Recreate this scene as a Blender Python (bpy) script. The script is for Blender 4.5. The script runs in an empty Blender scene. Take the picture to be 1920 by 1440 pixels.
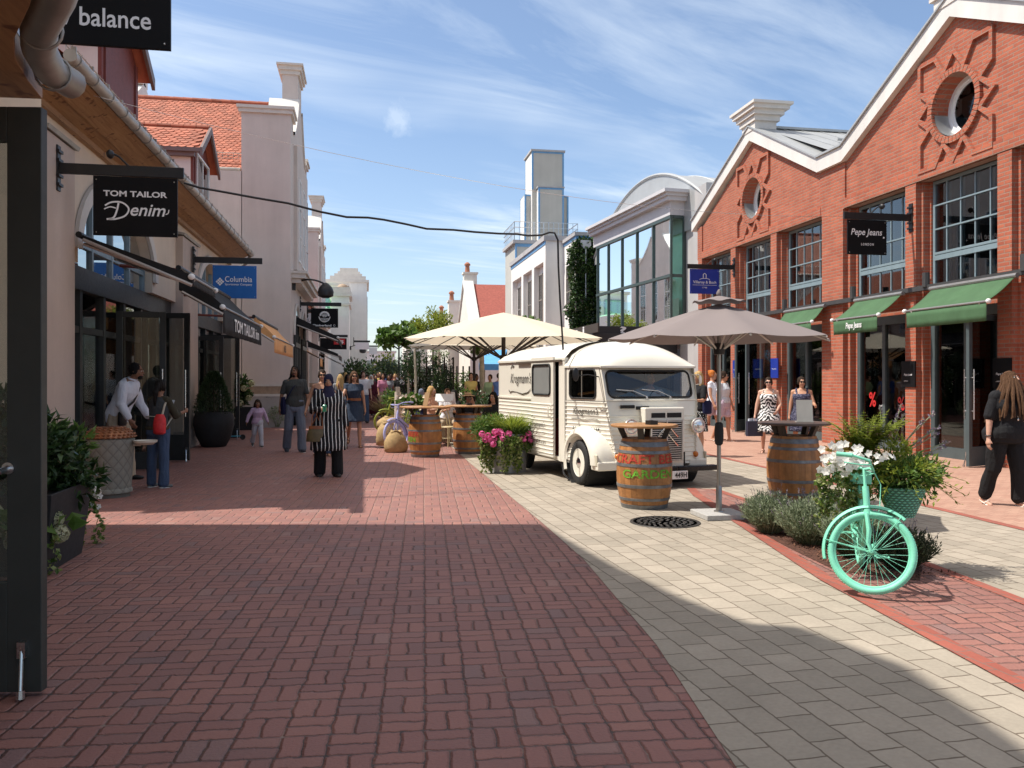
import bpy, bmesh, math, random
import numpy as np
from mathutils import Vector, Matrix
random.seed(7)
PI = math.pi
sc = bpy.context.scene
col = sc.collection
F, HC, YAW = 1550.0, 1.6, math.atan((960 - 685) / 1550.0)
CA, SA = math.cos(YAW), math.sin(YAW)
def onY(u, v, Y):
 t = (u - 960) / F; d = Y / (CA - t * SA)
 return (d * (t * CA + SA), Y, HC - (v - 710) / F * d)
def onX(u, v, X):
 t = (u - 960) / F; d = X / (t * CA + SA)
 return (X, d * CA - t * d * SA, HC - (v - 710) / F * d)
def G(u, v, z=0.0):
 d = (HC - z) * F / (v - 710); x = (u - 960) / F * d
 return (x * CA + d * SA, d * CA - x * SA, z)
MATS = {}
class NT:
 def __init__(s, m):
  m.use_nodes = True; s.t = m.node_tree; s.n = s.t.nodes; s.l = s.t.links
 def new(s, k, **kw):
  n = s.n.new(k)
  for a, b in kw.items(): setattr(n, a, b)
  return n
 def put(s, sock, v):
  if v is None: return
  if hasattr(v, 'is_output'): s.l.new(v, sock)
  else: sock.default_value = v
 def math(s, op, a, b=None, c=None, clamp=False):
  n = s.new('ShaderNodeMath', operation=op, use_clamp=clamp)
  s.put(n.inputs[0], a); s.put(n.inputs[1], b); s.put(n.inputs[2], c)
  return n.outputs[0]
 def mix(s, f, a, b, bt='MIX'):
  n = s.new('ShaderNodeMix', data_type='RGBA', blend_type=bt)
  s.put(n.inputs[0], f); s.put(n.inputs[6], a); s.put(n.inputs[7], b)
  return n.outputs[2]
 def noise(s, vec, scale, detail=3, rough=.55, dist=0):
  n = s.new('ShaderNodeTexNoise'); n.inputs['Scale'].default_value = scale
  n.inputs['Detail'].default_value = detail; n.inputs['Roughness'].default_value = rough
  n.inputs['Distortion'].default_value = dist
  if vec is not None: s.l.new(vec, n.inputs['Vector'])
  return n.outputs[0]
 def ramp(s, f, stops, interp='LINEAR'):
  n = s.new('ShaderNodeValToRGB'); e = n.color_ramp; e.interpolation = interp
  while len(e.elements) < len(stops): e.elements.new(0.5)
  for el, (p, c) in zip(e.elements, stops):
   el.position = p; el.color = c if len(c) == 4 else (*c, 1)
  s.l.new(f, n.inputs[0]); return n.outputs[0]
 def pos(s): return s.new('ShaderNodeNewGeometry').outputs['Position']
 def obj(s): return s.new('ShaderNodeTexCoord').outputs['Object']
 def sep(s, v):
  n = s.new('ShaderNodeSeparateXYZ'); s.l.new(v, n.inputs[0]); return n.outputs
 def comb(s, x, y, z=0.0):
  n = s.new('ShaderNodeCombineXYZ')
  s.put(n.inputs[0], x); s.put(n.inputs[1], y); s.put(n.inputs[2], z); return n.outputs[0]
 def bump(s, h, strength=.3, dist=.02):
  n = s.new('ShaderNodeBump'); n.inputs['Strength'].default_value = strength
  n.inputs['Distance'].default_value = dist; s.l.new(h, n.inputs['Height']); return n.outputs[0]
def newmat(name):
 m = bpy.data.materials.new(name); nt = NT(m)
 return m, nt, nt.n['Principled BSDF']
def c4(c, k=1.0): return (min(1, c[0] * k), min(1, c[1] * k), min(1, c[2] * k), 1)
def M(name, c=None, rough=.6, metal=0., var=.10, vs=5., bump=0., bs=80., spec=.5, c2=None, coat=0., island=0., fine=0., streak=0.):
 if name in MATS: return MATS[name]
 m, nt, p = newmat(name); MATS[name] = m
 o = nt.obj()
 f = nt.ramp(nt.noise(o, vs, 4, .6), [(.3, (0, 0, 0)), (.7, (1, 1, 1))])
 colr = nt.mix(f, c4(c, 1 - var), c4(c2) if c2 else c4(c, 1 + var))
 if fine:
  g = nt.noise(o, vs * 14, 2, .6)
  colr = nt.mix(nt.math('MULTIPLY', g, fine), colr, c4(c, .45))
 if island:
  r = nt.new('ShaderNodeNewGeometry').outputs['Random Per Island']
  k = nt.math('MULTIPLY_ADD', r, island * 2, 1 - island)
  colr = nt.mix(1.0, colr, nt.comb(k, k, k), 'MULTIPLY')
 nt.l.new(colr, p.inputs['Base Color'])
 p.inputs['Roughness'].default_value = rough; p.inputs['Metallic'].default_value = metal
 p.inputs['Specular IOR Level'].default_value = spec; p.inputs['Coat Weight'].default_value = coat
 if rough < .95 and rough > .12:
  rr = nt.math('MULTIPLY_ADD', nt.noise(o, vs * 3, 3), .22, rough - .11)
  nt.l.new(rr, p.inputs['Roughness'])
 if bump: nt.l.new(nt.bump(nt.noise(o, bs, 3, .6), bump, .01), p.inputs['Normal'])
 if streak:
  x, y, z = nt.sep(nt.pos()); q = nt.noise(nt.comb(nt.math('MULTIPLY', x, 1.6), nt.math('MULTIPLY', y, 1.6), nt.math('MULTIPLY', z, .16)), 1.3, 6, .65)
  q2 = nt.noise(nt.pos(), .45, 5, .6); k = nt.math('MULTIPLY', nt.math('MULTIPLY_ADD', q, streak * 2, 1 - streak), nt.math('MULTIPLY_ADD', q2, streak, 1 - streak * .5))
  nt.l.new(nt.mix(1.0, colr, nt.comb(k, nt.math('MULTIPLY', k, .995), nt.math('MULTIPLY', k, .985)), 'MULTIPLY'), p.inputs['Base Color'])
 return m
def leafmat(name, cols, rough=.5, trans=.25):
 if name in MATS: return MATS[name]
 m, nt, p = newmat(name); MATS[name] = m
 r = nt.new('ShaderNodeNewGeometry').outputs['Random Per Island']
 n = len(cols)
 cr = nt.ramp(r, [(i / (n - 1), c) for i, c in enumerate(cols)])
 nt.l.new(cr, p.inputs['Base Color']); p.inputs['Roughness'].default_value = rough
 p.inputs['Specular IOR Level'].default_value = .35
 t = nt.new('ShaderNodeBsdfTranslucent'); nt.l.new(cr, t.inputs[0])
 mx = nt.new('ShaderNodeMixShader'); mx.inputs[0].default_value = trans
 nt.l.new(p.outputs[0], mx.inputs[1]); nt.l.new(t.outputs[0], mx.inputs[2])
 nt.l.new(mx.outputs[0], nt.n['Material Output'].inputs[0])
 return m
def glassmat(name, tint=(.8, .85, .85), opacity=.15, base=(.02, .025, .03), rough=.02, ior=1.55):
 """window pane: mirror by fresnel, otherwise looks through with a tint"""
 if name in MATS: return MATS[name]
 m, nt, p = newmat(name); MATS[name] = m
 o = nt.pos()
 p = nt.new('ShaderNodeBsdfGlossy'); p.inputs['Color'].default_value = (.92, .95, .96, 1); p.inputs['Roughness'].default_value = rough
 nt.l.new(nt.bump(nt.noise(o, 1.3, 2, .5), .015, .02), p.inputs['Normal'])
 tr = nt.new('ShaderNodeBsdfTransparent'); tr.inputs[0].default_value = (*tint, 1)
 fr = nt.new('ShaderNodeFresnel'); fr.inputs[0].default_value = ior
 k = nt.math('ADD', fr.outputs[0], opacity, clamp=True)
 mx = nt.new('ShaderNodeMixShader'); nt.l.new(k, mx.inputs[0])
 nt.l.new(tr.outputs[0], mx.inputs[1]); nt.l.new(p.outputs[0], mx.inputs[2])
 nt.l.new(mx.outputs[0], nt.n['Material Output'].inputs[0])
 return m
def wallbrick(name, c1, c2, mortar, bw=.25, rh=.077, ms=.011, bumpk=.7, swap=False, rot=0.0, rough=.85, uv='wall', bias=0., dirt=.25):
 if name in MATS: return MATS[name]
 m, nt, p = newmat(name); MATS[name] = m
 P = nt.pos(); x, y, z = nt.sep(P)
 if uv == 'wall': v = nt.comb(nt.math('ADD', x, y), z)
 else:
  cr, sr = math.cos(rot), math.sin(rot)
  a = nt.math('ADD', nt.math('MULTIPLY', x, cr), nt.math('MULTIPLY', y, sr))
  b = nt.math('ADD', nt.math('MULTIPLY', x, -sr), nt.math('MULTIPLY', y, cr))
  w = nt.noise(P, 9, 2); w = nt.math('MULTIPLY_ADD', w, .02, -.01)
  a = nt.math('ADD', a, w); b = nt.math('ADD', b, w)
  v = nt.comb(b, a) if swap else nt.comb(a, b)
 t = nt.new('ShaderNodeTexBrick'); t.inputs['Scale'].default_value = 1
 t.inputs['Brick Width'].default_value = bw; t.inputs['Row Height'].default_value = rh
 t.inputs['Mortar Size'].default_value = ms; t.inputs['Mortar Smooth'].default_value = .25
 t.inputs['Bias'].default_value = bias
 t.inputs['Color1'].default_value = c4(c1); t.inputs['Color2'].default_value = c4(c2); t.inputs['Mortar'].default_value = c4(mortar)
 nt.l.new(v, t.inputs['Vector'])
 n1 = nt.noise(P, 2.2, 5, .65); n2 = nt.noise(P, 40, 3)
 k = nt.math('MULTIPLY_ADD', n1, dirt * 2, 1 - dirt)
 k = nt.math('MULTIPLY', k, nt.math('MULTIPLY_ADD', n2, .3, .85))
 cc = nt.mix(1.0, t.outputs['Color'], nt.comb(k, k, k), 'MULTIPLY')
 if uv == 'floor':
  vo = nt.new('ShaderNodeTexVoronoi'); vo.inputs['Scale'].default_value = 2.2; nt.l.new(P, vo.inputs['Vector'])
  cc = nt.mix(nt.math('MULTIPLY', nt.ramp(vo.outputs['Distance'], [(.035, (1, 1, 1)), (.06, (0, 0, 0))]), .45), cc, (.06, .055, .05, 1))
 else:
  q = nt.noise(nt.comb(nt.math('MULTIPLY', x, 1.5), nt.math('MULTIPLY', y, 1.5), nt.math('MULTIPLY', z, .18)), 1.4, 5, .6); k = nt.math('MULTIPLY_ADD', q, .3, .85); cc = nt.mix(1.0, cc, nt.comb(k, k, k), 'MULTIPLY')
 nt.l.new(cc, p.inputs['Base Color']); p.inputs['Roughness'].default_value = rough
 p.inputs['Specular IOR Level'].default_value = .25
 h = nt.math('MULTIPLY_ADD', t.outputs['Fac'], -1.0, nt.math('MULTIPLY', n2, .5))
 nt.l.new(nt.bump(h, bumpk, .012), p.inputs['Normal'])
 return m
def basketweave(name):
 """clay pavers laid in pairs, turned a quarter from pair to pair"""
 m, nt, p = newmat(name); MATS[name] = m
 P = nt.pos(); x, y, z = nt.sep(P)
 th = math.radians(-4); cr, sr = math.cos(th), math.sin(th); S = 1 / .21
 w = nt.noise(P, 7, 3, .6); w2 = nt.noise(P, 11, 3, .6, 1.)
 a = nt.math('MULTIPLY', nt.math('ADD', nt.math('MULTIPLY', x, cr), nt.math('MULTIPLY', y, sr)), S)
 b = nt.math('MULTIPLY', nt.math('ADD', nt.math('MULTIPLY', x, -sr), nt.math('MULTIPLY', y, cr)), S)
 a = nt.math('ADD', a, nt.math('MULTIPLY_ADD', w, .2, -.1)); b = nt.math('ADD', b, nt.math('MULTIPLY_ADD', w2, .2, -.1))
 ca, cb = nt.math('FLOOR', a), nt.math('FLOOR', b)
 fa, fb = nt.math('FRACT', a), nt.math('FRACT', b)
 par = nt.math('FLOORED_MODULO', nt.math('ADD', ca, cb), 2.0)
 ip = nt.math('SUBTRACT', 1.0, par)
 def sel(u, v): return nt.math('ADD', nt.math('MULTIPLY', u, ip), nt.math('MULTIPLY', v, par))
 s = nt.math('MULTIPLY', sel(fa, fb), 2.0); l = sel(fb, fa)
 idx = nt.math('FLOOR', s); sf = nt.math('FRACT', s)
 e1 = nt.math('MULTIPLY', nt.math('MINIMUM', sf, nt.math('SUBTRACT', 1.0, sf)), .105)
 e2 = nt.math('MULTIPLY', nt.math('MINIMUM', l, nt.math('SUBTRACT', 1.0, l)), .21)
 q = nt.math('SUBTRACT', .020, e1); q = nt.math('MAXIMUM', q, 0.0)
 q2 = nt.math('MAXIMUM', nt.math('SUBTRACT', .020, e2), 0.0)
 d = nt.math('SUBTRACT', .020, nt.math('SQRT', nt.math('ADD', nt.math('MULTIPLY', q, q), nt.math('MULTIPLY', q2, q2))))
 mr = nt.new('ShaderNodeMapRange', interpolation_type='SMOOTHSTEP'); nt.l.new(d, mr.inputs[0])
 mr.inputs[1].default_value = .0006; mr.inputs[2].default_value = .0052
 brick = mr.outputs[0]
 wn = nt.new('ShaderNodeTexWhiteNoise', noise_dimensions='3D')
 nt.l.new(nt.comb(ca, cb, nt.math('MULTIPLY_ADD', idx, .37, nt.math('MULTIPLY', par, .11))), wn.inputs['Vector'])
 r = wn.outputs['Value']
 cl = nt.ramp(r, [(0, (.235, .118, .102)), (.3, (.265, .122, .102)), (.65, (.285, .130, .106)), (.9, (.305, .142, .113)), (.96, (.20, .115, .108)), (1, (.315, .17, .14))])
 n2 = nt.noise(P, 60, 4, .65); n3 = nt.noise(P, .9, 4, .6)
 k = nt.math('MULTIPLY', nt.math('MULTIPLY_ADD', n2, .5, .75), nt.math('MULTIPLY_ADD', n3, .5, .75))
 cl = nt.mix(1.0, cl, nt.comb(k, k, k), 'MULTIPLY')
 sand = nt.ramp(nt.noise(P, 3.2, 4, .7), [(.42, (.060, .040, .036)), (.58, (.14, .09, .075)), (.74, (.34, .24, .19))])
 lit_y = nt.new('ShaderNodeMapRange', interpolation_type='SMOOTHSTEP'); nt.l.new(nt.math('ADD', y, nt.math('MULTIPLY', n3, 3.0)), lit_y.inputs[0])
 lit_y.inputs[1].default_value = 8.5; lit_y.inputs[2].default_value = 12.0
 sand = nt.mix(nt.math('MULTIPLY', lit_y.outputs[0], .85), sand, (.36, .22, .18, 1))  # joint sand painted lighter along the sunlit stretch, left dark in near shade
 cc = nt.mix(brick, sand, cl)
 nt.l.new(cc, p.inputs['Base Color'])
 p.inputs['Specular IOR Level'].default_value = .4
 nt.l.new(nt.math('MULTIPLY_ADD', n2, .3, .5), p.inputs['Roughness'])
 mr2 = nt.new('ShaderNodeMapRange', interpolation_type='SMOOTHSTEP'); nt.l.new(d, mr2.inputs[0])
 mr2.inputs[1].default_value = 0; mr2.inputs[2].default_value = .015
 h = nt.math('ADD', nt.math('MULTIPLY', mr2.outputs[0], 1.0), nt.math('MULTIPLY_ADD', r, .25, nt.math('MULTIPLY', n2, .35)))
 nt.l.new(nt.bump(h, .9, .014), p.inputs['Normal'])
 return m
XF = {}          # object -> matrix to world (used to build parts in world coordinates)
class MB:
 def __init__(s): s.v = []; s.f = []; s.mi = []; s.cur = 0
 def add(s, vs, fs):
  k = len(s.v); s.v += [tuple(p) for p in vs]
  for f in fs: s.f.append(tuple(i + k for i in f)); s.mi.append(s.cur)
  return s
 def box(s, x0, y0, z0, x1, y1, z1, mx=None):
  vs = [Vector((x, y, z)) for z in (z0, z1) for x, y in ((x0, y0), (x1, y0), (x1, y1), (x0, y1))]
  if mx: vs = [mx @ p for p in vs]
  return s.add(vs, [(3, 2, 1, 0), (4, 5, 6, 7), (0, 1, 5, 4), (1, 2, 6, 5), (2, 3, 7, 6), (3, 0, 4, 7)])
 def cbox(s, c, sx, sy, sz, mx=None):
  return s.box(c[0] - sx / 2, c[1] - sy / 2, c[2] - sz / 2, c[0] + sx / 2, c[1] + sy / 2, c[2] + sz / 2, mx)
 def prism(s, pts, fn, a, b):
  """pts 2D; fn(p, q, t) -> 3D point, t in (a, b)"""
  n = len(pts)
  vs = [fn(p[0], p[1], a) for p in pts] + [fn(p[0], p[1], b) for p in pts]
  fs = [tuple(range(n - 1, -1, -1)), tuple(range(n, 2 * n))] + [(i, (i + 1) % n, n + (i + 1) % n, n + i) for i in range(n)]
  return s.add(vs, fs)
 def tube(s, pts, r, n=8, cap=True, closed=False, flat=1.0):
  pts = [Vector(p) for p in pts]; m = len(pts)
  rs = r if isinstance(r, (list, tuple)) else [r] * m
  t0 = (pts[1] - pts[0]).normalized()
  up = Vector((0, 0, 1)) if abs(t0.z) < .9 else Vector((1, 0, 0))
  nrm = t0.cross(up).normalized(); vs = []
  for i, p in enumerate(pts):
   if closed: t = (pts[(i + 1) % m] - pts[i - 1]).normalized()
   elif i == 0: t = t0
   elif i == m - 1: t = (pts[-1] - pts[-2]).normalized()
   else: t = ((pts[i + 1] - p).normalized() + (p - pts[i - 1]).normalized()).normalized()
   nrm = (nrm - t * nrm.dot(t)).normalized(); bn = t.cross(nrm)
   for k in range(n):
    a = 2 * PI * k / n
    vs.append(p + nrm * math.cos(a) * rs[i] + bn * math.sin(a) * rs[i] * flat)
  fs = []
  for i in range(m if closed else m - 1):
   j = (i + 1) % m
   for k in range(n):
    fs.append((i * n + k, i * n + (k + 1) % n, j * n + (k + 1) % n, j * n + k))
  if cap and not closed:
   fs.append(tuple(range(n - 1, -1, -1))); fs.append(tuple((m - 1) * n + k for k in range(n)))
  return s.add(vs, fs)
 def lathe(s, prof, c=(0, 0, 0), n=24, a0=0, a1=2 * PI, sx=1, sy=1, mx=None, cap=True):
  full = abs(a1 - a0 - 2 * PI) < 1e-6; m = n if full else n + 1
  vs = []
  for r, z in prof:
   for k in range(m):
    a = a0 + (a1 - a0) * k / n
    vs.append(Vector((c[0] + r * math.cos(a) * sx, c[1] + r * math.sin(a) * sy, c[2] + z)))
  if mx: vs = [mx @ p for p in vs]
  fs = []
  for i in range(len(prof) - 1):
   for k in range(n):
    k2 = (k + 1) % m
    fs.append((i * m + k, i * m + k2, (i + 1) * m + k2, (i + 1) * m + k))
  if full and cap and prof[0] != prof[-1]:
   if prof[0][0] > 1e-5: fs.append(tuple(range(m - 1, -1, -1)))
   if prof[-1][0] > 1e-5: fs.append(tuple((len(prof) - 1) * m + k for k in range(m)))
  return s.add(vs, fs)
 def ell(s, c, r, mx=None, nu=12, nv=8):
  r = (r, r, r) if isinstance(r, (int, float)) else r
  vs = [Vector((0, 0, -r[2]))]
  for i in range(1, nv):
   t = -PI / 2 + PI * i / nv
   for k in range(nu):
    a = 2 * PI * k / nu
    vs.append(Vector((r[0] * math.cos(t) * math.cos(a), r[1] * math.cos(t) * math.sin(a), r[2] * math.sin(t))))
  vs.append(Vector((0, 0, r[2])))
  if mx: vs = [mx @ p for p in vs]
  vs = [p + Vector(c) for p in vs]
  fs = [(0, 1 + (k + 1) % nu, 1 + k) for k in range(nu)]
  for i in range(nv - 2):
   for k in range(nu):
    a = 1 + i * nu
    fs.append((a + k, a + (k + 1) % nu, a + nu + (k + 1) % nu, a + nu + k))
  L = len(vs) - 1; a = 1 + (nv - 2) * nu
  fs += [(a + k, a + (k + 1) % nu, L) for k in range(nu)]
  return s.add(vs, fs)
 def cone(s, a, b, ra, rb, n=10):
  """tapered capsule"""
  a, b = Vector(a), Vector(b); t = (b - a)
  if t.length < 1e-6: return s.ell(a, ra)
  t.normalize(); up = Vector((0, 0, 1)) if abs(t.z) < .9 else Vector((1, 0, 0))
  nx = t.cross(up).normalized(); ny = t.cross(nx); rings = []
  for q in (-80, -50, -20): rings.append((a + t * ra * math.sin(math.radians(q)), ra * math.cos(math.radians(q))))
  for q in (20, 50, 80): rings.append((b + t * rb * math.sin(math.radians(q)), rb * math.cos(math.radians(q))))
  vs = []
  for c, r in rings:
   for k in range(n):
    w = 2 * PI * k / n; vs.append(c + nx * math.cos(w) * r + ny * math.sin(w) * r)
  fs = [(i * n + k, i * n + (k + 1) % n, (i + 1) * n + (k + 1) % n, (i + 1) * n + k) for i in range(5) for k in range(n)]
  fs += [tuple(range(n - 1, -1, -1)), tuple(5 * n + k for k in range(n))]
  return s.add(vs, fs)
 def loft(s, rings, cap=True):
  """rings: equal-length lists of 3D points"""
  n = len(rings[0]); vs = [p for r in rings for p in r]
  fs = [(i * n + k, i * n + (k + 1) % n, (i + 1) * n + (k + 1) % n, (i + 1) * n + k) for i in range(len(rings) - 1) for k in range(n)]
  if cap: fs += [tuple(range(n - 1, -1, -1)), tuple((len(rings) - 1) * n + k for k in range(n))]
  return s.add(vs, fs)
 def grid(s, P):
  h, w = len(P), len(P[0]); vs = [p for r in P for p in r]
  return s.add(vs, [(i * w + j, i * w + j + 1, (i + 1) * w + j + 1, (i + 1) * w + j) for i in range(h - 1) for j in range(w - 1)])
 def build(s, name, mats, parent=None, smooth=False, bevel=0, local=False, solid=0, sub=0, fix=False):
  me = bpy.data.meshes.new(name)
  vs = s.v
  if parent is not None and not local:
   inv = XF[parent].inverted(); vs = [inv @ Vector(p) for p in vs]
  me.from_pydata([tuple(p) for p in vs], [], s.f); me.update()
  if fix:
   bm = bmesh.new(); bm.from_mesh(me); bmesh.ops.recalc_face_normals(bm, faces=bm.faces); bm.to_mesh(me); bm.free()
  for m in (mats if isinstance(mats, (list, tuple)) else [mats]): me.materials.append(m)
  if any(s.mi): me.polygons.foreach_set('material_index', s.mi)
  if smooth:
   me.polygons.foreach_set('use_smooth', [True] * len(me.polygons))
   if smooth != 'all':
    try: me.set_sharp_from_angle(angle=math.radians(40))
    except Exception: pass
  o = bpy.data.objects.new(name, me); col.objects.link(o)
  if parent is not None: o.parent = parent
  XF[o] = XF[parent].copy() if parent is not None else Matrix()
  if bevel:
   b = o.modifiers.new('bevel', 'BEVEL'); b.width = bevel; b.segments = 2; b.limit_method = 'ANGLE'; b.angle_limit = math.radians(35)
  if solid:
   q = o.modifiers.new('solid', 'SOLIDIFY'); q.thickness = solid; q.offset = 0
  if sub:
   q = o.modifiers.new('sub', 'SUBSURF'); q.levels = sub; q.render_levels = sub
  return o
def tag(o, label, cat, group=None, kind=None):
 if label: o['label'] = label
 if cat: o['category'] = cat
 if group: o['group'] = group
 if kind: o['kind'] = kind
 return o
def thing(name, label, cat, loc=(0, 0, 0), rz=0.0, group=None):
 o = bpy.data.objects.new(name, None); col.objects.link(o); o.empty_display_size = .2
 o.location = loc; o.rotation_euler = (0, 0, rz)
 XF[o] = Matrix.Translation(Vector(loc)) @ Matrix.Rotation(rz, 4, 'Z')
 return tag(o, label, cat, group)
def struct(o): o['kind'] = 'structure'; return o
def dup(root, loc, rz=None, label=None, name=None):
 m = {}
 def cp(o, par):
  c = o.copy(); col.objects.link(c)
  if par is not None: c.parent = par
  for ch in list(o.children): cp(ch, c)
  return c
 r = cp(root, None); r.location = loc
 if rz is not None: r.rotation_euler = (0, 0, rz)
 if label: r['label'] = label
 return r
_TX = {}
def text_mesh(s, bold=.0, shear=0., space=1.0, small=False):
 k = (s, bold, shear, space)
 if k in _TX: return _TX[k]
 cu = bpy.data.curves.new('lettering', 'FONT'); cu.body = s; cu.size = 1; cu.offset = bold; cu.shear = shear
 cu.space_character = space; cu.resolution_u = 3
 o = bpy.data.objects.new('lettering', cu); col.objects.link(o)
 dg = bpy.context.evaluated_depsgraph_get(); me = bpy.data.meshes.new_from_object(o.evaluated_get(dg))
 vs = [tuple(v.co) for v in me.vertices]; fs = [tuple(p.vertices) for p in me.polygons]
 bpy.data.objects.remove(o); bpy.data.curves.remove(cu); bpy.data.meshes.remove(me)
 x0 = min(v[0] for v in vs); x1 = max(v[0] for v in vs); y0 = min(v[1] for v in vs); y1 = max(v[1] for v in vs)
 vs = [((v[0] - x0) / (x1 - x0), (v[1] - y0) / (y1 - y0)) for v in vs]
 _TX[k] = (vs, fs, (x1 - x0) / (y1 - y0)); return _TX[k]
def put_text(mb, s, o, r, u, w, h=None, bold=.0, shear=0., space=1.0, fn=None, th=.004):
 """s fitted into w x h; o lower-left corner, r / u directions; a thin raised sheet"""
 vs, fs, asp = text_mesh(s, bold, shear, space)
 h = h or w / asp
 o, r, u = Vector(o), Vector(r).normalized(), Vector(u).normalized(); n = r.cross(u) * th
 if fn: pts = [fn(a * w, b * h) for a, b in vs]
 else: pts = [o + r * (a * w) + u * (b * h) + n for a, b in vs]
 mb.add(pts, fs); return mb
def rnd_dir():
 while True:
  v = Vector((random.uniform(-1, 1), random.uniform(-1, 1), random.uniform(-1, 1)))
  if .05 < v.length < 1: return v.normalized()
def leaf(mb, p, d, L, W, droop=.2, nrm=None):
 d = d.normalized(); n = nrm or rnd_dir(); s = d.cross(n)
 if s.length < .05: s = d.orthogonal()
 s.normalize(); n = s.cross(d)
 a = p; b = p + d * L * .45 + s * W * .5 + n * W * .12; c = p + d * L - n * L * droop; e = p + d * L * .45 - s * W * .5 + n * W * .12
 m = p + d * L * .5
 mb.add([a, b, c, e, m], [(0, 1, 4), (1, 2, 4), (2, 3, 4), (3, 0, 4)])
def blob_pts(n, c, r, shell=.55, lumps=7, cut=.35, zc=None):
 """points clustered through a lumpy ellipsoid with gaps"""
 L = []
 for _ in range(lumps):
  d = rnd_dir(); L.append((Vector((d.x * r[0], d.y * r[1], d.z * r[2])) * random.uniform(.35, .72), random.uniform(.32, .5)))
 out = []
 while len(out) < n:
  q, k = random.choice(L); d = rnd_dir() * (random.random() ** (1 - shell)) * k
  p = q + Vector((d.x * r[0], d.y * r[1], d.z * r[2]))
  out.append((Vector(c) + p, d.normalized() if d.length else rnd_dir()))
 return out
def foliage(n, c, r, L, W, lumps=7, shell=.55, droop=.2, up=.3, mb=None):
 mb = mb or MB()
 for p, d in blob_pts(n, c, r, shell, lumps):
  dd = (d + rnd_dir() * .8 + Vector((0, 0, up)))
  k = random.uniform(.65, 1.2)
  leaf(mb, p, dd, L * k, W * k, droop)
 return mb
def blossom(mb, p, d, r, n=5):
 d = Vector(d).normalized(); x = d.orthogonal().normalized(); y = d.cross(x)
 for k in range(n):
  a = 2 * PI * k / n + random.random() * .3
  q = x * math.cos(a) + y * math.sin(a); t = x * -math.sin(a) + y * math.cos(a)
  P = Vector(p)
  mb.add([P, P + q * r * .6 + t * r * .42 + d * r * .2, P + q * r + d * r * .22, P + q * r * .6 - t * r * .42 + d * r * .2], [(0, 1, 2, 3)])
brick_red = wallbrick('red facing brick', (.45, .135, .075), (.355, .098, .058), (.32, .20, .15), bumpk=.8, dirt=.27)
brick_plain = M('soldier course brick', (.42, .105, .055), .85, var=.25, vs=12, bump=.6, bs=60)
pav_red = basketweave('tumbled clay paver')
pav_grey = wallbrick('grey concrete paver', (.375, .325, .262), (.30, .262, .21), (.15, .12, .09), bw=.27, rh=.19, ms=.006, bumpk=.35, swap=True, rot=math.radians(3), uv='floor', dirt=.22, rough=.8)
pav_walk = wallbrick('pink sidewalk paver', (.44, .27, .20), (.37, .21, .155), (.26, .15, .115), bw=.2, rh=.1, ms=.006, bumpk=.25, swap=False, rot=.0, uv='floor', dirt=.12, rough=.85)
pav_edge = wallbrick('edging paver', (.34, .105, .075), (.28, .085, .062), (.2, .12, .1), bw=.2, rh=.1, ms=.006, bumpk=.3, swap=True, rot=math.radians(3), uv='floor', dirt=.15)
plaster_pink = M('pink plaster', (.63, .56, .52), .9, var=.05, vs=1.3, bump=.2, bs=140, fine=.1, streak=.16)
plaster_pale = M('pale pink plaster', (.67, .60, .55), .9, var=.05, vs=1.3, bump=.2, bs=140, fine=.1, streak=.16)
plaster_warm = M('warm cream plaster', (.68, .57, .45), .9, var=.05, vs=1.3, bump=.2, bs=140, fine=.1, streak=.14)
plaster_rose = M('rose beige plaster', (.53, .43, .36), .9, var=.06, vs=1.3, bump=.25, bs=140, fine=.12, streak=.14)
plaster_cream = M('cream plaster', (.64, .52, .38), .9, var=.06, vs=1.5, bump=.25, bs=120, fine=.1)
plaster_white = M('white plaster', (.78, .77, .74), .85, var=.04, vs=1.2, bump=.1, bs=100, fine=.06, streak=.14)
plaster_offw = M('off white plaster', (.72, .69, .62), .85, var=.05, vs=1.2, bump=.1, bs=100, streak=.16)
plaster_grey = M('grey plaster', (.42, .41, .41), .85, var=.06, vs=1.2, bump=.1, bs=100, fine=.08, streak=.2)
plaster_tower = M('shaded tower render', (.47, .46, .42), .9, var=.04, vs=1., bump=.1, bs=90, streak=.15)  # this grey has the shade of the tower's near faces put into it
stone = M('pale stone trim', (.66, .62, .57), .8, var=.07, vs=4, bump=.2, bs=60, fine=.12)
coping_white = M('white painted fascia', (.70, .67, .63), .6, var=.05, vs=2, fine=.14, streak=.2)
zinc = M('zinc sheet', (.50, .51, .51), .42, .75, var=.1, vs=2.5)
roof_metal = M('standing seam metal', (.40, .41, .41), .5, .25, var=.07, vs=1.5)
zinc_dark = M('weathered gutter zinc', (.34, .32, .29), .5, .6, var=.15, vs=5)
tile = M('clay roof tile', (.40, .125, .070), .75, var=.15, vs=2, island=.18, bump=.2, bs=60)
tile_dk = M('old red roof tile', (.33, .085, .06), .8, var=.2, vs=6, bump=.8, bs=22)
wood_soffit = None
dark_frame = M('anthracite frame', (.030, .032, .031), .45, var=.15, vs=6, spec=.5)
green_door = M('dark green grey door paint', (.040, .045, .040), .5, var=.1, vs=5, bump=.05, bs=200)
blue_frame = M('blue grey window frame', (.20, .27, .30), .45, var=.08, vs=6)
shop_frame = M('slate shop frame', (.070, .095, .10), .4, var=.1, vs=6)
red_wood = M('red brown board', (.17, .042, .032), .6, var=.15, vs=8)
black = M('black satin', (.012, .012, .013), .45, var=.2, vs=6)
rubber = M('black rubber', (.018, .018, .018), .8, var=.2, vs=10)
white_paint = M('white paint', (.8, .8, .79), .4, var=.03)
steel = M('brushed steel', (.62, .62, .62), .28, 1., var=.06)
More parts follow.
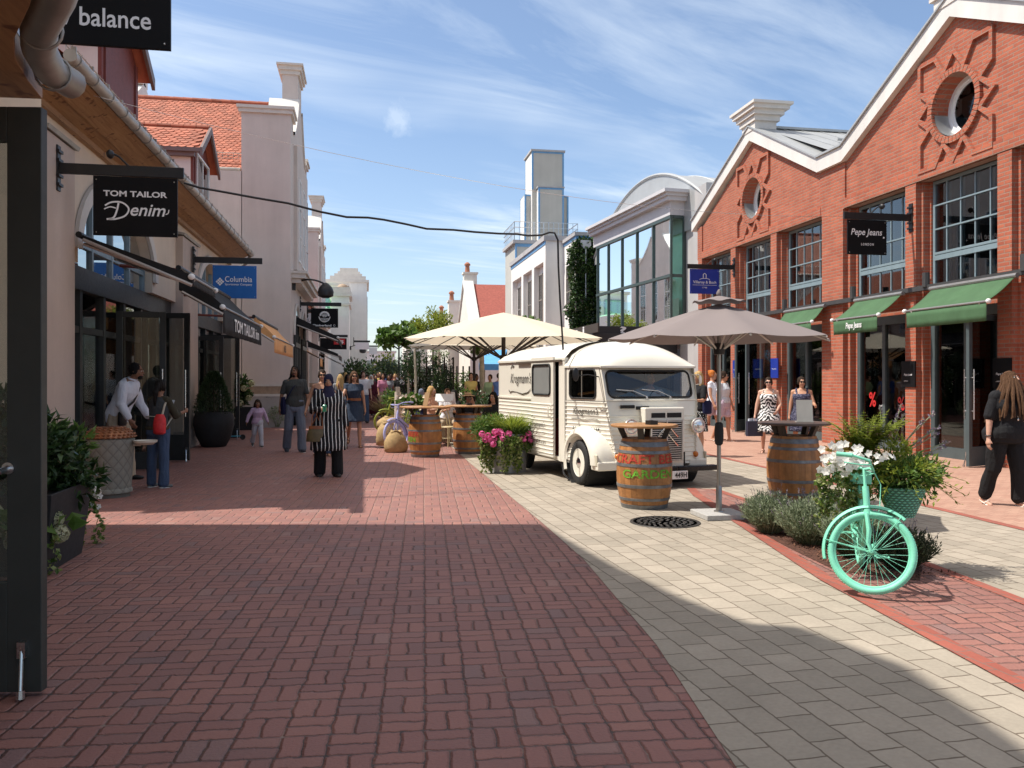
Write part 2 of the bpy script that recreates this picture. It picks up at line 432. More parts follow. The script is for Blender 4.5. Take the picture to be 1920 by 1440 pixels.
chrome = M('chrome', (.75, .75, .75), .08, 1., var=.02)
glass_dark = glassmat('dark shop glass', (.72, .75, .73), .05, ior=1.42)
glass_up = glassmat('upper window glass', (.62, .66, .66), .10)
glass_sky = glassmat('mirroring arch glass', (.4, .45, .47), .45)
glass_green = glassmat('pale green curtain glass', (.80, .95, .88), .02, ior=1.22)
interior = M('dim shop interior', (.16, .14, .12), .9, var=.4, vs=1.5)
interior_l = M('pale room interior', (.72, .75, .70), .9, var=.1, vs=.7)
fab_black = M('black awning cloth', (.014, .014, .015), .85, var=.15, vs=6, bump=.2, bs=300)
fab_green = M('green awning cloth', (.052, .120, .052), .85, var=.12, vs=3, bump=.2, bs=300)
fab_tan = M('orange awning cloth', (.78, .40, .16), .85, var=.08, vs=3, bump=.2, bs=300)
letter_white = M('white lettering', (.82, .82, .82), .5, var=.02)
def soffit_mat():
 m, nt, p = newmat('varnished pine board'); x, y, z = nt.sep(nt.pos())
 v = nt.comb(nt.math('MULTIPLY', x, 14), nt.math('MULTIPLY', y, .9), nt.math('MULTIPLY', z, 14))
 n = nt.noise(v, 1.6, 6, .65, .8); k = nt.noise(nt.pos(), 7, 2)
 cc = nt.ramp(n, [(.25, (.19, .09, .036)), (.5, (.31, .165, .068)), (.75, (.40, .235, .105))])
 cc = nt.mix(nt.ramp(k, [(.62, (0, 0, 0)), (.70, (1, 1, 1))]), cc, (.12, .045, .016, 1))
 nt.l.new(cc, p.inputs['Base Color']); p.inputs['Roughness'].default_value = .55
 nt.l.new(nt.bump(n, .25, .005), p.inputs['Normal']); return m
wood_soffit = soffit_mat()
def sheet(name, pts, z, m):
 mb = MB(); mb.add([(x, y, z) for x, y in pts], [tuple(range(len(pts)))])
 return struct(mb.build(name, m))
sheet('ground', [(-900, -300), (900, -300), (900, 1500), (-900, 1500)], -.006, M('far ground', (.20, .17, .13), .9))
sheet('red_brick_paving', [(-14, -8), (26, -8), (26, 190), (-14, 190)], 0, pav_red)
GL = [(1.2, .6), (1.5, 3.18), (1.72, 4.73), (1.9, 7.07), (1.93, 9), (1.95, 15.4), (2.1, 30)]
sheet('grey_paving', GL + [(7.2, 30), (7.0, 12.7), (6.8, 7.6), (6.6, .6)], .004, pav_grey)
sheet('edging_strip', [(6.62, .6), (6.74, .6), (6.92, 7.6), (7.12, 12.7), (7.32, 30), (7.2, 30), (7.0, 12.7), (6.8, 7.6)], .008, pav_edge)
sheet('sidewalk', [(6.74, .6), (12.5, .6), (12.5, 30), (7.32, 30), (7.12, 12.7), (6.92, 7.6)], .004, pav_walk)
SL = [(3.15, 1), (3.3, 3.68), (3.54, 6), (3.97, 8.29), (4.4, 10.67), (4.6, 11.4)]
SR = [(5.0, 11.2), (4.95, 9.5), (4.86, 7.6), (4.80, 6.33), (4.69, 5.24), (4.4, 3.4), (4.1, 1)]
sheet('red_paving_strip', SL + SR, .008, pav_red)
def offs(L, d): return [(x + d, y) for x, y in L]
sheet('red_strip_border', SL + offs(SL, .13)[::-1], .012, pav_edge)
sheet('red_strip_border', offs(SR, -.11) + SR[::-1], .012, pav_edge)
sheet('mulch_bed', [(3.84, 6.25), (3.90, 7.0), (3.98, 7.7), (4.15, 8.7), (4.66, 8.9), (4.72, 7.6), (4.66, 6.3), (4.3, 5.85)], .013, M('bark mulch', (.085, .035, .022), .95, var=.6, vs=40, bump=1., bs=60))
mb = MB()
for _ in range(1500):
 x, y = random.uniform(3.85, 4.7), random.uniform(5.9, 8.8)
 if x < 3.84 + .13 * (y - 6.2): continue
 d = Vector((random.uniform(-1, 1), random.uniform(-1, 1), random.uniform(-.2, .5))).normalized()
 leaf(mb, Vector((x, y, .02)), d, random.uniform(.02, .05), .014, 0, Vector((0, 0, 1)))
tag(mb.build('bark_chips', leafmat('bark chip', [(.05, .02, .013), (.12, .05, .03), (.20, .10, .06)], .9, 0)), 'brown bark chips covering the planting bed', 'mulch', kind='stuff')
def window_grid(parent, X, y0, y1, z0, z1, ncol, rows, fr=.05, mfr=None, mgl=None, axis='x', name='window'):
 """frame with glazing bars in the plane X (axis x) or Y (axis y); rows: list of z of bars (z, thickness)"""
 mb = MB(); T = .07
 def B(a0, a1, c0, c1, t0=-T / 2, t1=T / 2):
  if axis == 'x': mb.box(X + t0, a0, c0, X + t1, a1, c1)
  else: mb.box(a0, X + t0, c0, a1, X + t1, c1)
 B(y0, y0 + fr, z0, z1); B(y1 - fr, y1, z0, z1); B(y0 + fr, y1 - fr, z0, z0 + fr); B(y0 + fr, y1 - fr, z1 - fr, z1)
 for z, t in rows: B(y0 + fr, y1 - fr, z - t / 2, z + t / 2, -T / 2 - .006, T / 2 + .006)
 for i in range(1, ncol):
  y = y0 + (y1 - y0) * i / ncol; B(y - .014, y + .014, z0 + fr, z1 - fr, -T / 2 + .01, T / 2 - .01)
 w = mb.build(name, mfr, parent)
 g = MB()
 if axis == 'x': g.box(X - .008, y0 + .01, z0 + .01, X + .008, y1 - .01, z1 - .01)
 else: g.box(y0 + .01, X - .008, z0 + .01, y1 - .01, X + .008, z1 - .01)
 g.build('pane', mgl, w); return w
def goods(n, x0, x1, y0, y1, zs, cols):
 """small stock on shelves: returns builder per colour"""
 mb = MB()
 for _ in range(n):
  z = random.choice(zs); x, y = random.uniform(x0, x1), random.uniform(y0, y1)
  w, h, d = random.uniform(.05, .16), random.uniform(.06, .28), random.uniform(.05, .14)
  mb.cur = random.randrange(cols); mb.box(x, y, z, x + d, y + w, z + h)
 mb.cur = 0; return mb
GOODM = [M('stock %s' % n, c, .6, var=.1) for n, c in (('white', (.6, .6, .58)), ('beige', (.4, .3, .2)), ('navy', (.03, .04, .1)), ('red', (.4, .05, .03)), ('dark', (.03, .03, .03)), ('green', (.1, .2, .08)))]
hall = thing('brick_shop_hall', 'red brick shop hall with two white edged gables and round windows', 'building', (11.3, 18.6, 0))
XW = 11.3; CEN = [22.9, 14.37]; PER = 8.53
OPEN = []
for c in CEN:
 for k in (-1, 0, 1): OPEN.append((c + k * 2.6 - 1.0, c + k * 2.6 + 1.0))
OPEN.sort()
mb = MB()
ys = [9.6] + [v for o in OPEN for v in o] + [26.95]
for i in range(0, len(ys), 2):
 a, b = ys[i], ys[i + 1]; e = .13 if b - a < .9 else .2
 mb.box(XW, a + e * (i > 0), 0, XW + .12, b - e * (i < len(ys) - 2), 5.68)
 mb.box(XW + .12, a + e * .45 * (i > 0), 0, XW + .26, b - e * .45 * (i < len(ys) - 2), 5.68)
 mb.box(XW + .26, a, 0, XW + .6, b, 5.68)
for a, b in OPEN: mb.box(XW + .3, a, 3.0, XW + .58, b, 3.42)
mb.box(XW + .3, 26.7, 0, XW + 14, 26.95, 6.7)
for c in CEN:
 R = .60; zc = 6.95; hw = 3.72
 outer = [(-hw, 5.68), (hw, 5.68), (hw, 6.80), (0, 8.66), (-hw, 6.80)]
 N = 64; ang = sorted([2 * PI * k / N for k in range(N)] + [math.atan2(z - zc, y) % (2 * PI) for y, z in outer])
 def hit(a):
  dx, dz = math.cos(a), math.sin(a); best = 1e9
  for i in range(5):
   (x1, z1), (x2, z2) = outer[i], outer[(i + 1) % 5]; z1 -= zc; z2 -= zc
   ex, ez = x2 - x1, z2 - z1; den = dx * ez - dz * ex
   if abs(den) < 1e-9: continue
   t = (x1 * ez - z1 * ex) / den; q = (x1 * dz - z1 * dx) / den
   if t > 0 and -1e-6 <= q <= 1 + 1e-6: best = min(best, t)
  return best
 vi, vo, vb = [], [], []
 for a in ang:
  t = hit(a)
  vi.append((XW + .04, c + R * math.cos(a), zc + R * math.sin(a))); vo.append((XW + .04, c + t * math.cos(a), zc + t * math.sin(a)))
  vb.append((XW + .42, c + R * math.cos(a), zc + R * math.sin(a)))
 n = len(ang); mb.add(vi + vo + vb, [(i, (i + 1) % n, n + (i + 1) % n, n + i) for i in range(n)] + [(i, 2 * n + i, 2 * n + (i + 1) % n, (i + 1) % n) for i in range(n)])
for a, b in ((26.62, 27.0), (18.09, 19.18), (9.6, 10.65)): mb.box(XW, a, 5.68, XW + .5, b, 6.80)
mb.box(XW + .1, 9.6, 5.69, XW + .3, 26.9, 5.75)
mb.build('brick_wall', brick_red, hall)
mb = MB()
for c in CEN:
 mb.box(XW - .012, c - 3.75, 5.69, XW + .03, c + 3.75, 5.92)
mb.build('soldier_course', brick_red, hall)
STAR = [(0, 1.72), (.45, 1.12), (.85, 1.75), (1.6, 1.75), (1.6, .85), (1.12, .45)]
Q = STAR + [(1.68, 0)] + [(x, -z) for x, z in STAR[::-1]]
Q = Q + [(-x, z) for x, z in Q[::-1][1:-1]]
for c in CEN:
 mb = MB(); zc = 6.95; n = len(Q); s = .62
 def offp(w):
  out = []
  for i in range(n):
   p0, p1, p2 = Vector(Q[i - 1]), Vector(Q[i]), Vector(Q[(i + 1) % n])
   d1, d2 = (p1 - p0).normalized(), (p2 - p1).normalized(); m_ = (Vector((d1.y, -d1.x)) + Vector((d2.y, -d2.x)))
   m_ = m_ / max(.35, m_.length_squared / 2); out.append(p1 + m_ * w)
  return out
 a, b = offp(-.07), offp(.07)
 vs = []
 for L, dx in ((a, .045), (a, -.028), (b, -.028), (b, .045)): vs += [(XW + dx, c + p.x * s, zc + p.y * s) for p in L]
 fs = []
 for r in range(3):
  for i in range(n): fs.append((r * n + i, r * n + (i + 1) % n, (r + 1) * n + (i + 1) % n, (r + 1) * n + i))
 mb.add(vs, fs)
 N = 40
 for k in range(N):
  a0, a1 = 2 * PI * (k + .06) / N, 2 * PI * (k + .94) / N; pts = []
  for dx in (.05, -.035):
   for r_, a_ in ((.605, a0), (.735, a0), (.735, a1), (.605, a1)): pts.append((XW + dx, c + r_ * math.cos(a_), zc + r_ * math.sin(a_)))
  mb.add(pts, [(0, 1, 2, 3), (7, 6, 5, 4), (0, 4, 5, 1), (1, 5, 6, 2), (2, 6, 7, 3), (3, 7, 4, 0)])
 mb.build('star_moulding', brick_red, hall)
 w = MB(); w.lathe([(.60, 0), (.52, 0), (.52, .07), (.60, .07)], n=48, cap=False, mx=Matrix.Translation((XW + .34, c, zc)) @ Matrix.Rotation(PI / 2, 4, 'Y'))
 w.lathe([(.53, -.01), (.47, -.01), (.47, .03), (.53, .03)], n=48, cap=False, mx=Matrix.Translation((XW + .40, c, zc)) @ Matrix.Rotation(PI / 2, 4, 'Y'))
 ww = w.build('round_window', white_paint, hall, smooth=True)
 g = MB(); g.lathe([(0, 0), (.53, 0)], n=48, mx=Matrix.Translation((XW + .40, c, zc)) @ Matrix.Rotation(PI / 2, 4, 'Y')); g.build('pane', glass_up, ww)
 k = MB(); k.lathe([(.598, 0), (.598, .30), (.585, .30), (.585, 0)], n=24, a0=PI * 1.02, a1=PI * 1.98, mx=Matrix.Translation((XW + .03, c, zc)) @ Matrix.Rotation(PI / 2, 4, 'Y') @ Matrix.Rotation(PI / 2, 4, 'Z'))
 k.build('sill', zinc, ww, smooth=True)
mb = MB(); z2 = MB()
lo, hi = [], []
for yy in (27.25, 26.62): lo.append((yy, 6.80 - (.25 if yy > 27 else 0)))
prof = [(27.3, 6.72), (22.9, 8.66), (19.18, 6.80), (18.09, 6.80), (14.37, 8.66), (10.65, 6.80), (9.6, 6.80)]
up = [(y, z + (.36 if abs(y - 22.9) > .1 and abs(y - 14.37) > .1 else .40)) for y, z in prof]
for (ya, za), (yb, zb), (yc, zc_), (yd, zd) in zip(prof, prof[1:], up[1:], up):
 mb.add([(XW - .10, ya, za), (XW - .10, yb, zb), (XW - .10, yc, zc_), (XW - .10, yd, zd), (XW + .5, ya, za), (XW + .5, yb, zb), (XW + .5, yc, zc_), (XW + .5, yd, zd)], [(0, 1, 2, 3), (7, 6, 5, 4), (0, 4, 5, 1), (3, 2, 6, 7)])
 z2.add([(XW - .15, yd, zd + .004), (XW - .15, yc, zc_ + .004), (XW - .15, yc, zc_ + .05), (XW - .15, yd, zd + .05), (XW + .55, yd, zd + .004), (XW + .55, yc, zc_ + .004), (XW + .55, yc, zc_ + .05), (XW + .55, yd, zd + .05)], [(0, 1, 2, 3), (7, 6, 5, 4), (3, 2, 6, 7), (0, 4, 5, 1)])
mb.build('verge_board', coping_white, hall); z2.build('zinc_capping', roof_metal, hall)
for c in CEN:
 f = MB()
 for (w, z0, z1) in ((.42, 8.9, 9.12), (.50, 9.12, 9.28), (.60, 9.28, 9.42), (.72, 9.42, 9.54), (.80, 9.54, 9.62)):
  f.box(XW - .12 - (w - .42) * .6, c - w, z0, XW + .55 + (w - .42) * .9, c + w, z1)
 f.build('finial', stone, hall)
mb = MB()
for c in CEN:
 for s in (-1, 1):
  mb.add([(XW + .3, c, 9.04), (XW + 15, c, 9.04), (XW + 15, c + s * 4.27, 7.12), (XW + .3, c + s * 4.27, 7.12)], [(0, 1, 2, 3)])
  for k in range(24):
   x = XW + .9 + k * .6
   mb.add([(x, c, 9.07), (x, c + s * 4.27, 7.15), (x + .03, c + s * 4.27, 7.15), (x + .03, c, 9.07)], [(0, 1, 2, 3)])
 mb.box(XW + .3, c - .12, 9.03, XW + 15, c + .12, 9.10)
 mb.tube([(XW + 1.4, c - 2.2, 8.15), (XW + 6, c - 2.2, 8.15)], .04)
mb.build('metal_roof', roof_metal, hall)
sm = MB(); room = MB()
for a, b in OPEN:
 window_grid(hall, XW + .33, a + .01, b - .01, 3.46, 5.67, 5, [(4.09, .10), (4.18, .05), (4.68, .03), (5.17, .03)], .06, blue_frame, glass_up)
 sm.box(XW + .1, a - .02, 3.42, XW + .5, b + .02, 3.455)
 d = MB(); d.box(XW + .25, a, 2.82, XW + .36, b, 3.0); d.box(XW + .25, a, 0, XW + .36, a + .12, 2.82); d.box(XW + .25, b - .12, 0, XW + .36, b, 2.82); d.box(XW + .25, a + .12, .0, XW + .36, b - .12, .22)
 d.box(XW + .26, (a + b) / 2 - .05, .22, XW + .35, (a + b) / 2 + .05, 2.82)
 ff = d.build('shop_front', shop_frame, hall); g = MB(); g.box(XW + .30, a + .1, .2, XW + .315, b - .1, 2.84); g.build('pane', glass_dark, ff)
sm.build('window_sill', zinc, hall)
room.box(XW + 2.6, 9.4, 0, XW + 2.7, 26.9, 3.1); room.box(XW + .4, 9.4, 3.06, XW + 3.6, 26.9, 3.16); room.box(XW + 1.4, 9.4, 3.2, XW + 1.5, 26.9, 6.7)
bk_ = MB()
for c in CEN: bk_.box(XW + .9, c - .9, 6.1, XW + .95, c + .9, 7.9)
bk_.build('loft_backing', M('grey loft backing', (.16, .17, .18), .9), hall)  # plain sheet added behind the round panes so they look dark
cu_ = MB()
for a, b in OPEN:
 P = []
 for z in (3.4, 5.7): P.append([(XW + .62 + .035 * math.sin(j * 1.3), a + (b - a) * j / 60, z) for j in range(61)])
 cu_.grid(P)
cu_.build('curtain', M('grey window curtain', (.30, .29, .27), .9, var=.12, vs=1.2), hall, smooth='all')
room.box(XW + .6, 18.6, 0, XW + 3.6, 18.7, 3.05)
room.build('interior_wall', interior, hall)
sh = MB()
for k in range(9):
 y = 10.5 + k * 1.75
 for z in (.45, .95, 1.45, 1.95, 2.4): sh.box(XW + 2.0, y, z, XW + 2.45, y + 1.4, z + .03)
 sh.box(XW + 1.4, y + .2, 0, XW + 2.0, y + 1.1, .8)
sh.build('shelf', M('shelf board', (.22, .16, .10), .6, var=.2), hall)
g = goods(420, XW + 2.02, XW + 2.2, 10.5, 26, (.48, .98, 1.48, 1.98), 6)
for _ in range(60):
 g.cur = random.randrange(6); y = random.uniform(10.5, 26); g.box(XW + 1.45, y, .8, XW + 1.8, y + .2, .8 + random.uniform(.1, .5))
o = g.build('shop_stock', GOODM, hall); o['kind'] = 'stuff'
UZ = (0, 0, 1)
redst = M('red sticker', (.50, .02, .02), .5, var=.05)
mb = MB(); put_text(mb, '%', (XW + .288, 17.55, .95), (0, -1, 0), UZ, .26, .34, .02); mb.build('sale_sticker', redst, hall)
mb = MB(); put_text(mb, '%', (XW + .288, 16.5, .9), (0, -1, 0), UZ, .24, .3, .02); mb.build('sale_sticker', redst, hall)
mb = MB(); mb.box(XW + .9, 14.55, 2.25, XW + .92, 14.85, 2.6); o = mb.build('sale_poster', redst, hall); mb = MB(); put_text(mb, '%', (XW + .895, 14.78, 2.33), (0, -1, 0), UZ, .16, .18, .02); mb.build('lettering', letter_white, o)
def leafdoor(parent, hinge, ang, w, h, frame, gl, handle=True, panel=.35, hside=1, z0=.02, pw=.10, name='door'):
 """glazed leaf from hinge, ang = direction of the leaf in plan"""
 m = Matrix.Translation((hinge[0], hinge[1], z0)) @ Matrix.Rotation(ang, 4, 'Z')
 mb = MB(); t = .03
 mb.box(0, -t, 0, pw, t, h, m); mb.box(w - pw, -t, 0, w, t, h, m); mb.box(pw, -t, h - pw, w - pw, t, h, m); mb.box(pw, -t, 0, w - pw, t, panel, m)
 d = mb.build(name, frame, parent, bevel=.004)
 g = MB(); g.box(pw - .01, -.006, panel - .01, w - pw + .01, .006, h - pw + .01, m); g.build('pane', gl, d)
 if handle:
  k = MB()
  for s in (-1, 1):
   x = w - pw / 2; k.tube([m @ Vector((x, s * .085, .85)), m @ Vector((x, s * .085, 1.75))], .013); k.tube([m @ Vector((x, s * .03, 1.0)), m @ Vector((x, s * .085, 1.0))], .009); k.tube([m @ Vector((x, s * .03, 1.6)), m @ Vector((x, s * .085, 1.6))], .009)
  k.build('handle', steel, d, smooth=True)
 k = MB(); x = w - pw * .5
 k.tube([m @ Vector((x, -.05, .22)), m @ Vector((x + .015, -.09, .03))], .010); k.cbox((0, 0, 0), .04, .03, .08, m @ Matrix.Translation((x, -.045, .22))); k.tube([m @ Vector((x + .015, -.09, .03)), m @ Vector((x + .017, -.095, -.01))], .02)
 k.build('door_stop', steel, d, smooth=True)
 return d
leafdoor(hall, (XW + .28, 13.52), PI + .35, 1.0, 2.75, shop_frame, glass_dark)
leafdoor(hall, (XW + .28, 21.95), PI + .1, 1.0, 2.75, shop_frame, glass_dark)
leafdoor(hall, (XW + .28, 23.75), PI + .75, 1.0, 2.75, shop_frame, glass_dark)
def plate(pos, w, h, m, label, txt=None, cat='sign', facing='-x', name='door_plaque', tm=None, tw=.6, th_=None):
 t = thing(name, label, cat, pos); x, y, z = pos; mb = MB()
 if facing == '-x': mb.box(x - .012, y - w / 2, z, x + .012, y + w / 2, z + h)
 else: mb.box(x - w / 2, y - .012, z, x + w / 2, y + .012, z + h)
 p = mb.build('panel', m, t)
 if txt:
  q = MB()
  for i, s in enumerate(txt if isinstance(txt, list) else [txt]):
   zz = z + h * (.42 - .2 * i)
   if facing == '-x': put_text(q, s, (x - .013, y + w * tw / 2, zz), (0, -1, 0), (0, 0, 1), w * tw / (1 + i), th_, .01, .25)
   else: put_text(q, s, (x - w * tw / 2, y - .013, zz), (1, 0, 0), (0, 0, 1), w * tw / (1 + i), th_, .01, .25)
  q.build('lettering', tm or letter_white, p)
 return t
navy = M('royal blue panel', (.012, .035, .30), .45, var=.06)
blk_pan = M('black sign panel', (.007, .007, .008), .55, var=.15, vs=3, spec=.15)
plate((XW - .02, 23.95, 1.62), .42, .55, navy, 'small blue shop plaque on the brick pier beside the left open door', ['Villeroy & Boch'])
plate((XW - .02, 21.5, 1.62), .42, .55, navy, 'small bright blue plaque on the brick pier right of the steel door', ['Villeroy & Boch'])
plate((XW - .02, 15.7, 1.42), .44, .55, blk_pan, 'small black shop plaque on the brick pier behind the tall lavender', ['Pepe Jeans', 'LONDON'])
plate((XW - .02, 13.1, 1.42), .44, .55, blk_pan, 'small black shop plaque beside the long haired woman in black', ['Pepe Jeans', 'LONDON'])
def awning(parent_label, X0, z0, X1, z1, y0, y1, val, m, side=1, txt=None, tm=None, zup=.0, group=None, tf=(.2, .8), cat='awning', arms=True, cheek=0, wall=None):
 t = thing('awning', parent_label, cat, (X0, (y0 + y1) / 2, z0), 0, group)
 mb = MB(); n = 14; P = []
 for i in range(9):
  q = i / 8; row = []
  for j in range(n + 1):
   y = y0 + (y1 - y0) * j / n; sag = -.035 * math.sin(PI * q)
   row.append((X0 + (X1 - X0) * q, y, z0 + (z1 - z0) * q + sag))
  P.append(row)
 mb.grid(P)
 cl = mb.build('cloth', m, t, smooth='all', solid=.006)
 mb = MB(); P = []
 for i in range(4):
  q = i / 3; P.append([(X1 + .004 * math.sin(j * 1.9) * q * 3, y0 + (y1 - y0) * j / 24, z1 - .02 - val * q) for j in range(25)])
 mb.grid(P); v = mb.build('valance', m, t, smooth='all', solid=.005)
 if txt:
  q = MB(); s = 1 if X1 > X0 else -1
  a, b = tf; yy0, yy1 = (y0, y1) if s > 0 else (y1, y0)
  o = (X1 + s * .016, yy0 + (yy1 - yy0) * a, z1 - .02 - val * .78)
  put_text(q, txt, o, (0, yy1 - yy0, 0), (0, 0, 1), abs(y1 - y0) * (b - a), val * .55, .02, .12 if txt[0] == 'P' else 0)
  q.build('lettering', tm or letter_white, v)
 if cheek:
  mb = MB(); mb.prism([(X0, z0 + .03), (X1, z1 + .03), (X1, z1 - .10), (X0, z0 - cheek)], lambda p, q, u: (p, u, q), y0 - .01, y0 + .01); mb.build('cheek', m, t)
  mb = MB(); mb.tube([(X0 + .05, y0 - .03, z0 - cheek - .03), (X1, y0 - .03, z1 - .12)], .028, 6); mb.build('side_rail', M('awning arm', (.45, .42, .40), .4, .4), t)
 mb = MB(); mb.tube([(X0, y0 - .05, z0 + .02), (X0, y1 + .05, z0 + .02)], .045, 8); mb.build('cassette', black if X1 > X0 else M('awning bar grey', (.30, .29, .28), .4, .5), t, smooth=True)
 mb = MB(); mb.tube([(X1, y0 - .03, z1), (X1, y1 + .03, z1)], .022, 8)
 mb.build('bar', M('awning bar grey', (.30, .29, .28), .4, .5), t, smooth=True)
 mb = MB()
 for y in (y0 - .05, y1 + .05): mb.ell((X1, y, z1), (.05, .04, .045))
 mb.build('end_cap', white_paint, t, smooth=True)
 if arms:
  if wall is not None:
   for y in (y0 + .1, y1 - .1): mb = MB(); mb.tube([(wall, y, z0 + .05), (X0, y, z0)], .03, 6); mb.build('wall_arm', red_wood, t)
  for y in (y0 + .15, y1 - .15):
   mb = MB(); xm = (X0 + X1) / 2; ym = y + (.35 if y < (y0 + y1) / 2 else -.35)
   mb.tube([(X0, y, z0 - .08), (xm, ym, (z0 + z1) / 2 - .08), (X1, y, z1 - .03)], .025, 6); mb.build('arm', M('awning arm', (.45, .42, .40), .4, .4), t)
 return t
awning('short green awning at the far left of the green row', XW - .15, 3.38, XW - .5, 3.0, 18.75, 20.65, .34, fab_green)
awning('green awning with a small white shop name on its valance', XW - .15, 3.38, XW - .72, 2.94, 15.75, 17.4, .32, fab_green, txt='Pepe Jeans', tf=(.32, .68))
awning('largest green awning at the right over the open glass door', XW - .15, 3.38, XW - .72, 2.94, 12.65, 14.8, .32, fab_green)
mb = MB(); mb.box(XW - .12, 9.6, 3.40, XW + .0, 23.0, 3.5)
for y in (12.5, 15.05, 17.6, 20.8): mb.tube([(XW - .1, y, 3.46), (XW - .1, y, 3.75)], .07)
mb.build('awning_rail', M('awning rail', (.05, .05, .05), .5), hall)
def hang_sign(label, wall, tip, y, z, x0, x1, ztop, zbot, m, deco, group=None, lamp=True, bt=.05):
 """panel across the street on a bracket; wall / tip = x of bracket ends"""
 s = 1 if tip > wall else -1
 t = thing('hanging_sign', label, 'sign', (wall, y, z), 0, group)
 b = MB(); b.box(min(wall, tip), y - bt / 2, z - .07, max(wall, tip), y + bt / 2, z + .07); b.box(wall - .02, y - .06, z - .3, wall + .02, y + .06, z + .3)
 for q in (-.22, -.1, .1, .22): b.cbox((wall + s * .03, y, z + q), .03, .16, .04)
 br = b.build('bracket', black, t, bevel=.003)
 p = MB(); p.box(x0, y - .018, zbot, x1, y + .018, ztop); pan = p.build('panel', m, t, bevel=.002)
 if lamp:
  l = MB(); xm = x0 + (x1 - x0) * (.42 if s > 0 else .6)
  l.tube([(xm, y, z + .06), (xm - s * .12, y - .02, z + .18), (xm - s * .2, y - .05, z + .22)], .015, 6); l.ell((xm - s * .22, y - .06, z + .2), (.05, .07, .06)); l.build('spotlight', black, br, smooth=True)
 sc_ = MB()
 for xx in (x0 + .04, x1 - .04):
  for zz in (ztop - .05, zbot + .04): sc_.ell((xx, y - .02, zz), .009, nu=6, nv=4)
 sc_.build('screw', steel, pan)
 q = MB(); deco(q, lambda fx, fz: (x0 + (x1 - x0) * fx, y - .020, zbot + (ztop - zbot) * fz), x1 - x0, ztop - zbot, y - .020); q.build('lettering', letter_white, pan)
 return t
RX, UZ = (1, 0, 0), (0, 0, 1)
def stroke(q, pts, r, y):
 q.tube([(p[0], y - .002, p[1]) for p in pts], r, 6, flat=.35)
def flat_strip(q, pts, w0, y):
 """ink stroke of varying width lying on the panel"""
 n = len(pts); L, R_ = [], []
 for i, p in enumerate(pts):
  a = pts[max(0, i - 1)]; b = pts[min(n - 1, i + 1)]; d = Vector((b[0] - a[0], b[1] - a[1])).normalized()
  w = w0[i] if isinstance(w0, (list, tuple)) else w0
  L.append((p[0] - d.y * w, y - .004, p[1] + d.x * w)); R_.append((p[0] + d.y * w, y - .004, p[1] - d.x * w))
 q.add(L + R_, [(i, i + 1, n + i + 1, n + i) for i in range(n - 1)])
def swirl(P, pts, n=6):
 """catmull-rom through panel fractions"""
 pts = [pts[0]] + list(pts) + [pts[-1]]; out = []
 for i in range(1, len(pts) - 2):
  p0, p1, p2, p3 = [Vector(p) for p in pts[i - 1:i + 3]]
  for k in range(n):
   t = k / n; out.append(.5 * ((2 * p1) + (p2 - p0) * t + (2 * p0 - 5 * p1 + 4 * p2 - p3) * t * t + (3 * p1 - p0 - 3 * p2 + p3) * t ** 3))
 out.append(Vector(pts[-1])); r = []
 for p in out:
  w = P(p.x, p.y); r.append((w[0], w[2]))
 return r
def deco_denim(q, P, w, h, y):
 put_text(q, 'TOM TAILOR', P(.12, .66), RX, UZ, w * .76, h * .10, .03)
 put_text(q, 'enim', P(.44, .34), RX, UZ, w * .42, h * .20, .012, .28)
 flat_strip(q, swirl(P, [(.30, .55), (.28, .42), (.24, .30), (.16, .27)]), [.012] * 19, y)
 flat_strip(q, swirl(P, [(.14, .50), (.22, .56), (.34, .56), (.42, .46), (.38, .34), (.27, .28), (.19, .27)]), .011, y)
 flat_strip(q, swirl(P, [(.13, .44), (.2, .48), (.27, .46)]), .008, y); flat_strip(q, swirl(P, [(.86, .38), (.89, .40), (.90, .46)]), .006, y)
hang_sign('black sign with white two line shop name on left wall bracket', -4.0, -2.42, 11.8, 4.38, -3.56, -2.50, 4.30, 3.51, blk_pan, deco_denim)
def deco_nb(q, P, w, h, y):
 put_text(q, 'new balance', P(.14, .13), RX, UZ, w * .74, h * .135, .012)
 for k in range(4):
  a, b = P(.12 + k * .09, .42), P(.17 + k * .09, .42); c, d = P(.27 + k * .09, .77), P(.22 + k * .09, .77); q.add([a, b, c, d], [(0, 1, 2, 3)])
 n = 14; vo, vi = [], []
 for k in range(n + 1):
  a = -PI / 2 + PI * k / n; o, i = P(.60 + .16 * math.cos(a), .595 + .175 * math.sin(a)), P(.58 + .09 * math.cos(a), .595 + .09 * math.sin(a)); vo.append(o); vi.append(i)
 q.add(vo + vi, [(k, k + 1, n + 2 + k, n + 1 + k) for k in range(n)])
 a, b, c, d = P(.44, .42), P(.60, .42), P(.60, .51), P(.49, .51); q.add([a, b, c, d], [(0, 1, 2, 3)])
hang_sign('nearest black sign with rounded white shop name at the top left', -3.5, -1.42, 6.66, 5.25, -2.60, -1.46, 5.15, 4.10, blk_pan, deco_nb)
blue_pan = M('bright blue sign panel', (.008, .12, .42), .4, var=.06)
def deco_col(q, P, w, h, y):
 put_text(q, 'Columbia', P(.28, .50), RX, UZ, w * .62, h * .17, .004)
 put_text(q, 'Sportswear Company', P(.28, .375), RX, UZ, w * .62, h * .085, .006)
 for i in range(3):
  for j in range(3):
   cx, cz = P(.165, .50)[0] + (i - j) * .034, P(.165, .50)[2] + (i + j - 2) * .034
   r = .028; q.add([(cx - r, y - .004, cz), (cx, y - .004, cz - r), (cx + r, y - .004, cz), (cx, y - .004, cz + r)], [(0, 1, 2, 3)])
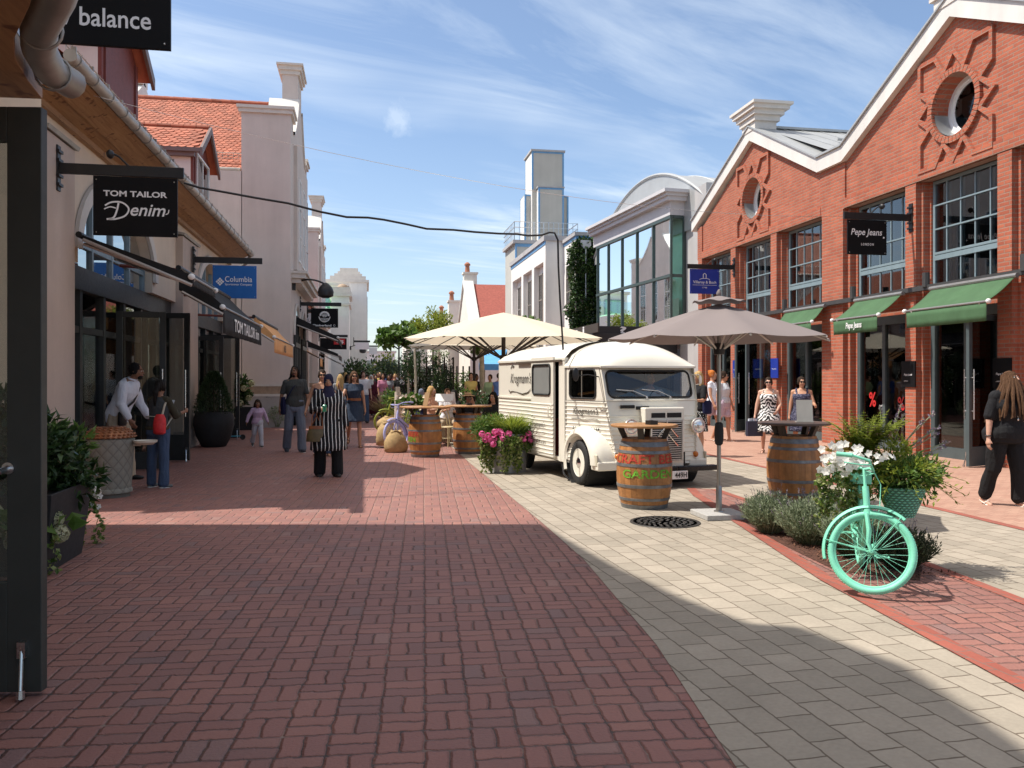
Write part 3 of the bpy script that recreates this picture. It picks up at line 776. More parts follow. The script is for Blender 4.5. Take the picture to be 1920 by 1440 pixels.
hang_sign('blue sign with a white diamond mark and shop name', -3.95, -2.40, 20.3, 4.38, -3.52, -2.53, 4.26, 3.49, blue_pan, deco_col, lamp=False)
def deco_tree(q, P, w, h, y):
 put_text(q, 'Timberland', P(.07, .06), RX, UZ, w * .68, h * .11, .03)
 cx, _, cz = P(.5, .58); R = h * .30
 q.add([(cx + R * math.cos(a) * k, y - .004, cz + R * math.sin(a) * k) for k in (1, .86) for a in [PI + PI * i / 16 for i in range(17)]], [(i, i + 1, 18 + i, 17 + i) for i in range(16)])
 for k in range(11):
  a = PI * (k + .2) / 10.6; x, z = cx + R * .72 * math.cos(a), cz + R * .15 + R * .62 * math.sin(a)
  q.ell((x, y - .003, z), (R * .16, .003, R * .16), nu=8, nv=4); flat_strip(q, [(cx, cz - R * .3), (cx + (x - cx) * .5, cz + (z - cz) * .4), (x, z)], R * .03, y)
 flat_strip(q, [(cx, cz + R * .1), (cx, cz - R * .6)], R * .09, y)
 for k in range(3): flat_strip(q, [(cx - R * (.8 - k * .12), cz - R * (.35 + k * .2)), (cx + R * (.8 - k * .12), cz - R * (.35 + k * .2))], R * .04, y)
 c2 = P(.86, .115); q.add([(c2[0] + h * .055 * math.cos(a) * k, y - .004, c2[2] + h * .055 * math.sin(a) * k) for k in (1, .7) for a in [2 * PI * i / 12 for i in range(12)]], [(i, (i + 1) % 12, 12 + (i + 1) % 12, 12 + i) for i in range(12)])
YT = 32.0
tx = lambda u, v, Y=YT: onY(u, v, Y)
hang_sign('black sign with a white tree emblem above the shop name', -2.42, tx(640, 573)[0], YT, tx(640, 571)[2], tx(583, 580)[0], tx(634, 580)[0], tx(583, 578)[2], tx(583, 614)[2], blk_pan, deco_tree, lamp=False)
def deco_lda(q, P, w, h, y): put_text(q, 'RLA', P(.35, .35), RX, UZ, w * .55, h * .22)
o = hang_sign('small white sign half hidden behind the black tree sign', -2.42, tx(590, 575, 36)[0], 36.0, tx(580, 583, 36)[2], tx(566, 590, 36)[0], tx(588, 590, 36)[0], tx(570, 587, 36)[2], tx(570, 612, 36)[2], M('white sign panel', (.74, .75, .78), .5, var=.03), deco_lda, lamp=False)
for ch in o.children_recursive:
 if ch.name.startswith('lettering'): ch.data.materials[0] = M('grey lettering', (.12, .12, .12), .6)
def deco_vis(q, P, w, h, y): pass
o = hang_sign('dark sign with a red label reading VI\'S down the street', tx(598, 640, 46)[0], tx(652, 640, 46)[0], 46.0, tx(620, 630, 46)[2], tx(600, 640, 46)[0], tx(650, 640, 46)[0], tx(620, 634, 46)[2], tx(620, 655, 46)[2], blk_pan, deco_vis, lamp=False)
a, b = tx(626, 646, 45.95), tx(647, 635, 45.95)
mb = MB(); mb.box(a[0], 45.93, a[2], b[0], 45.96, b[2]); rp = mb.build('red_label', M('red label', (.5, .015, .02), .5), o)
mb = MB(); put_text(mb, "VI'S", (a[0] + .08, 45.925, a[2] + .08), RX, UZ, (b[0] - a[0]) - .16, (b[2] - a[2]) - .16, .03); mb.build('lettering', letter_white, rp)
for u0, u1, v0, v1, Y, lb in ((666, 692, 641, 655, 62, 'nearer of two small white hanging signs far down the street'), (692, 707, 650, 664, 80, 'farther of two small white hanging signs down the street')):
 hang_sign(lb, tx(u0 - 3, v0, Y)[0], tx(u1 + 2, v0, Y)[0], Y, tx(u0, v0 - 1, Y)[2], tx(u0, v0, Y)[0], tx(u1, v0, Y)[0], tx(u0, v0 + 1, Y)[2], tx(u0, v1, Y)[2], M('white sign panel', (.74, .75, .78), .5, var=.03), deco_vis, lamp=False)
def pepe_script(q, P, w, h, y, sx=1):
 put_text(q, 'Pepe Jeans', P(.08, .50), RX, UZ, w * .80, h * .24, .012, .22)
 put_text(q, 'LONDON', P(.34, .26), RX, UZ, w * .32, h * .07, .02, 0, 1.5)
 q.add([(P(.92, .5)[0] + .02 * math.cos(a), y - .004, P(.92, .5)[2] + .02 * math.sin(a)) for a in [2 * PI * i / 10 for i in range(10)]], [tuple(range(10))])
hang_sign('black sign with white handwritten shop name on the brick pier', XW, 9.75, 15.65, 4.98, 9.83, 10.72, 4.90, 4.18, blk_pan, pepe_script)
def deco_vb(q, P, w, h, y):
 put_text(q, 'Villeroy & Boch', P(.10, .38), RX, UZ, w * .80, h * .15, .008)
 put_text(q, '1748', P(.42, .22), RX, UZ, w * .16, h * .06)
 q.box(P(.08, .345)[0], y - .005, P(.08, .345)[2], P(.92, .345)[0], y - .001, P(.92, .345)[2] + .008)
 a, b = P(.44, .72), P(.56, .72)
 flat_strip(q, [(P(.45, .63)[0], P(.45, .63)[2]), (P(.45, .78)[0], P(.45, .78)[2]), (P(.5, .83)[0], P(.5, .83)[2]), (P(.55, .78)[0], P(.55, .78)[2]), (P(.55, .63)[0], P(.55, .63)[2])], .010, y)
 flat_strip(q, swirl(P, [(.32, .58), (.42, .62), (.5, .62), (.58, .62), (.68, .58)]), .007, y)
hang_sign('royal blue sign with white two word shop name on the brick pier', XW, 9.75, 24.1, 5.06, 9.84, 10.78, 4.98, 4.22, navy, deco_vb)
near = thing('shop_house', 'cream plastered shop with a low pine soffit and curved zinc gutter at the left edge', 'building', (-3.5, 4, 0))
mb = MB()
prof = [(-4, 0), (9.83, 0), (9.83, 8.77), (7.8, 9.07), (6.67, 9.40), (6.08, 9.70), (6.0, 10.16), (5.26, 10.5), (4.25, 10.26), (3.3, 9.9), (2.4, 9.2), (-4, 8.9)]
mb.prism(prof, lambda p, q, t: (t, p, q), -3.95, -3.5)
mb.box(-9, 9.5, 0, -3.95, 9.8, 8.5)
mb.build('wall', plaster_cream, near)
mb = MB(); mb.box(-3.5, 5.2, 0, -3.46, 7.0, 2.9); mb.box(-3.5, 5.0, 0, -3.40, 5.2, 3.05); mb.box(-3.5, 7.0, 0, -3.40, 7.15, 3.05)
mb.build('window', blue_frame, near)
GP = [(-.85, -3), (-.85, 2.5), (-.98, 3.05), (-1.2, 3.53), (-1.39, 3.88), (-1.48, 4.13), (-1.53, 4.42), (-1.49, 4.60)]
GP2 = [(x - .10, y) for x, y in GP]
mb = MB(); pts = [(-3.5, -3)] + GP2[:-1] + [(-1.66, 4.68), (-3.5, 4.80)]
mb.prism(pts, lambda p, q, t: (p, q, t), 3.06, 3.20); mb.build('soffit', wood_soffit, near, bevel=.004)
mb = MB(); mb.prism([(-3.5, -3)] + GP2[:-1] + [(-1.7, 4.6), (-3.5, 4.7)], lambda p, q, t: (p, q, t), 3.205, 3.26); mb.build('canopy_roof', zinc, near)
mb = MB(); mb.tube([(x, y, 3.12) for x, y in GP], .075, 12); gut = mb.build('gutter', zinc_dark, near, smooth=True)
mb = MB()
for i in (2, 4, 6): mb.tube([(GP[i][0] + .085 * math.cos(a), GP[i][1] + .03, 3.12 + .085 * math.sin(a)) for a in [2 * PI * k / 16 for k in range(16)]], .007, 5, closed=True)
mb.build('gutter_hook', zinc_dark, gut, smooth=True)
dl = leafdoor(near, (-3.05, 4.75), -.14, 1.46, 2.95, green_door, glass_dark, handle=False, panel=.55, pw=.17)
mb = MB(); m = Matrix.Translation((-3.05, 4.75, .02)) @ Matrix.Rotation(-.14, 4, 'Z')
mb.tube([m @ Vector(p) for p in ((1.30, -.03, 1.13), (1.30, -.11, 1.12), (1.02, -.14, 1.00), (.75, -.12, .93))], .016, 10); mb.lathe([(.0, 0), (.03, 0), (.03, .012), (0, .012)], n=16, mx=m @ Matrix.Translation((1.30, -.03, 1.13)) @ Matrix.Rotation(PI / 2, 4, 'X'))
mb.build('handle', steel, dl, smooth=True)
tt = thing('shop_house', 'long pale pink shop house with pine eaves, arched windows and tiled dormers', 'building', (-4, 18, 0))
ZE = 5.15; BAY = [(12.45, 19.4), (21.1, 26.1)]
mb = MB()
for a, b in ((11.4, 12.45), (19.4, 21.1), (26.1, 26.8)): mb.box(-4.6, a, 0, -4.0, b, 4.78)
mb.build('pilaster', plaster_rose, tt)
mb = MB()
for a, b in ((11.34, 12.5), (19.34, 21.16), (26.04, 26.8)):
 mb.add([(-4.6, a, 4.9), (-3.96, a, 4.79), (-3.96, b, 4.79), (-4.6, b, 4.9), (-4.6, a, 4.96), (-3.94, a, 4.84), (-3.94, b, 4.84), (-4.6, b, 4.96)], [(3, 2, 1, 0), (4, 5, 6, 7), (0, 1, 5, 4), (1, 2, 6, 5), (2, 3, 7, 6)])
mb.build('pilaster_cap', zinc_dark, tt)
mb = MB()
for a, b in ((11.36, 12.47), (19.38, 21.12), (26.08, 26.82)): mb.box(-4.2, a, 0, -3.975, b, .42)
mb.build('plinth', M('stone plinth', (.36, .31, .28), .85, var=.1, vs=4, bump=.2), tt)
mb = MB(); ARC = [(15.2, 2.15, 3.5, 1.22), (23.6, 1.9, 3.5, 1.2)]
yb = 11.2; Z0 = 3.3
for cy, hw, zs, rise in ARC:
 N = 20; top = []
 for k in range(N + 1):
  a = PI - PI * k / N; top.append((cy + hw * math.cos(a), zs + rise * math.sin(a)))
 ya, yc = cy - hw, cy + hw
 mb.prism([(yb, Z0), (ya, Z0), (ya, zs), (ya, ZE + .4), (yb, ZE + .4)], lambda p, q, t: (t, p, q), -4.4, -4.15)
 for (p0, z0), (p1, z1) in zip(top, top[1:]):
  mb.add([(-4.15, p0, z0), (-4.15, p1, z1), (-4.15, p1, ZE + .4), (-4.15, p0, ZE + .4), (-4.4, p0, z0), (-4.4, p1, z1)], [(0, 1, 2, 3), (0, 4, 5, 1)])
 yb = yc
mb.prism([(yb, Z0), (26.7, Z0), (26.7, ZE + .4), (yb, ZE + .4)], lambda p, q, t: (t, p, q), -4.4, -4.15)
mb.box(-9, 26.4, 0, -4.42, 26.7, 5.3); mb.box(-9, 11.2, 0, -4.42, 11.4, 5.3)
mb.build('wall', plaster_warm, tt)
for cy, hw, zs, rise in ARC:      # moulded arch trim, window
 mb = MB(); N = 24; tr = []
 for k, (f, x) in enumerate(((1.0, -4.14), (1.0, -4.08), (1.10, -4.08), (1.10, -4.14))):
  tr.append([(x, cy + hw * f * math.cos(PI - PI * i / N), zs + rise * (f + (.08 if k > 1 else 0)) * math.sin(PI - PI * i / N)) for i in range(N + 1)])
 vs = [p for r in tr for p in r]; mb.add(vs, [(r * (N + 1) + i, r * (N + 1) + i + 1, (r + 1) * (N + 1) + i + 1, (r + 1) * (N + 1) + i) for r in range(3) for i in range(N)])
 w = mb.build('arch_trim', stone, tt)
 g = MB(); pts = [(cy + hw * .985 * math.cos(PI * i / N), zs + rise * .985 * math.sin(PI * i / N)) for i in range(N + 1)] + [(cy - hw * .985, Z0), (cy + hw * .985, Z0)]
 g.prism(pts, lambda p, q, t: (t, p, q), -4.34, -4.325)
 fr = MB()
 for k in range(5):
  y = cy - hw * .97 + hw * 1.94 * k / 4; zt = zs + rise * math.sqrt(max(0, 1 - ((y - cy) / hw) ** 2)) - .01
  fr.box(-4.36, y - .04, Z0, -4.28, y + .04, zt)
 fr.box(-4.355, cy - hw * .97, 3.62, -4.285, cy + hw * .97, 3.70)
 ww = fr.build('window', blue_frame, tt); g.build('pane', glass_sky, ww)
for a, b in BAY:
 mb = MB()
 mb.box(-4.45, a, 2.95, -4.25, b, 3.3)
 n = 6 if b - a > 6 else 4
 for k in range(n + 1):
  y = a + (b - a) * k / n; mb.box(-4.42, y - .06, 0, -4.28, y + .06, 2.95)
 mb.box(-4.42, a, 2.3, -4.29, b, 2.4); mb.box(-4.42, a, 0, -4.29, b, .25)
 f = mb.build('shop_front', dark_frame, tt); g = MB(); g.box(-4.36, a, .2, -4.345, b, 2.96); g.build('pane', glass_dark, f)
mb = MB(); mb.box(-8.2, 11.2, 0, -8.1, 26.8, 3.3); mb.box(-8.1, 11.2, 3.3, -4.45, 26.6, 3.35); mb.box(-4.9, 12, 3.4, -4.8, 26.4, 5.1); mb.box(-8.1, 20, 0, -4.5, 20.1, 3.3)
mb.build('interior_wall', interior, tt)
g = goods(120, -7.6, -6.8, 12.8, 25.5, (.4, .9, 1.3, 1.7), 6); o = g.build('shop_stock', GOODM, tt); o['kind'] = 'stuff'
lm = bpy.data.materials.new('warm lamp'); lm.use_nodes = True; e = lm.node_tree.nodes['Principled BSDF']; e.inputs['Emission Color'].default_value = (1, .6, .25, 1); e.inputs['Emission Strength'].default_value = 3
for y, z in ((15.1, 2.5), (15.6, 2.25), (17.2, 2.5)):
 mb = MB(); mb.ell((-5.6, y, z), .035); mb.build('ceiling_lamp', lm, tt, smooth=True)
leafdoor(tt, (-4.25, 17.0), -.18, .92, 2.85, dark_frame, glass_dark, panel=.5)
leafdoor(tt, (-4.25, 15.3), .12, .80, 2.75, dark_frame, glass_dark, panel=.3)
leafdoor(tt, (-4.25, 23.1), -.12, .95, 2.75, dark_frame, glass_dark, panel=.5)
leafdoor(tt, (-4.25, 22.0), -.05, .70, 2.65, dark_frame, glass_dark, panel=.4)
Y0, Y1 = 10.95, 26.6
mb = MB()
mb.add([(-4.16, Y0, 5.14), (-3.86, Y0, 5.27), (-3.86, Y1, 5.27), (-4.16, Y1, 5.14)], [(3, 2, 1, 0)])
mb.box(-4.16, Y0, 5.10, -4.06, Y1, 5.20); mb.add([(-3.87, Y0, 5.24), (-3.54, Y0, 5.41), (-3.54, Y1, 5.41), (-3.87, Y1, 5.24), (-3.87, Y0, 5.30), (-3.54, Y0, 5.47), (-3.54, Y1, 5.47), (-3.87, Y1, 5.30)], [(3, 2, 1, 0), (4, 5, 6, 7), (0, 1, 5, 4), (2, 3, 7, 6), (0, 4, 7, 3), (1, 2, 6, 5)])
mb.build('soffit', wood_soffit, tt)
mb = MB(); mb.tube([(-3.46, 10.6 + (Y1 - 10.6) * k / 40, 5.45) for k in range(41)], .078, 12); gt = mb.build('gutter', M('gutter zinc', (.45, .42, .38), .5, .45, var=.12, vs=4), tt, smooth=True)
mb = MB()
for k in range(24):
 y = Y0 - .2 + k * .66; mb.tube([(-3.46 + .085 * math.cos(a), y, 5.45 + .085 * math.sin(a)) for a in [2 * PI * i / 14 for i in range(14)]], .008, 5, closed=True)
mb.build('gutter_hook', zinc_dark, gt, smooth=True)
mb = MB(); mb.tube([(-3.5, 26.55, 5.4), (-3.62, 26.7, 5.2), (-4.0, 26.9, 4.95), (-4.0, 26.9, 0)], .05, 10); mb.build('downpipe', zinc_dark, tt, smooth=True)
mb = MB()
for z in (5.62, 5.70, 5.78): mb.tube([(-3.62, Y0, z), (-3.62, Y1, z)], .007, 5)
for k in range(110): y = Y0 + k * .148; mb.tube([(-3.62, y, 5.58), (-3.62, y, 5.80)], .004, 4)
for k in range(24): y = Y0 + .3 + k * .68; mb.box(-3.66, y, 5.5, -3.6, y + .03, 5.8)
mb.build('snow_guard', zinc_dark, tt)
def tiles(mb, o, ex, ux, w, L, tw=.19, ts=.155):
 """rows of round ended tiles; o origin at the eave, ex along it, ux up the slope"""
 o, ex, ux = Vector(o), Vector(ex).normalized(), Vector(ux).normalized(); n = ex.cross(ux)
 if n.z < 0: n = -n
 for j in range(int(L / ts)):
  off = (j % 2) * tw / 2
  for i in range(-1, int(w / tw) + 1):
   x0 = i * tw + off
   if x0 < 0 or x0 + tw > w: continue
   b = o + ex * x0 + ux * j * ts; k = .004
   pts = [b + ex * k + ux * .05, b + ex * tw * .2, b + ex * tw * .5 - ux * .025, b + ex * tw * .8, b + ex * (tw - k) + ux * .05, b + ex * (tw - k) + ux * (ts + .06), b + ex * k + ux * (ts + .06)]
   lift = [.028] * 5 + [.008] * 2; z = random.uniform(0, .006)
   P = [p + n * (l + z) for p, l in zip(pts, lift)]; Q_ = [p for p in pts[:5]]
   mb.add(P + Q_, [(0, 1, 2, 3, 4, 5, 6)] + [(7 + q, 8 + q, q + 1, q) for q in range(4)])
mb = MB()
Y0 = 11.45
SLP = Vector((-1, 0, .82)).normalized()
mb.add([(-3.5, Y0, 5.50), (-3.5, Y1, 5.50), (-8.5, Y1, 9.6), (-8.5, Y0, 9.6)], [(3, 2, 1, 0)]); mb.add([(-3.5, Y0, 5.46), (-3.5, Y1, 5.46), (-8.5, Y1, 9.5), (-8.5, Y0, 9.5)], [(0, 1, 2, 3)])
tiles(mb, (-3.5, Y0, 5.5), (0, 1, 0), SLP, Y1 - Y0, 2.2); mb.build('roof', tile, tt)
def dormer(y, w, X=-4.25, z0=6.0, ze=7.45, zr=8.2, win=True):
 m = MB(); xb = -8
 m.box(xb, y - w / 2, z0 - .6, X - .06, y - w / 2 + .06, ze); m.box(xb, y + w / 2 - .06, z0 - .6, X - .06, y + w / 2, ze)
 d = m.build('dormer', plaster_white, tt)
 m = MB(); m.prism([(y - w / 2, z0 - .3), (y + w / 2, z0 - .3), (y + w / 2, ze), (y, zr - .05), (y - w / 2, ze)], lambda p, q, t: (t, p, q), X - .06, X)
 m.box(X - .02, y - w / 2 + .12, z0 + .1, X + .03, y - w / 2 + .26, ze); m.box(X - .02, y + w / 2 - .26, z0 + .1, X + .03, y + w / 2 - .12, ze)
 m.build('gable_front', red_wood, d)
 if win: window_grid(d, X + .02, y - w / 2 + .28, y + w / 2 - .28, z0 + .3, ze - .1, 2, [], .05, white_paint, glass_up)
 m = MB()
 for s in (-1, 1):
  e = y + s * (w / 2 + .18); k = (zr - ze) / (w / 2); ee = zr - k * (w / 2 + .18)
  m.add([(xb, e, ee), (X + .22, e, ee), (X + .22, y, zr), (xb, y, zr), (xb, e, ee - .05), (X + .22, e, ee - .05), (X + .22, y, zr - .05), (xb, y, zr - .05)], [(0, 1, 2, 3) if s < 0 else (3, 2, 1, 0), (4, 5, 6, 7), (0, 1, 5, 4), (1, 2, 6, 5)])
  tiles(m, (xb if s < 0 else X + .2, e, ee + .005), (1 if s < 0 else -1, 0, 0), (0, -s, k), X + .2 - xb, math.hypot(w / 2 + .18, zr - ee))
 for k2 in range(13): m.tube([(X + .2 - k2 * .32, y, zr + .03), (X + .2 - k2 * .32 - .34, y, zr + .03)], .06, 8)
 m.build('roof', tile, d)
 m = MB()
 for s in (-1, 1):
  e = y + s * (w / 2 + .2); k = (zr - ze) / (w / 2); ee = zr - k * (w / 2 + .2)
  m.add([(X + .20, e, ee - .16), (X + .20, y, zr - .14), (X + .20, y, zr + .05), (X + .20, e, ee + .05), (X + .26, e, ee - .16), (X + .26, y, zr - .14), (X + .26, y, zr + .05), (X + .26, e, ee + .05)], [(0, 1, 2, 3), (4, 5, 6, 7), (0, 4, 5, 1), (3, 2, 6, 7), (0, 3, 7, 4)])
 for s in (-1,): m.box(xb, y + s * (w / 2 + .16) - .05, ze - .2, X + .2, y + s * (w / 2 + .16) + .05, ze - .1); m.box(xb, y + s * (w / 2 + .08) - .06, ze - .3, X + .05, y + s * (w / 2 + .08) + .06, ze - .2)
 m.build('verge_board', M('verge zinc brown', (.20, .15, .14), .5, .3), d)
dormer(22.9, 2.2); dormer(15.6, 2.2, win=False)
def pink_house(y0, X, label, back=-9.0, full=True, k=1.0):
 """gable front on the plane X between y0 and y0+7.6; shoulders, stepped finial, roof ridge running back"""
 t = thing('gable_house', label, 'building', (X, y0, 0)); yc = y0 + 3.8
 P = [(y0, 0), (y0, 10.27), (y0 + 1.05, 10.27), (y0 + 1.05, 10.0)]
 for i in range(7):
  q = i / 6; P.append((y0 + 1.05 + 1.95 * q, 10.0 + 1.75 * (q ** 1.5)))
 P += [(y0 + 3.0, 12.75)]
 P += [(2 * yc - a, b) for a, b in P[::-1]]
 mb = MB(); mb.prism(P[1:-1] + [(y0 + 7.6, 3.2), (y0, 3.2)], lambda p, q, s: (s, p, q), X - .55, X)
 mb.box(X - 1.55, y0, 0, X - .55, y0 + 1.05, 10.27); mb.box(X - 1.55, y0 + 6.55, 0, X - .55, y0 + 7.6, 10.27)
 mb.box(X - .55, y0 + .002, 0, X, y0 + 1.05, 3.2); mb.box(X - .55, y0 + 6.55, 0, X, y0 + 7.6, 3.2)
 mb.box(X, y0 + 1.25, 5.35, X + .12, y0 + 6.35, 9.6)
 mb.build('gable_wall', plaster_pink, t, fix=True)
 mb = MB(); mb.box(back, y0 + .55, 0, X - 1.55, y0 + .95, 8.35); mb.box(back, y0 + 6.6, 0, X - 1.55, y0 + 7.0, 8.35); mb.box(back, y0 + .55, 0, back + .3, y0 + 7, 9)
 mb.build('side_wall', plaster_pale, t)
 mb = MB()
 for a, b in ((y0 - .08, y0 + 1.12), (y0 + 6.48, y0 + 7.68)):
  mb.box(X - 1.63, a, 10.27, X + .08, b, 10.40); mb.box(X - 1.69, a - .05, 10.40, X + .13, b + .05, 10.50)
 mb.box(X - .62, y0 + 2.95, 12.65, X + .07, y0 + 4.65, 12.8); mb.box(X - .68, y0 + 2.88, 12.8, X + .14, y0 + 4.72, 12.95); mb.box(X - .74, y0 + 2.8, 12.95, X + .2, y0 + 4.8, 13.02)
 mb.build('cornice', stone, t)
 mb = MB()
 for s in (1, -1):
  L = [(a, b) for a, b in P[3:11]]
  for (a0, b0), (a1, b1) in zip(L, L[1:]):
   if abs(a1 - a0) < .01: continue
   if s < 0: a0, a1 = 2 * yc - a0, 2 * yc - a1
   mb.add([(X - 1.0, a0, b0 + .02), (X + .06, a0, b0 + .02), (X + .06, a1, b1 + .02), (X - 1.0, a1, b1 + .02), (X - 1.0, a0, b0 - .1), (X + .06, a0, b0 - .1), (X + .06, a1, b1 - .1), (X - 1.0, a1, b1 - .1)], [(0, 1, 2, 3), (7, 6, 5, 4), (1, 5, 6, 2), (0, 3, 7, 4)])
 mb.build('coping', coping_white, t)
 mb = MB(); ze, zr = 8.45, 11.75
 for s in (-1, 1):
  e = yc + s * 3.55
  mb.add([(back - .2, e, ze), (X - .56, e, ze), (X - .56, yc, zr), (back - .2, yc, zr), (back - .2, e, ze - .1), (X - .56, e, ze - .1), (X - .56, yc, zr - .1), (back - .2, yc, zr - .1)], [(0, 1, 2, 3), (7, 6, 5, 4), (0, 4, 5, 1), (0, 3, 7, 4)])
 if full: tiles(mb, (back - .2, yc - 3.55, ze), (1, 0, 0), (0, 3.55, 3.3), X - .6 - back, math.hypot(3.55, 3.3))
 for q in range(int((X - back) / .33)): mb.tube([(back + q * .33, yc, zr + .05), (back + q * .33 + .36, yc, zr + .04)], .08, 8)
 rf = mb.build('roof', tile if full else tile_dk, t)
 mb = MB(); mb.tube([(back - .2, yc - 3.62, ze - .02), (X - 1.6, yc - 3.62, ze - .02)], .07, 10); mb.box(back, yc - 3.5, ze - .42, X - 1.55, yc - 3.3, ze - .1)
 for z in (0, .09, .18): mb.tube([(back, yc - 3.3, ze + .42 + z), (X - 1.6, yc - 3.3, ze + .42 + z)], .012, 5)
 for q in range(40):
  x = back + q * .17
  if x < X - 1.6: mb.tube([(x, yc - 3.3, ze + .4), (x, yc - 3.3, ze + .62)], .008, 4)
 mb.build('gutter', zinc_dark, rf)
 for a in (y0 + 1.75, y0 + 3.45, y0 + 5.15): window_grid(t, X + .13, a, a + .8, 5.7, 8.6, 2, [(6.6, .03), (7.6, .03)], .05, white_paint, glass_up)
 mb = MB(); mb.box(X, y0 + .3, 4.95, X + .45, y0 + 7.3, 5.10); mb.box(X, y0 + .25, 5.10, X + .52, y0 + 7.35, 5.18); mb.box(X, y0 + .4, 4.8, X + .3, y0 + 7.2, 4.95)
 mb.build('ledge', stone, t)
 for cy in (y0 + 2.2, y0 + 5.4):
  N = 16; g = MB(); g.prism([(cy + 1.0 * math.cos(PI * i / N), 3.1 + 1.05 * math.sin(PI * i / N)) for i in range(N + 1)] + [(cy - 1.0, .1), (cy + 1.0, .1)], lambda p, q, s: (s, p, q), X + .01, X + .03)
  f = MB()
  for q in (-1, -.34, .34, 1): f.box(X, cy + q - .05, 0, X + .08, cy + q + .05, 2.8 + (1.0 if abs(q) < .5 else .35))
  f.box(X, cy - 1, 2.7, X + .085, cy + 1, 2.85)
  f.box(X, cy - 1.05, 0, X + .075, cy + 1.05, .3)
  w = f.build('shop_window', dark_frame, t); g.build('pane', glass_dark, w)
  tr = MB(); tr.tube([(X + .03, cy + 1.06 * math.cos(PI * i / N), 3.1 + 1.11 * math.sin(PI * i / N)) for i in range(N + 1)], .05, 6); tr.build('arch_trim', stone, w)
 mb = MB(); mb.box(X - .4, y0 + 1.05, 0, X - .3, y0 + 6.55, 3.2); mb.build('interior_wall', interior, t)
 mb = MB(); mb.box(back, y0 + .90 if False else y0 - .03, 1.35, X + .03, y0 + .0, 1.42); mb.box(back, y0 - .025, 1.02, X + .02, y0, 1.10)
 mb.build('dado_rail', stone, t)
 mb = MB(); mb.box(back, y0 - .015, 1.10, X + .01, y0, 1.35); mb.build('tile_band', M('dado tile', (.36, .26, .18), .6, var=.2, vs=9), t)
 mb = MB(); mb.box(back, y0 - .012, 0, X, y0 + .9, 1.02); mb.build('plinth_wall', M('grey plinth render', (.40, .37, .35), .9, var=.06), t)
 return t
h1 = pink_house(28.0, -2.42, 'nearer pale pink house with a tall curved gable and orange tiled roof', back=-8.2)
mb = MB(); mb.box(-8.2, 28.0, 0, -3.95, 28.55, 8.35); mb.build('side_wall', plaster_pale, h1)
h2 = pink_house(50.0, -2.75, 'farther pale pink house with the same curved gable and finial', back=-9, full=False)
for o in h2.children:
 if o.name.startswith('roof'): o.data.materials[0] = tile
wb = thing('white_roof_house', 'house with a white sloping metal roof behind the orange tiles', 'building', (-14, 33, 0))
mb = MB(); mb.box(-22, 30, 0, -8.6, 38, 10.2); mb.build('wall', plaster_white, wb)
mb = MB(); mb.add([(-22, 29.7, 10.2), (-8.4, 29.7, 10.2), (-8.4, 34, 13.05), (-22, 34, 13.05), (-22, 38, 10.2), (-8.4, 38, 10.2)], [(0, 1, 2, 3), (3, 2, 5, 4), (1, 5, 2), (0, 3, 4)]); mb.box(-9.2, 33.6, 12.9, -8.4, 34.4, 13.4)
mb.build('roof', coping_white, wb)
lk = thing('link_house', 'low pink shop wing between the two pink gable houses', 'building', (-3.2, 43, 0))
mb = MB(); mb.box(-8, 35.6, 0, -3.1, 50, 4.9); mb.box(-3.1, 38, 0, -2.9, 38.6, 4.6); mb.box(-3.1, 44, 0, -2.9, 44.6, 4.6); mb.build('wall', plaster_pink, lk)
mb = MB(); mb.add([(-2.5, 35.7, 5.0), (-2.5, 50, 5.0), (-6, 50, 7.6), (-6, 35.7, 7.6)], [(0, 1, 2, 3)]); mb.box(-3.2, 35.7, 4.8, -2.5, 50, 4.98); mb.build('roof', tile, lk)
mb = MB(); mb.tube([(-2.42, 35.7, 5.0), (-2.42, 50, 5.0)], .08, 8); mb.tube([(-2.42, 35.9, 4.9), (-2.7, 35.9, 4.5), (-2.75, 35.9, 0)], .05, 8); mb.build('gutter', zinc_dark, lk, smooth=True)
mb = MB()
for a, b in ((36, 37.9), (38.7, 43.9), (44.7, 49.5)): mb.box(-3.09, a, 0, -3.05, b, 3.0)
w = mb.build('shop_window', glass_dark, lk)
awning('large black awning nearest the camera over the dark shop door', -3.95, 3.60, -2.45, 3.06, 12.5, 14.3, .10, fab_black, cheek=.02)
awning('black awning with white capital lettering on its valance', -3.05, 3.42, -2.35, 2.80, 14.5, 19.6, .42, fab_black, txt='TOM TAILOR inn', tf=(.22, .90), wall=-4.0, cheek=.35)
awning('orange tan awning in front of the pink gable house', -2.68, 3.10, -2.2, 2.62, 21.0, 26.2, .36, fab_tan, txt='KB', tm=M('brown lettering', (.06, .03, .02), .6), tf=(.44, .56), wall=-4.0, cheek=.3)
awning('black awning with a white edge below the tree emblem sign', -2.4, 3.75, -.95, 3.05, 29.8, 34.5, .16, fab_black, cheek=.25)
awning('black awning farther down below the dark red label sign', -2.6, 3.3, -1.2, 2.7, 39, 43.5, .2, fab_black, cheek=.25)
awning('small black awning with row of spots far down the left side', -2.7, 3.2, -1.4, 2.5, 51.5, 57, .12, fab_black)
awning('narrow tan awning between two black awnings', -2.75, 3.0, -1.9, 2.5, 36.2, 38.0, .35, fab_tan)
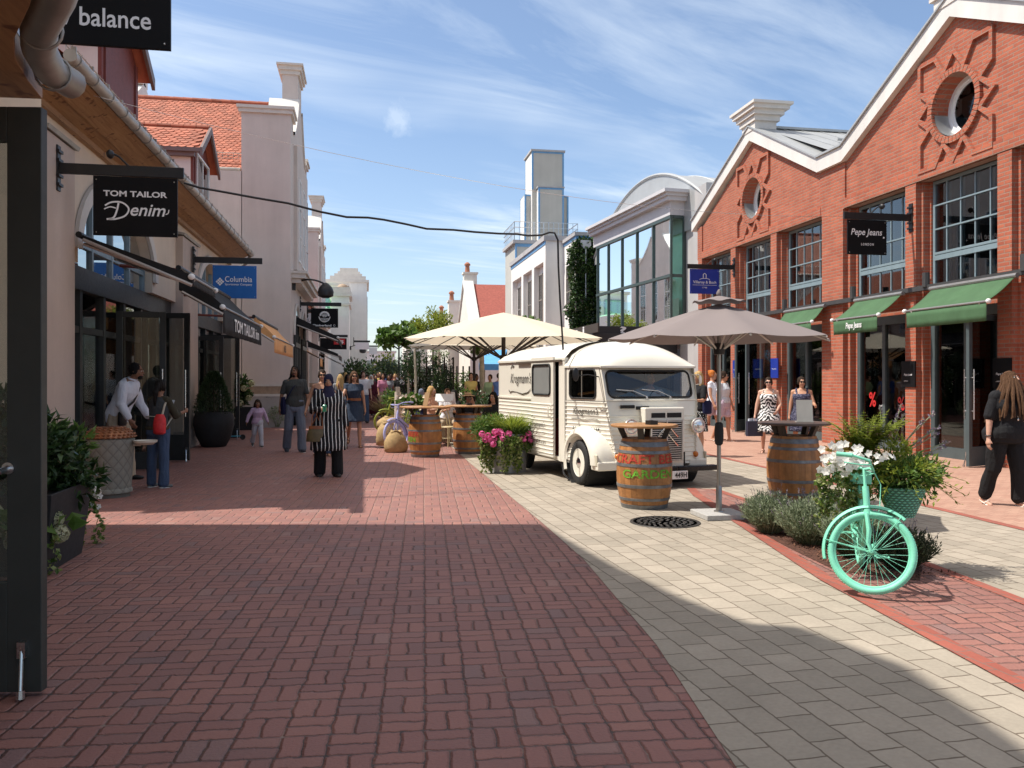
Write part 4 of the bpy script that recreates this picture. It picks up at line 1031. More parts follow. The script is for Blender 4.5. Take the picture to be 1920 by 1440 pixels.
def wall_lamp(x, y, z, label, out=1.0, k=1.0):
 t = thing('wall_lamp', label, 'lamp', (x, y, z)); mb = MB()
 mb.cbox((x + .06, y, z), .12, .12, .3); pts = [(x + .1 + out * q, y, z + .22 * math.sin(PI * (.15 + .75 * q)) * k) for q in [i / 8 for i in range(9)]]
 mb.tube(pts, .03, 8); mb.build('arm', black, t, smooth=True)
 e = Vector(pts[-1]); mb = MB(); mb.lathe([(.02, .12), (.10, .08), (.22, -.05), (.27, -.2), (.25, -.34), (.12, -.40), (0, -.41)], e - Vector((0, 0, .06)), 18); mb.build('shade', black, t, smooth=True)
 return t
wall_lamp(-2.42, 28.6, 4.72, 'black swan neck wall lamp on the corner of the pink gable house')
wall_lamp(-1.2, 66, 4.0, 'small black wall lamp on the distant white building', .9)
wt = thing('white_tower_house', 'tall white building with a small lantern tower closing the left side', 'building', (-3, 78, 0))
mb = MB()
mb.box(-3.6, 80, 0, .15, 88, 11.0); mb.box(-9, 70, 0, -1.5, 79.9, 9.3); mb.box(-2.6, 65.5, 0, -1.25, 70, 8.2); mb.box(-9, 60, 0, -2.6, 69.9, 6.6)
mb.build('wall', plaster_white, wt)
mb = MB(); mb.box(-3.75, 79.85, 10.75, .35, 88.2, 11.0); mb.box(-3.3, 79.95, 11.0, .05, 88, 11.35); mb.box(-2.9, 80.1, 11.35, -.3, 86, 11.6); mb.box(-2.6, 80.5, 11.6, -.5, 86, 11.85); mb.box(-2.4, 80.7, 11.85, -.7, 85.8, 12.2)
mb.box(-9.2, 69.8, 9.3, -1.35, 80, 9.55); mb.box(-2.75, 65.35, 7.3, -1.12, 70.1, 7.45); mb.box(-2.8, 65.3, 8.0, -1.05, 70.15, 8.3); mb.box(-2.7, 65.4, 8.3, -1.15, 70, 8.7)
mb.build('cornice', stone, wt)
for k in range(5): window_grid(wt, .17, 80.9 + k * 1.4, 81.7 + k * 1.4, 4.5, 9.5, 1, [(6.5, .1), (8.2, .1)], .08, plaster_grey, glass_up)
for k in range(3): window_grid(wt, 69.85, -8.6 + k * 2.4, -6.6 + k * 2.4, 7.0, 8.8, 3, [], .08, blue_frame, glass_green, axis='y')
mb = MB(); mb.lathe([(.42, 0), (.40, .12), (.28, .28), (0, .36)], (-1.75, 66.2, 8.7), 16); mb.build('dome', M('brown dome', (.36, .26, .18), .7), wt, smooth=True)
mb = MB(); mb.box(-9, 60.5, 6.6, -2.7, 69.5, 6.7); mb.add([(-9, 60, 6.7), (-2.6, 60, 6.7), (-2.6, 64, 8.0), (-9, 64, 8.0)], [(0, 1, 2, 3)]); mb.build('skylight', glass_green, wt)
def plain_house(name, label, x0, x1, y0, y1, z, m, roof=None, wins=True):
 t = thing(name, label, 'building', ((x0 + x1) / 2, y0, 0)); mb = MB(); mb.box(x0, y0, 0, x1, y1, z); mb.build('wall', m, t)
 mb = MB(); mb.box(x0 - .2, y0 - .2, z, x1 + .2, y1 + .2, z + .25); mb.build('cornice', stone, t)
 if wins:
  n = max(1, int((x1 - x0) / 2.2))
  for k in range(n):
   a = x0 + (x1 - x0) * (k + .25) / n; window_grid(t, y0 - .02, a, a + (x1 - x0) * .5 / n, z * .45, z * .8, 2, [(z * .62, .06)], .07, white_paint, glass_up, axis='y')
  mb = MB(); mb.box(x0 + .4, y0 - .06, .1, x1 - .4, y0 - .03, 2.8); mb.build('shop_window', glass_dark, t)
 return t
plain_house('low_white_house', 'low white flat building closing the end of the street', -3, 4.5, 128, 136, 5.6, plaster_white)
plain_house('pale_house', 'pale house with glazed upper floor behind the catalpa tree', 4.8, 12, 100, 110, 6.2, plaster_offw)
plain_house('grey_house', 'grey end house low behind the crowd at the far left', -9, -3.2, 110, 118, 4.8, plaster_offw)
ch = thing('chimney_house', 'cream house with tall chimneys and a dark red tiled roof', 'building', (9, 70, 0))
mb = MB(); x0 = 8.3
mb.prism([(66, 0), (74, 0), (74, 6.2), (70, 9.6), (66, 6.2)], lambda p, q, t: (t, p, q), x0, x0 + .5)
mb.box(x0 + .5, 66.2, 0, x0 + 6, 73.8, 6.2)
mb.build('wall', plaster_offw, ch)
mb = MB(); mb.add([(x0 + .5, 65.8, 6.1), (x0 + 4.2, 65.8, 6.1), (x0 + 3.6, 70, 9.65), (x0 + .5, 70, 9.65)], [(0, 1, 2, 3)]); mb.add([(x0 + .5, 74.2, 6.1), (x0 + 4.2, 74.2, 6.1), (x0 + 3.6, 70, 9.65), (x0 + .5, 70, 9.65)], [(3, 2, 1, 0)]); mb.add([(x0 + 4.2, 65.8, 6.1), (x0 + 4.2, 74.2, 6.1), (x0 + 3.6, 70, 9.65)], [(0, 1, 2)])
mb.build('roof', tile_dk, ch)
mb = MB()
for (ya, za, yb, zb) in ((65.7, 6.0, 70, 9.75), (74.3, 6.0, 70, 9.75)):
 mb.add([(x0 - .15, ya, za), (x0 + .75, ya, za), (x0 + .75, yb, zb), (x0 - .15, yb, zb), (x0 - .15, ya, za + .2), (x0 + .75, ya, za + .2), (x0 + .75, yb, zb + .2), (x0 - .15, yb, zb + .2)], [(0, 1, 2, 3), (4, 5, 6, 7), (0, 1, 5, 4), (1, 2, 6, 5), (0, 3, 7, 4)])
mb.build('coping', coping_white, ch)
h3 = plain_house('pale_house', 'low cream house with two pot topped chimneys beyond the dark red roof', 7.4, 13, 75, 85, 6.0, plaster_offw, wins=False); h4 = plain_house('pale_house', 'farthest cream house with one stout chimney on the right side', 7.2, 13, 91, 98, 6.2, plaster_offw, wins=False)
for (x, y, w, d, z, par_) in ((8.9, 71, 1.1, 1.0, 10.6, ch), (8.0, 75.7, 1.0, 1.2, 8.6, h3), (7.9, 84.2, 1.3, 1.4, 8.0, h3), (7.9, 92, 1.3, 1.2, 7.9, h4)):
 mb = MB(); mb.box(x - w / 2, y - d / 2, 0, x + w / 2, y + d / 2, z); mb.box(x - w / 2 - .1, y - d / 2 - .1, z, x + w / 2 + .1, y + d / 2 + .1, z + .15); c = mb.build('chimney', plaster_offw, par_)
 mb = MB(); mb.lathe([(.22, 0), (.18, .6), (.26, .62), (.26, .75), (.1, .9), (0, .92)], (x - w * .2, y, z + .15), 12); mb.build('chimney_pot', M('terracotta pot', (.36, .14, .08), .8), c, smooth=True)
for k in range(4): window_grid(ch, x0 - .02, 67 + k * 1.7, 67.8 + k * 1.7, 4.6, 5.3, 1, [], .06, M('brown window', (.12, .08, .06), .6), glass_up)
for hh_, a, b, x in ((h3, 75.4, 84.6, 7.4), (h4, 91.4, 97.6, 7.2)): mb = MB(); mb.box(x - .06, a, .1, x - .02, b, 3.0); mb.build('shop_front', glass_green, hh_)
gh = thing('glass_hall', 'glass fronted hall with grey barrel vault between brick hall and white house', 'building', (11.4, 31, 0))
A = Vector((11.0, 28.8, 0)); D = Vector((-.087, .996, 0)); Lg = 7.6; NX = Vector((.996, .087, 0))
def gp(s, o, z): p = A + D * s + NX * o; return (p.x, p.y, z)
g = MB(); g.add([gp(0, .06, 3.1), gp(Lg, .06, 3.1), gp(Lg, .06, 7.55), gp(0, .06, 7.55), gp(0, .08, 3.1), gp(Lg, .08, 3.1), gp(Lg, .08, 7.55), gp(0, .08, 7.55)], [(0, 1, 2, 3), (7, 6, 5, 4)])
g.add([gp(.06, 0, 3.1), gp(.06, .55, 3.1), gp(.06, .55, 7.55), gp(.06, 0, 7.55)], [(0, 1, 2, 3)])
mb = MB()
def gbar(s0, s1, z0, z1, o0=0.0, o1=.12):
 mb.add([gp(s0, o0, z0), gp(s1, o0, z0), gp(s1, o1, z0), gp(s0, o1, z0), gp(s0, o0, z1), gp(s1, o0, z1), gp(s1, o1, z1), gp(s0, o1, z1)], [(3, 2, 1, 0), (4, 5, 6, 7), (0, 1, 5, 4), (1, 2, 6, 5), (2, 3, 7, 6), (3, 0, 4, 7)])
for s in (0, 1.55, 3.1, 4.65, 6.2, 7.5): gbar(s - .02, s + .04, 3.1, 7.5, 0, .08)
gbar(0, Lg, 5.33, 5.44, -.01, .13); gbar(0, Lg, 7.48, 7.6, -.01, .13); gbar(0, Lg, 3.0, 3.12)
gbar(-.03, .05, 3.1, 7.55, .5, .62); gbar(-.02, .06, 5.33, 5.44, .12, .5); gbar(-.02, .06, 7.48, 7.6, .12, .5)
cw = mb.build('curtain_wall', M('dark green steel', (.05, .075, .07), .4), gh); g.build('pane', glass_green, cw)
mb = MB()
for (z0, z1, o) in ((7.6, 8.1, -.02), (8.1, 8.25, -.22), (8.25, 8.36, -.3), (8.36, 8.48, -.42)):
 mb.add([gp(o, o, z0), gp(Lg + .3, o, z0), gp(Lg + .3, 1.2, z0), gp(o, 1.2, z0), gp(o, o, z1), gp(Lg + .3, o, z1), gp(Lg + .3, 1.2, z1), gp(o, 1.2, z1)], [(3, 2, 1, 0), (4, 5, 6, 7), (0, 1, 5, 4), (1, 2, 6, 5), (2, 3, 7, 6), (3, 0, 4, 7)])
mb.build('cornice', M('grey cornice', (.55, .54, .55), .7, var=.04), gh)
mb = MB(); mb.box(11.62, 27.0, 0, 13, 29.4, 8.4); mb.box(11.9, 29.4, 0, 24, 29.6, 8.2); mb.box(12.4, 38.2, 0, 24, 38.4, 8.2); mb.build('wall', plaster_grey, gh)
mb = MB(); mb.box(14.5, 29.7, 3, 14.6, 38.1, 8.2); mb.box(11.2, 29.7, 5.28, 14.5, 37.6, 5.36); mb.box(11.3, 29.7, 7.6, 14.5, 38, 7.7); mb.box(11.2, 29.7, 3.0, 14.5, 37.6, 3.08)
for k in range(3): mb.box(12.0, 30.6 + k * 2.4, 3.1, 12.3, 30.9 + k * 2.4, 7.6)
for k in range(4): mb.box(11.6, 30.2 + k * 1.8, 3.1, 11.63, 31.2 + k * 1.8, 4.4)
mb.build('interior_wall', interior_l, gh)
mb = MB(); mb.add([gp(.1, .62, 3.1), gp(Lg, .62, 3.1), gp(Lg, .62, 7.5), gp(.1, .62, 7.5)], [(0, 1, 2, 3)])
mb.build('pale_blind', M('pale green blind', (.50, .68, .60), .8, var=.12, vs=.8), gh)
mb = MB()
for k in range(5): mb.add([gp(.3 + k * 1.5, .5, 3.1), gp(.9 + k * 1.5, .5, 3.1), gp(.9 + k * 1.5, .5, 4.6), gp(.3 + k * 1.5, .5, 4.6)], [(0, 1, 2, 3)])
mb.build('display_panel', M('pale display panel', (.52, .54, .48), .8, var=.15, vs=.9), gh)
mb = MB(); P = []
SS = [-1.7 + 11.0 * k / 32 for k in range(33)]; vz = lambda q: 9.72 - 2.15 * ((q - 3.4) / 5.6) ** 2
for o in (.55, .9, 14): P.append([gp(q, o, vz(q)) for q in SS])
mb.grid(P); mb.add(P[0] + [gp(q, .55, 7.0) for q in SS], [(k, k + 1, 34 + k, 33 + k) for k in range(32)])
mb.tube(P[0], .07, 6)
for k in range(9): mb.tube([gp(q, 1.8 + k * 1.3, vz(q) + .01) for q in SS], .03, 4)
mb.build('vault', roof_metal, gh, smooth=True)
ki = thing('kiosk', 'black ground floor kiosk with white lettering behind the van roof', 'kiosk', (9.6, 30, 0))
mb = MB(); mb.box(8.25, 29.5, 2.55, 11.55, 36.5, 3.27); mb.box(8.35, 29.7, 3.28, 10.35, 36, 3.56); mb.box(9.2, 30.2, 0, 11.6, 35, 2.54)
kb = mb.build('canopy', M('kiosk black panel', (.022, .022, .024), .5, var=.1), ki, bevel=.006)
mb = MB(); mb.box(8.28, 28.9, 3.29, 8.335, 36, 3.62); mb.build('side_panel', M('brown black panel', (.06, .045, .035), .5), ki)
mb = MB(); put_text(mb, 'CORNER', (8.275, 35, 3.33), (0, -1, 0), UZ, 3.4, .2, .02); put_text(mb, 'i', (8.275, 31, 3.30), (0, -1, 0), UZ, .25, .3, .03); put_text(mb, '?', (9.35, 29.69, 3.29), RX, UZ, .26, .26, .03)
mb.build('lettering', letter_white, kb)
mb = MB()
for x in (9.3, 10.1, 10.75, 11.3): mb.box(x, 29.6, 0, x + .08, 29.7, 2.55)
mb.build('post', steel, ki); mb = MB(); mb.box(9.3, 29.64, .1, 11.3, 29.66, 2.5); mb.build('pane', glass_dark, ki)
wh = thing('white_house', 'white rendered house with tall recessed windows and blue edged parapet', 'building', (9.5, 43, 0))
mb = MB()
mb.box(9.95, 38.45, 0, 16, 41.0, 8.45)
mb.box(9.3, 41.0, 0, 16, 51, 7.0 + 1.6); mb.box(9.0, 41.0, 0, 9.3, 41.5, 8.6); mb.box(9.0, 50.5, 0, 9.3, 51, 8.6); mb.box(9.0, 43.9, 0, 9.3, 44.5, 7.6); mb.box(9.0, 47, 0, 9.3, 47.6, 7.6); mb.box(9.0, 41.5, 7.6, 9.3, 50.5, 8.6); mb.box(9.0, 41.5, 0, 9.3, 50.5, 2.9)
mb.build('wall', plaster_white, wh)
mb = MB(); mb.box(8.9, 40.9, 8.6, 16.1, 51.1, 8.85); mb.box(9.85, 38.35, 8.45, 16.1, 41.1, 8.62); mb.build('parapet', plaster_grey, wh)
mb = MB(); mb.box(8.97, 40.97, 8.42, 9.0, 51, 8.6); mb.box(9.92, 38.42, 8.3, 16, 38.45, 8.45); mb.box(9.92, 38.45, 8.3, 9.95, 41, 8.45); mb.build('blue_edge', M('pale blue paint', (.14, .32, .55), .6), wh)
for a in (41.7, 42.9, 44.7, 45.9, 47.8, 49.1): window_grid(wh, 9.27, a, a + .9, 3.2, 7.2, 2, [(4.5, .05), (5.8, .05)], .06, M('warm grey frame', (.30, .27, .23), .5), glass_up)
w = window_grid(wh, 9.93, 39.2, 40.3, 5.2, 7.2, 3, [(5.9, .04), (6.6, .04)], .06, M('warm grey frame', (.3, .27, .23), .5), glass_up)
mb = MB(); mb.box(9.8, 39.1, 5.0, 9.95, 40.4, 5.12); mb.build('sill', plaster_white, w)
mb = MB(); mb.box(8.5, 44, 4.0, 9.0, 48, 4.12); mb.build('canopy', black, wh)
tw = thing('lift_tower', 'stepped grey tower with pale blue edges and a railed balcony', 'tower', (11.5, 51, 0))
mb = MB(); mb.box(10.55, 52, 9, 12.6, 54.3, 16.2); mb.box(10.85, 51.4, 9, 12.45, 54.9, 13.75); mb.box(10.15, 52.4, 9, 13.0, 54.0, 13.5); mb.box(9.3, 51.1, 0, 13.2, 55, 10.1)
mb.build('shaft', plaster_tower, tw)
mb = MB(); bl = .07
for (x0, y0, x1, y1, z0, z1) in ((10.55, 52, 12.6, 54.3, 13.75, 16.2), (10.85, 51.4, 12.45, 54.9, 10.1, 13.75), (10.15, 52.4, 13.0, 54.0, 10.1, 13.5)):
 for x in (x0, x1): mb.box(x - .03 if x == x0 else x - bl, y0 - .03, z0, x + bl if x == x0 else x + .03, y0 + bl, z1)
 mb.box(x0 - .03, y1 - bl, z0, x0 + bl, y1 + .02, z1); mb.box(x0 + bl, y0 - .03, z1 - .1, x1 - bl, y0 + .02, z1)
mb.box(9.27, 51.05, 0, 9.37, 51.2, 10.1); mb.box(9.3, 51.06, 9.9, 13.2, 51.1, 10.1); mb.build('blue_edge', MATS['pale blue paint'], tw)
mb = MB(); mb.box(10.45, 51.9, 16.2, 12.7, 54.4, 16.32); mb.box(10.78, 51.32, 13.76, 12.52, 51.98, 13.84); mb.box(9.1, 50.9, 10.1, 13.4, 55, 10.3); mb.build('cap', plaster_grey, tw)
mb = MB(); mb.box(10.53, 52.05, 10, 10.548, 54.2, 16.1); mb.box(10.83, 51.5, 10.1, 10.848, 52, 13.6); mb.box(10.13, 52.5, 10.1, 10.148, 53.9, 13.4); mb.build('lit_side', plaster_white, tw)  # thin white sheets paint the tower's street faces as the sunlit side
mb = MB()
for z in (10.75, 11.1, 11.45): mb.tube([(9.2, 55, z), (9.2, 51.0, z), (13.3, 51.0, z), (13.3, 54, z)], .03, 5)
for k in range(14): mb.tube([(9.2 + k * .315, 51.0, 10.3), (9.2 + k * .315, 51.0, 11.45)], .022, 5)
for k in range(8): mb.tube([(9.2, 51 + k * .5, 10.3), (9.2, 51 + k * .5, 11.45)], .022, 5)
mb.build('railing', steel, tw)
cb = MB(); cp = []
for u, v in ((345, 343), (375, 352), (420, 360), (480, 371), (540, 381), (600, 397), (625, 402), (650, 407), (690, 408), (720, 412), (760, 420), (800, 429), (850, 431), (890, 435), (935, 438), (970, 439), (990, 442), (1015, 441), (1030, 436), (1040, 437), (1046, 450)):
 q = (u - 345) / 701; Yc = 11.75 + 1.05 * q; cp.append(onY(u, v, Yc))
for u, v, Yc in ((1047, 500, 12.8), (1050, 560, 12.85), (1055, 640, 12.9), (1058, 700, 12.92), (1060, 740, 12.95), (1056, 800, 12.95), (1053, 860, 12.9), (1057, 888, 12.6), (1068, 900, 12.5)): cp.append(onY(u, v, Yc))
cb.tube(cp, .016, 8); tag(cb.build('power_cable', black, smooth=True), 'black power cable sagging across the street and down to the van', 'cable')
cb = MB(); a, b = Vector((-3.5, 11.6, 5.3)), Vector((11.2, 17.9, 5.45)); cb.tube([a.lerp(b, k / 20) - Vector((0, 0, .45 * 4 * (k / 20) * (1 - k / 20))) for k in range(21)], .004, 5)
tag(cb.build('steel_wire', steel), 'thin steel wire spanning the street from gutter to brick pier', 'wire')
cream = M('cream van paint', (.80, .765, .665), .32, var=.03, vs=2.5, coat=.35, fine=.05)
van_dark = M('van dark cavity', (.012, .012, .012), .8)
wind_glass = glassmat('van window glass', (.72, .72, .70), .03)
VO, VH = (4.07, 12.18, 0), math.radians(-80.06)
van = thing('delivery_van', 'cream corrugated vintage delivery van with half open sliding side door', 'van', VO, VH)
VM = XF[van]
def VB(mb, name, m, parent=van, **k): return mb.build(name, m, parent, local=True, **k)
def ridges(z0, z1, pitch, amp):
 out = []; z = z0
 while z < z1 - .001:
  out += [(z, 0), (z + pitch * .55, 0), (z + pitch * .70, amp), (z + pitch * .85, amp)]; z += pitch
 return [p for p in out if p[0] <= z1] + [(z1, 0)]
RID = ridges(.34, 1.26, .066, .010)
HW = .93
sec_side = [(-(HW + a), z) for z, a in RID] + [(-HW, 1.93)]
mb = MB()
def wall_run(sec, x0, x1, s=1):
 A_ = [(x0, s * y, z) for y, z in sec]; B_ = [(x1, s * y, z) for y, z in sec]; n = len(sec)
 mb.add(A_ + B_, [((i, i + 1, n + i + 1, n + i) if s > 0 else (n + i, n + i + 1, i + 1, i)) for i in range(n - 1)])
wall_run(sec_side, -3.66, -1.0); wall_run(sec_side, -3.66, -.5, -1)
mb.box(-3.68, -HW, .34, -3.64, HW, 1.93); mb.box(-3.64, -HW + .02, .30, -.45, HW - .02, .36)
mb.box(-.74, -HW - .012, .30, -.515, -HW + .05, 1.93); mb.box(-.56, -HW + .06, .36, -.52, -.2, 1.9)
mb.box(-3.66, -HW - .02, 1.245, -1.0, -HW, 1.27)
body = VB(mb, 'body', cream)
mb = MB(); mb.box(-1.3, -HW + .1, .36, -.76, -HW + .6, .95); VB(mb, 'interior_panel', M('dark red panel', (.16, .015, .015), .5))
mb = MB(); mb.box(-3.5, -.6, .4, -1.0, -.55, 1.9); mb.box(-1.05, -HW + .15, 1.0, -.8, -HW + .4, 1.12); mb.box(-1.0, -HW + .2, 1.3, -.8, -HW + .4, 1.6); VB(mb, 'interior_wall', van_dark)
def roofsec(x, w, z0, h, n=17, yc=0.0, p=2.6):
 out = []
 for k in range(n):
  t = -1 + 2 * k / (n - 1); out.append((x, yc + w * t, z0 + h * (1 - abs(t) ** p) ** (1 / 1.55)))
 return out
mb = MB(); R_ = [roofsec(-3.70, HW + .0, 1.93, .02), roofsec(-3.69, HW + .02, 1.93, .13), roofsec(-3.6, HW + .03, 1.93, .20), roofsec(-3.3, HW + .03, 1.93, .255), roofsec(-2.5, HW + .03, 1.93, .275), roofsec(-1.5, HW + .03, 1.93, .285), roofsec(-.49, HW + .02, 1.92, .285)]
mb.grid(R_); mb.add([(x, y, z - .035) for x, y, z in [r[0] for r in R_]] + [r[0] for r in R_], [(i, i + 1, len(R_) + i + 1, len(R_) + i) for i in range(len(R_) - 1)])
mb.add([(x, y, z - .035) for x, y, z in [r[-1] for r in R_]] + [r[-1] for r in R_], [(len(R_) + i, len(R_) + i + 1, i + 1, i) for i in range(len(R_) - 1)])
VB(mb, 'roof', cream, smooth='all')
YC = .06
def cabw(x, z):   # half widths of the cab at x (right side value negative), height z
 q = min(1, max(0, (x + .5) / 1.0)); low = min(1, max(0, (1.3 - z) / 1.0))
 return -(HW - q * (.20 + .14 * low)), HW - q * (.13 + .10 * low)
def frontx(z): return .63 - .10 * max(0, min(1, (z - .3) / .97)) - .19 * max(0, (z - 1.27) / .55)
mb = MB(); R_ = []
for x, z0, h in ((-.51, 1.80, .392), (-.4, 1.80, .385), (-.25, 1.80, .37), (-.1, 1.80, .345), (.05, 1.80, .30), (.17, 1.80, .245), (.27, 1.80, .18), (.34, 1.80, .115), (.385, 1.795, .05), (.41, 1.79, .0)):
 a, b = cabw(x, 1.8); R_.append(roofsec(x, (b - a) / 2 + .02, z0, h, yc=(a + b) / 2, p=2.4))
mb.grid(R_)
e = [r[0] for r in R_] + R_[-1][1:-1] + [r[-1] for r in R_[::-1]]
mb.add([(x, y, z - .03) for x, y, z in e] + e, [(i, i + 1, len(e) + i + 1, len(e) + i) for i in range(len(e) - 1)])
VB(mb, 'cab_roof', cream, smooth='all')
def rrect(a0, a1, b0, b1, r, n=5):
 out = []
 for cx, cy, s in ((a1 - r, b0 + r, -90), (a1 - r, b1 - r, 0), (a0 + r, b1 - r, 90), (a0 + r, b0 + r, 180)):
  for k in range(n + 1):
   t = math.radians(s + 90 * k / n); out.append((cx + r * math.cos(t), cy + r * math.sin(t)))
 return out
def ring(mb, outer, inner, fn, depth=None):
 cx = sum(p[0] for p in inner) / len(inner); cy = sum(p[1] for p in inner) / len(inner)
 n = len(inner); no = len(outer); V = []; hitp = []
 angs = sorted(set([round(math.atan2(p[1] - cy, p[0] - cx) % (2 * PI), 5) for p in inner + outer]))
 def cast(poly, a):
  dx, dy = math.cos(a), math.sin(a); best = None
  for i in range(len(poly)):
   x1, y1 = poly[i][0] - cx, poly[i][1] - cy; x2, y2 = poly[(i + 1) % len(poly)][0] - cx, poly[(i + 1) % len(poly)][1] - cy
   ex, ey = x2 - x1, y2 - y1; den = dx * ey - dy * ex
   if abs(den) < 1e-12: continue
   t = (x1 * ey - y1 * ex) / den; q = (x1 * dy - y1 * dx) / den
   if t > 0 and -1e-4 <= q <= 1.0001: best = t if best is None else max(best, t)
  return (cx + dx * best, cy + dy * best)
 I = [cast(inner, a) for a in angs]; O = [cast(outer, a) for a in angs]; m = len(angs); S = 3
 vs = []
 for k in range(S + 1): vs += [fn(i[0] + (o[0] - i[0]) * k / S, i[1] + (o[1] - i[1]) * k / S) for i, o in zip(I, O)]
 mb.add(vs, [(k * m + j, k * m + (j + 1) % m, (k + 1) * m + (j + 1) % m, (k + 1) * m + j) for k in range(S) for j in range(m)])
def side_fn(s):   # s=-1 right, 1 left ; a = x, b = z
 return lambda a, b: (a, cabw(a, b)[0] if s < 0 else cabw(a, b)[1], b)
def fx_top(z): return .62 - .15 * max(0, (z - .95) / .87) ** 1.3
for s in (-1, 1):
 mb = MB(); f = side_fn(s)
 ring(mb, [(-.5, 1.27), (.50, 1.27), (.44, 1.55), (.37, 1.80), (-.5, 1.80)], rrect(-.39, .26, 1.305, 1.735, .07), f)
 P = []
 for z, a in RID:
  if z > 1.28: break
  row = []
  xe = frontx(z) - .02
  for k in range(9):
   x = -.5 + (xe + .5) * k / 8; y = f(x, z)[1] + (a * .8 if s > 0 else -a * .8); row.append((x, y, z))
  P.append(row)
 mb.grid(P); o = VB(mb, 'door', cream, fix=True)
 fr = MB(); L = rrect(-.39, .26, 1.305, 1.735, .07); fr.tube([Vector(f(a, b)) + Vector((0, s * .006, 0)) for a, b in L], .014, 6, closed=True); VB(fr, 'rubber_seal', rubber, o, smooth=True)
 g = MB(); g.add([Vector(f(a, b)) - Vector((0, s * .004, 0)) for a, b in L], [tuple(range(len(L)))]); VB(g, 'window', wind_glass, o)
 sm = MB(); sm.tube([Vector(f(x, z)) + Vector((0, s * .004, 0)) for x, z in ((-.48, .88), (-.48, 1.79), (.33, 1.79), (.40, 1.55), (.47, 1.27), (.54, .62), (.42, .56), (.30, .57))], .006, 5)
 sm.tube([Vector(f(-.08, z)) + Vector((0, s * .004, 0)) for z in (1.31, 1.73)], .008, 5); VB(sm, 'door_seam', M('seam grey', (.25, .23, .19), .7), o)
 h = MB(); h.tube([Vector(f(x, z)) + Vector((0, s * d, 0)) for x, z, d in ((.34, 1.17, .0), (.34, 1.19, .03), (.44, 1.19, .03), (.46, 1.13, .02))], .012, 6); VB(h, 'handle', cream, o, smooth=True)
def ffn(a, b):
 x = frontx(b) - .055 * ((a - YC) / .7) ** 2; return (x, a, b)
lo = lambda z: cabw(.5, z)[0] + .005
hi = lambda z: cabw(.5, z)[1] - .005
mb = MB()
ring(mb, [(lo(1.27), 1.27), (hi(1.27), 1.27), (hi(1.8), 1.80), (lo(1.8), 1.80)], rrect(-.66, .74, 1.325, 1.715, .085), ffn)
P = []
for z, a in ridges(.34, 1.08, .066, .014) + [(1.27, 0)]:
 P.append([(ffn(lo(z) + (hi(z) - lo(z)) * k / 14, z)[0] + a * .8, lo(z) + (hi(z) - lo(z)) * k / 14, z) for k in range(15)])
mb.grid(P); fr_o = VB(mb, 'front_panel', cream, fix=True)
mb = MB(); L = rrect(-.66, .74, 1.325, 1.715, .085); mb.tube([Vector(ffn(a, b)) + Vector((.006, 0, 0)) for a, b in L], .016, 6, closed=True); VB(mb, 'rubber_seal', rubber, fr_o, smooth=True)
mb = MB()
cP = Vector(ffn(.04, 1.52)) - Vector((.004, 0, 0)); mb.add([cP] + [Vector(ffn(a, b)) - Vector((.004, 0, 0)) for a, b in L], [(0, 1 + i, 1 + (i + 1) % len(L)) for i in range(len(L))]); VB(mb, 'windscreen', wind_glass, fr_o)
mb = MB(); mb.tube([Vector(ffn(lo(z), z)) + Vector((.0, -.004, 0)) for z in (.34, .7, 1.0, 1.27, 1.5, 1.79)], .014, 6); mb.tube([Vector(ffn(hi(z), z)) + Vector((.0, .004, 0)) for z in (.34, .7, 1.0, 1.27, 1.5, 1.79)], .014, 6)
mb.tube([Vector(ffn(lo(1.27) + (hi(1.27) - lo(1.27)) * k / 10, 1.285)) + Vector((.012, 0, 0)) for k in range(11)], .012, 6)
mb.tube([Vector(ffn(lo(1.79) + (hi(1.79) - lo(1.79)) * k / 10, 1.79)) + Vector((.012, 0, 0)) for k in range(11)], .016, 6); VB(mb, 'pillar_trim', cream, smooth=True)
for y0 in (-.42, -.02):
 mb = MB(); mb.tube([Vector(ffn(y0 + .34, 1.335)) + Vector((.03, 0, 0)), Vector(ffn(y0 + .14, 1.42)) + Vector((.03, 0, 0)), Vector(ffn(y0 - .12, 1.44)) + Vector((.022, 0, 0))], .008, 5); mb.ell(Vector(ffn(y0 + .34, 1.32)) + Vector((.02, 0, 0)), .02); VB(mb, 'wiper', steel, fr_o, smooth=True)
mb = MB()
for y0, y1, dz in ((-.52, -.29, .0), (-.26, -.05, -.02)): mb.cbox((frontx(1.19) - .0, (y0 + y1) / 2, 1.19 + dz), .04, y1 - y0, .05)
VB(mb, 'air_slot', van_dark, fr_o, bevel=.008)
GX, G0, G1 = .70, -.20, .46
mb = MB(); mb.box(.45, G0, .27, GX, G1, 1.18); gb = VB(mb, 'grille_housing', cream, bevel=.02)
mb = MB(); gx = GX + .001
mb.box(gx, G0 + .09, .40, gx + .004, G1 - .05, .99); mb.box(gx, G0 + .10, 1.03, gx + .004, (G0 + G1) / 2 + .0, 1.10); mb.box(gx, (G0 + G1) / 2 + .03, 1.03, gx + .004, G1 - .06, 1.10); mb.box(gx, G1 - .022, .30, gx + .004, G1 + .002, .52); VB(mb, 'grille_opening', van_dark, gb)
mb = MB(); gr_c = (G0 + G1) / 2 + .02
for k in range(19): mb.cbox((gx + .012, gr_c, .415 + k * .031), .016, G1 - G0 - .15, .011)
mb.box(gx, G0 + .085, .39, gx + .03, G0 + .10, 1.0); mb.box(gx, G1 - .06, .39, gx + .03, G1 - .045, 1.0); mb.box(gx, G0 + .085, .985, gx + .03, G1 - .045, 1.0); mb.box(gx, G0 + .085, .39, gx + .03, G1 - .045, .402); mb.box(gx, gr_c - .008, .4, gx + .028, gr_c + .008, 1.0)
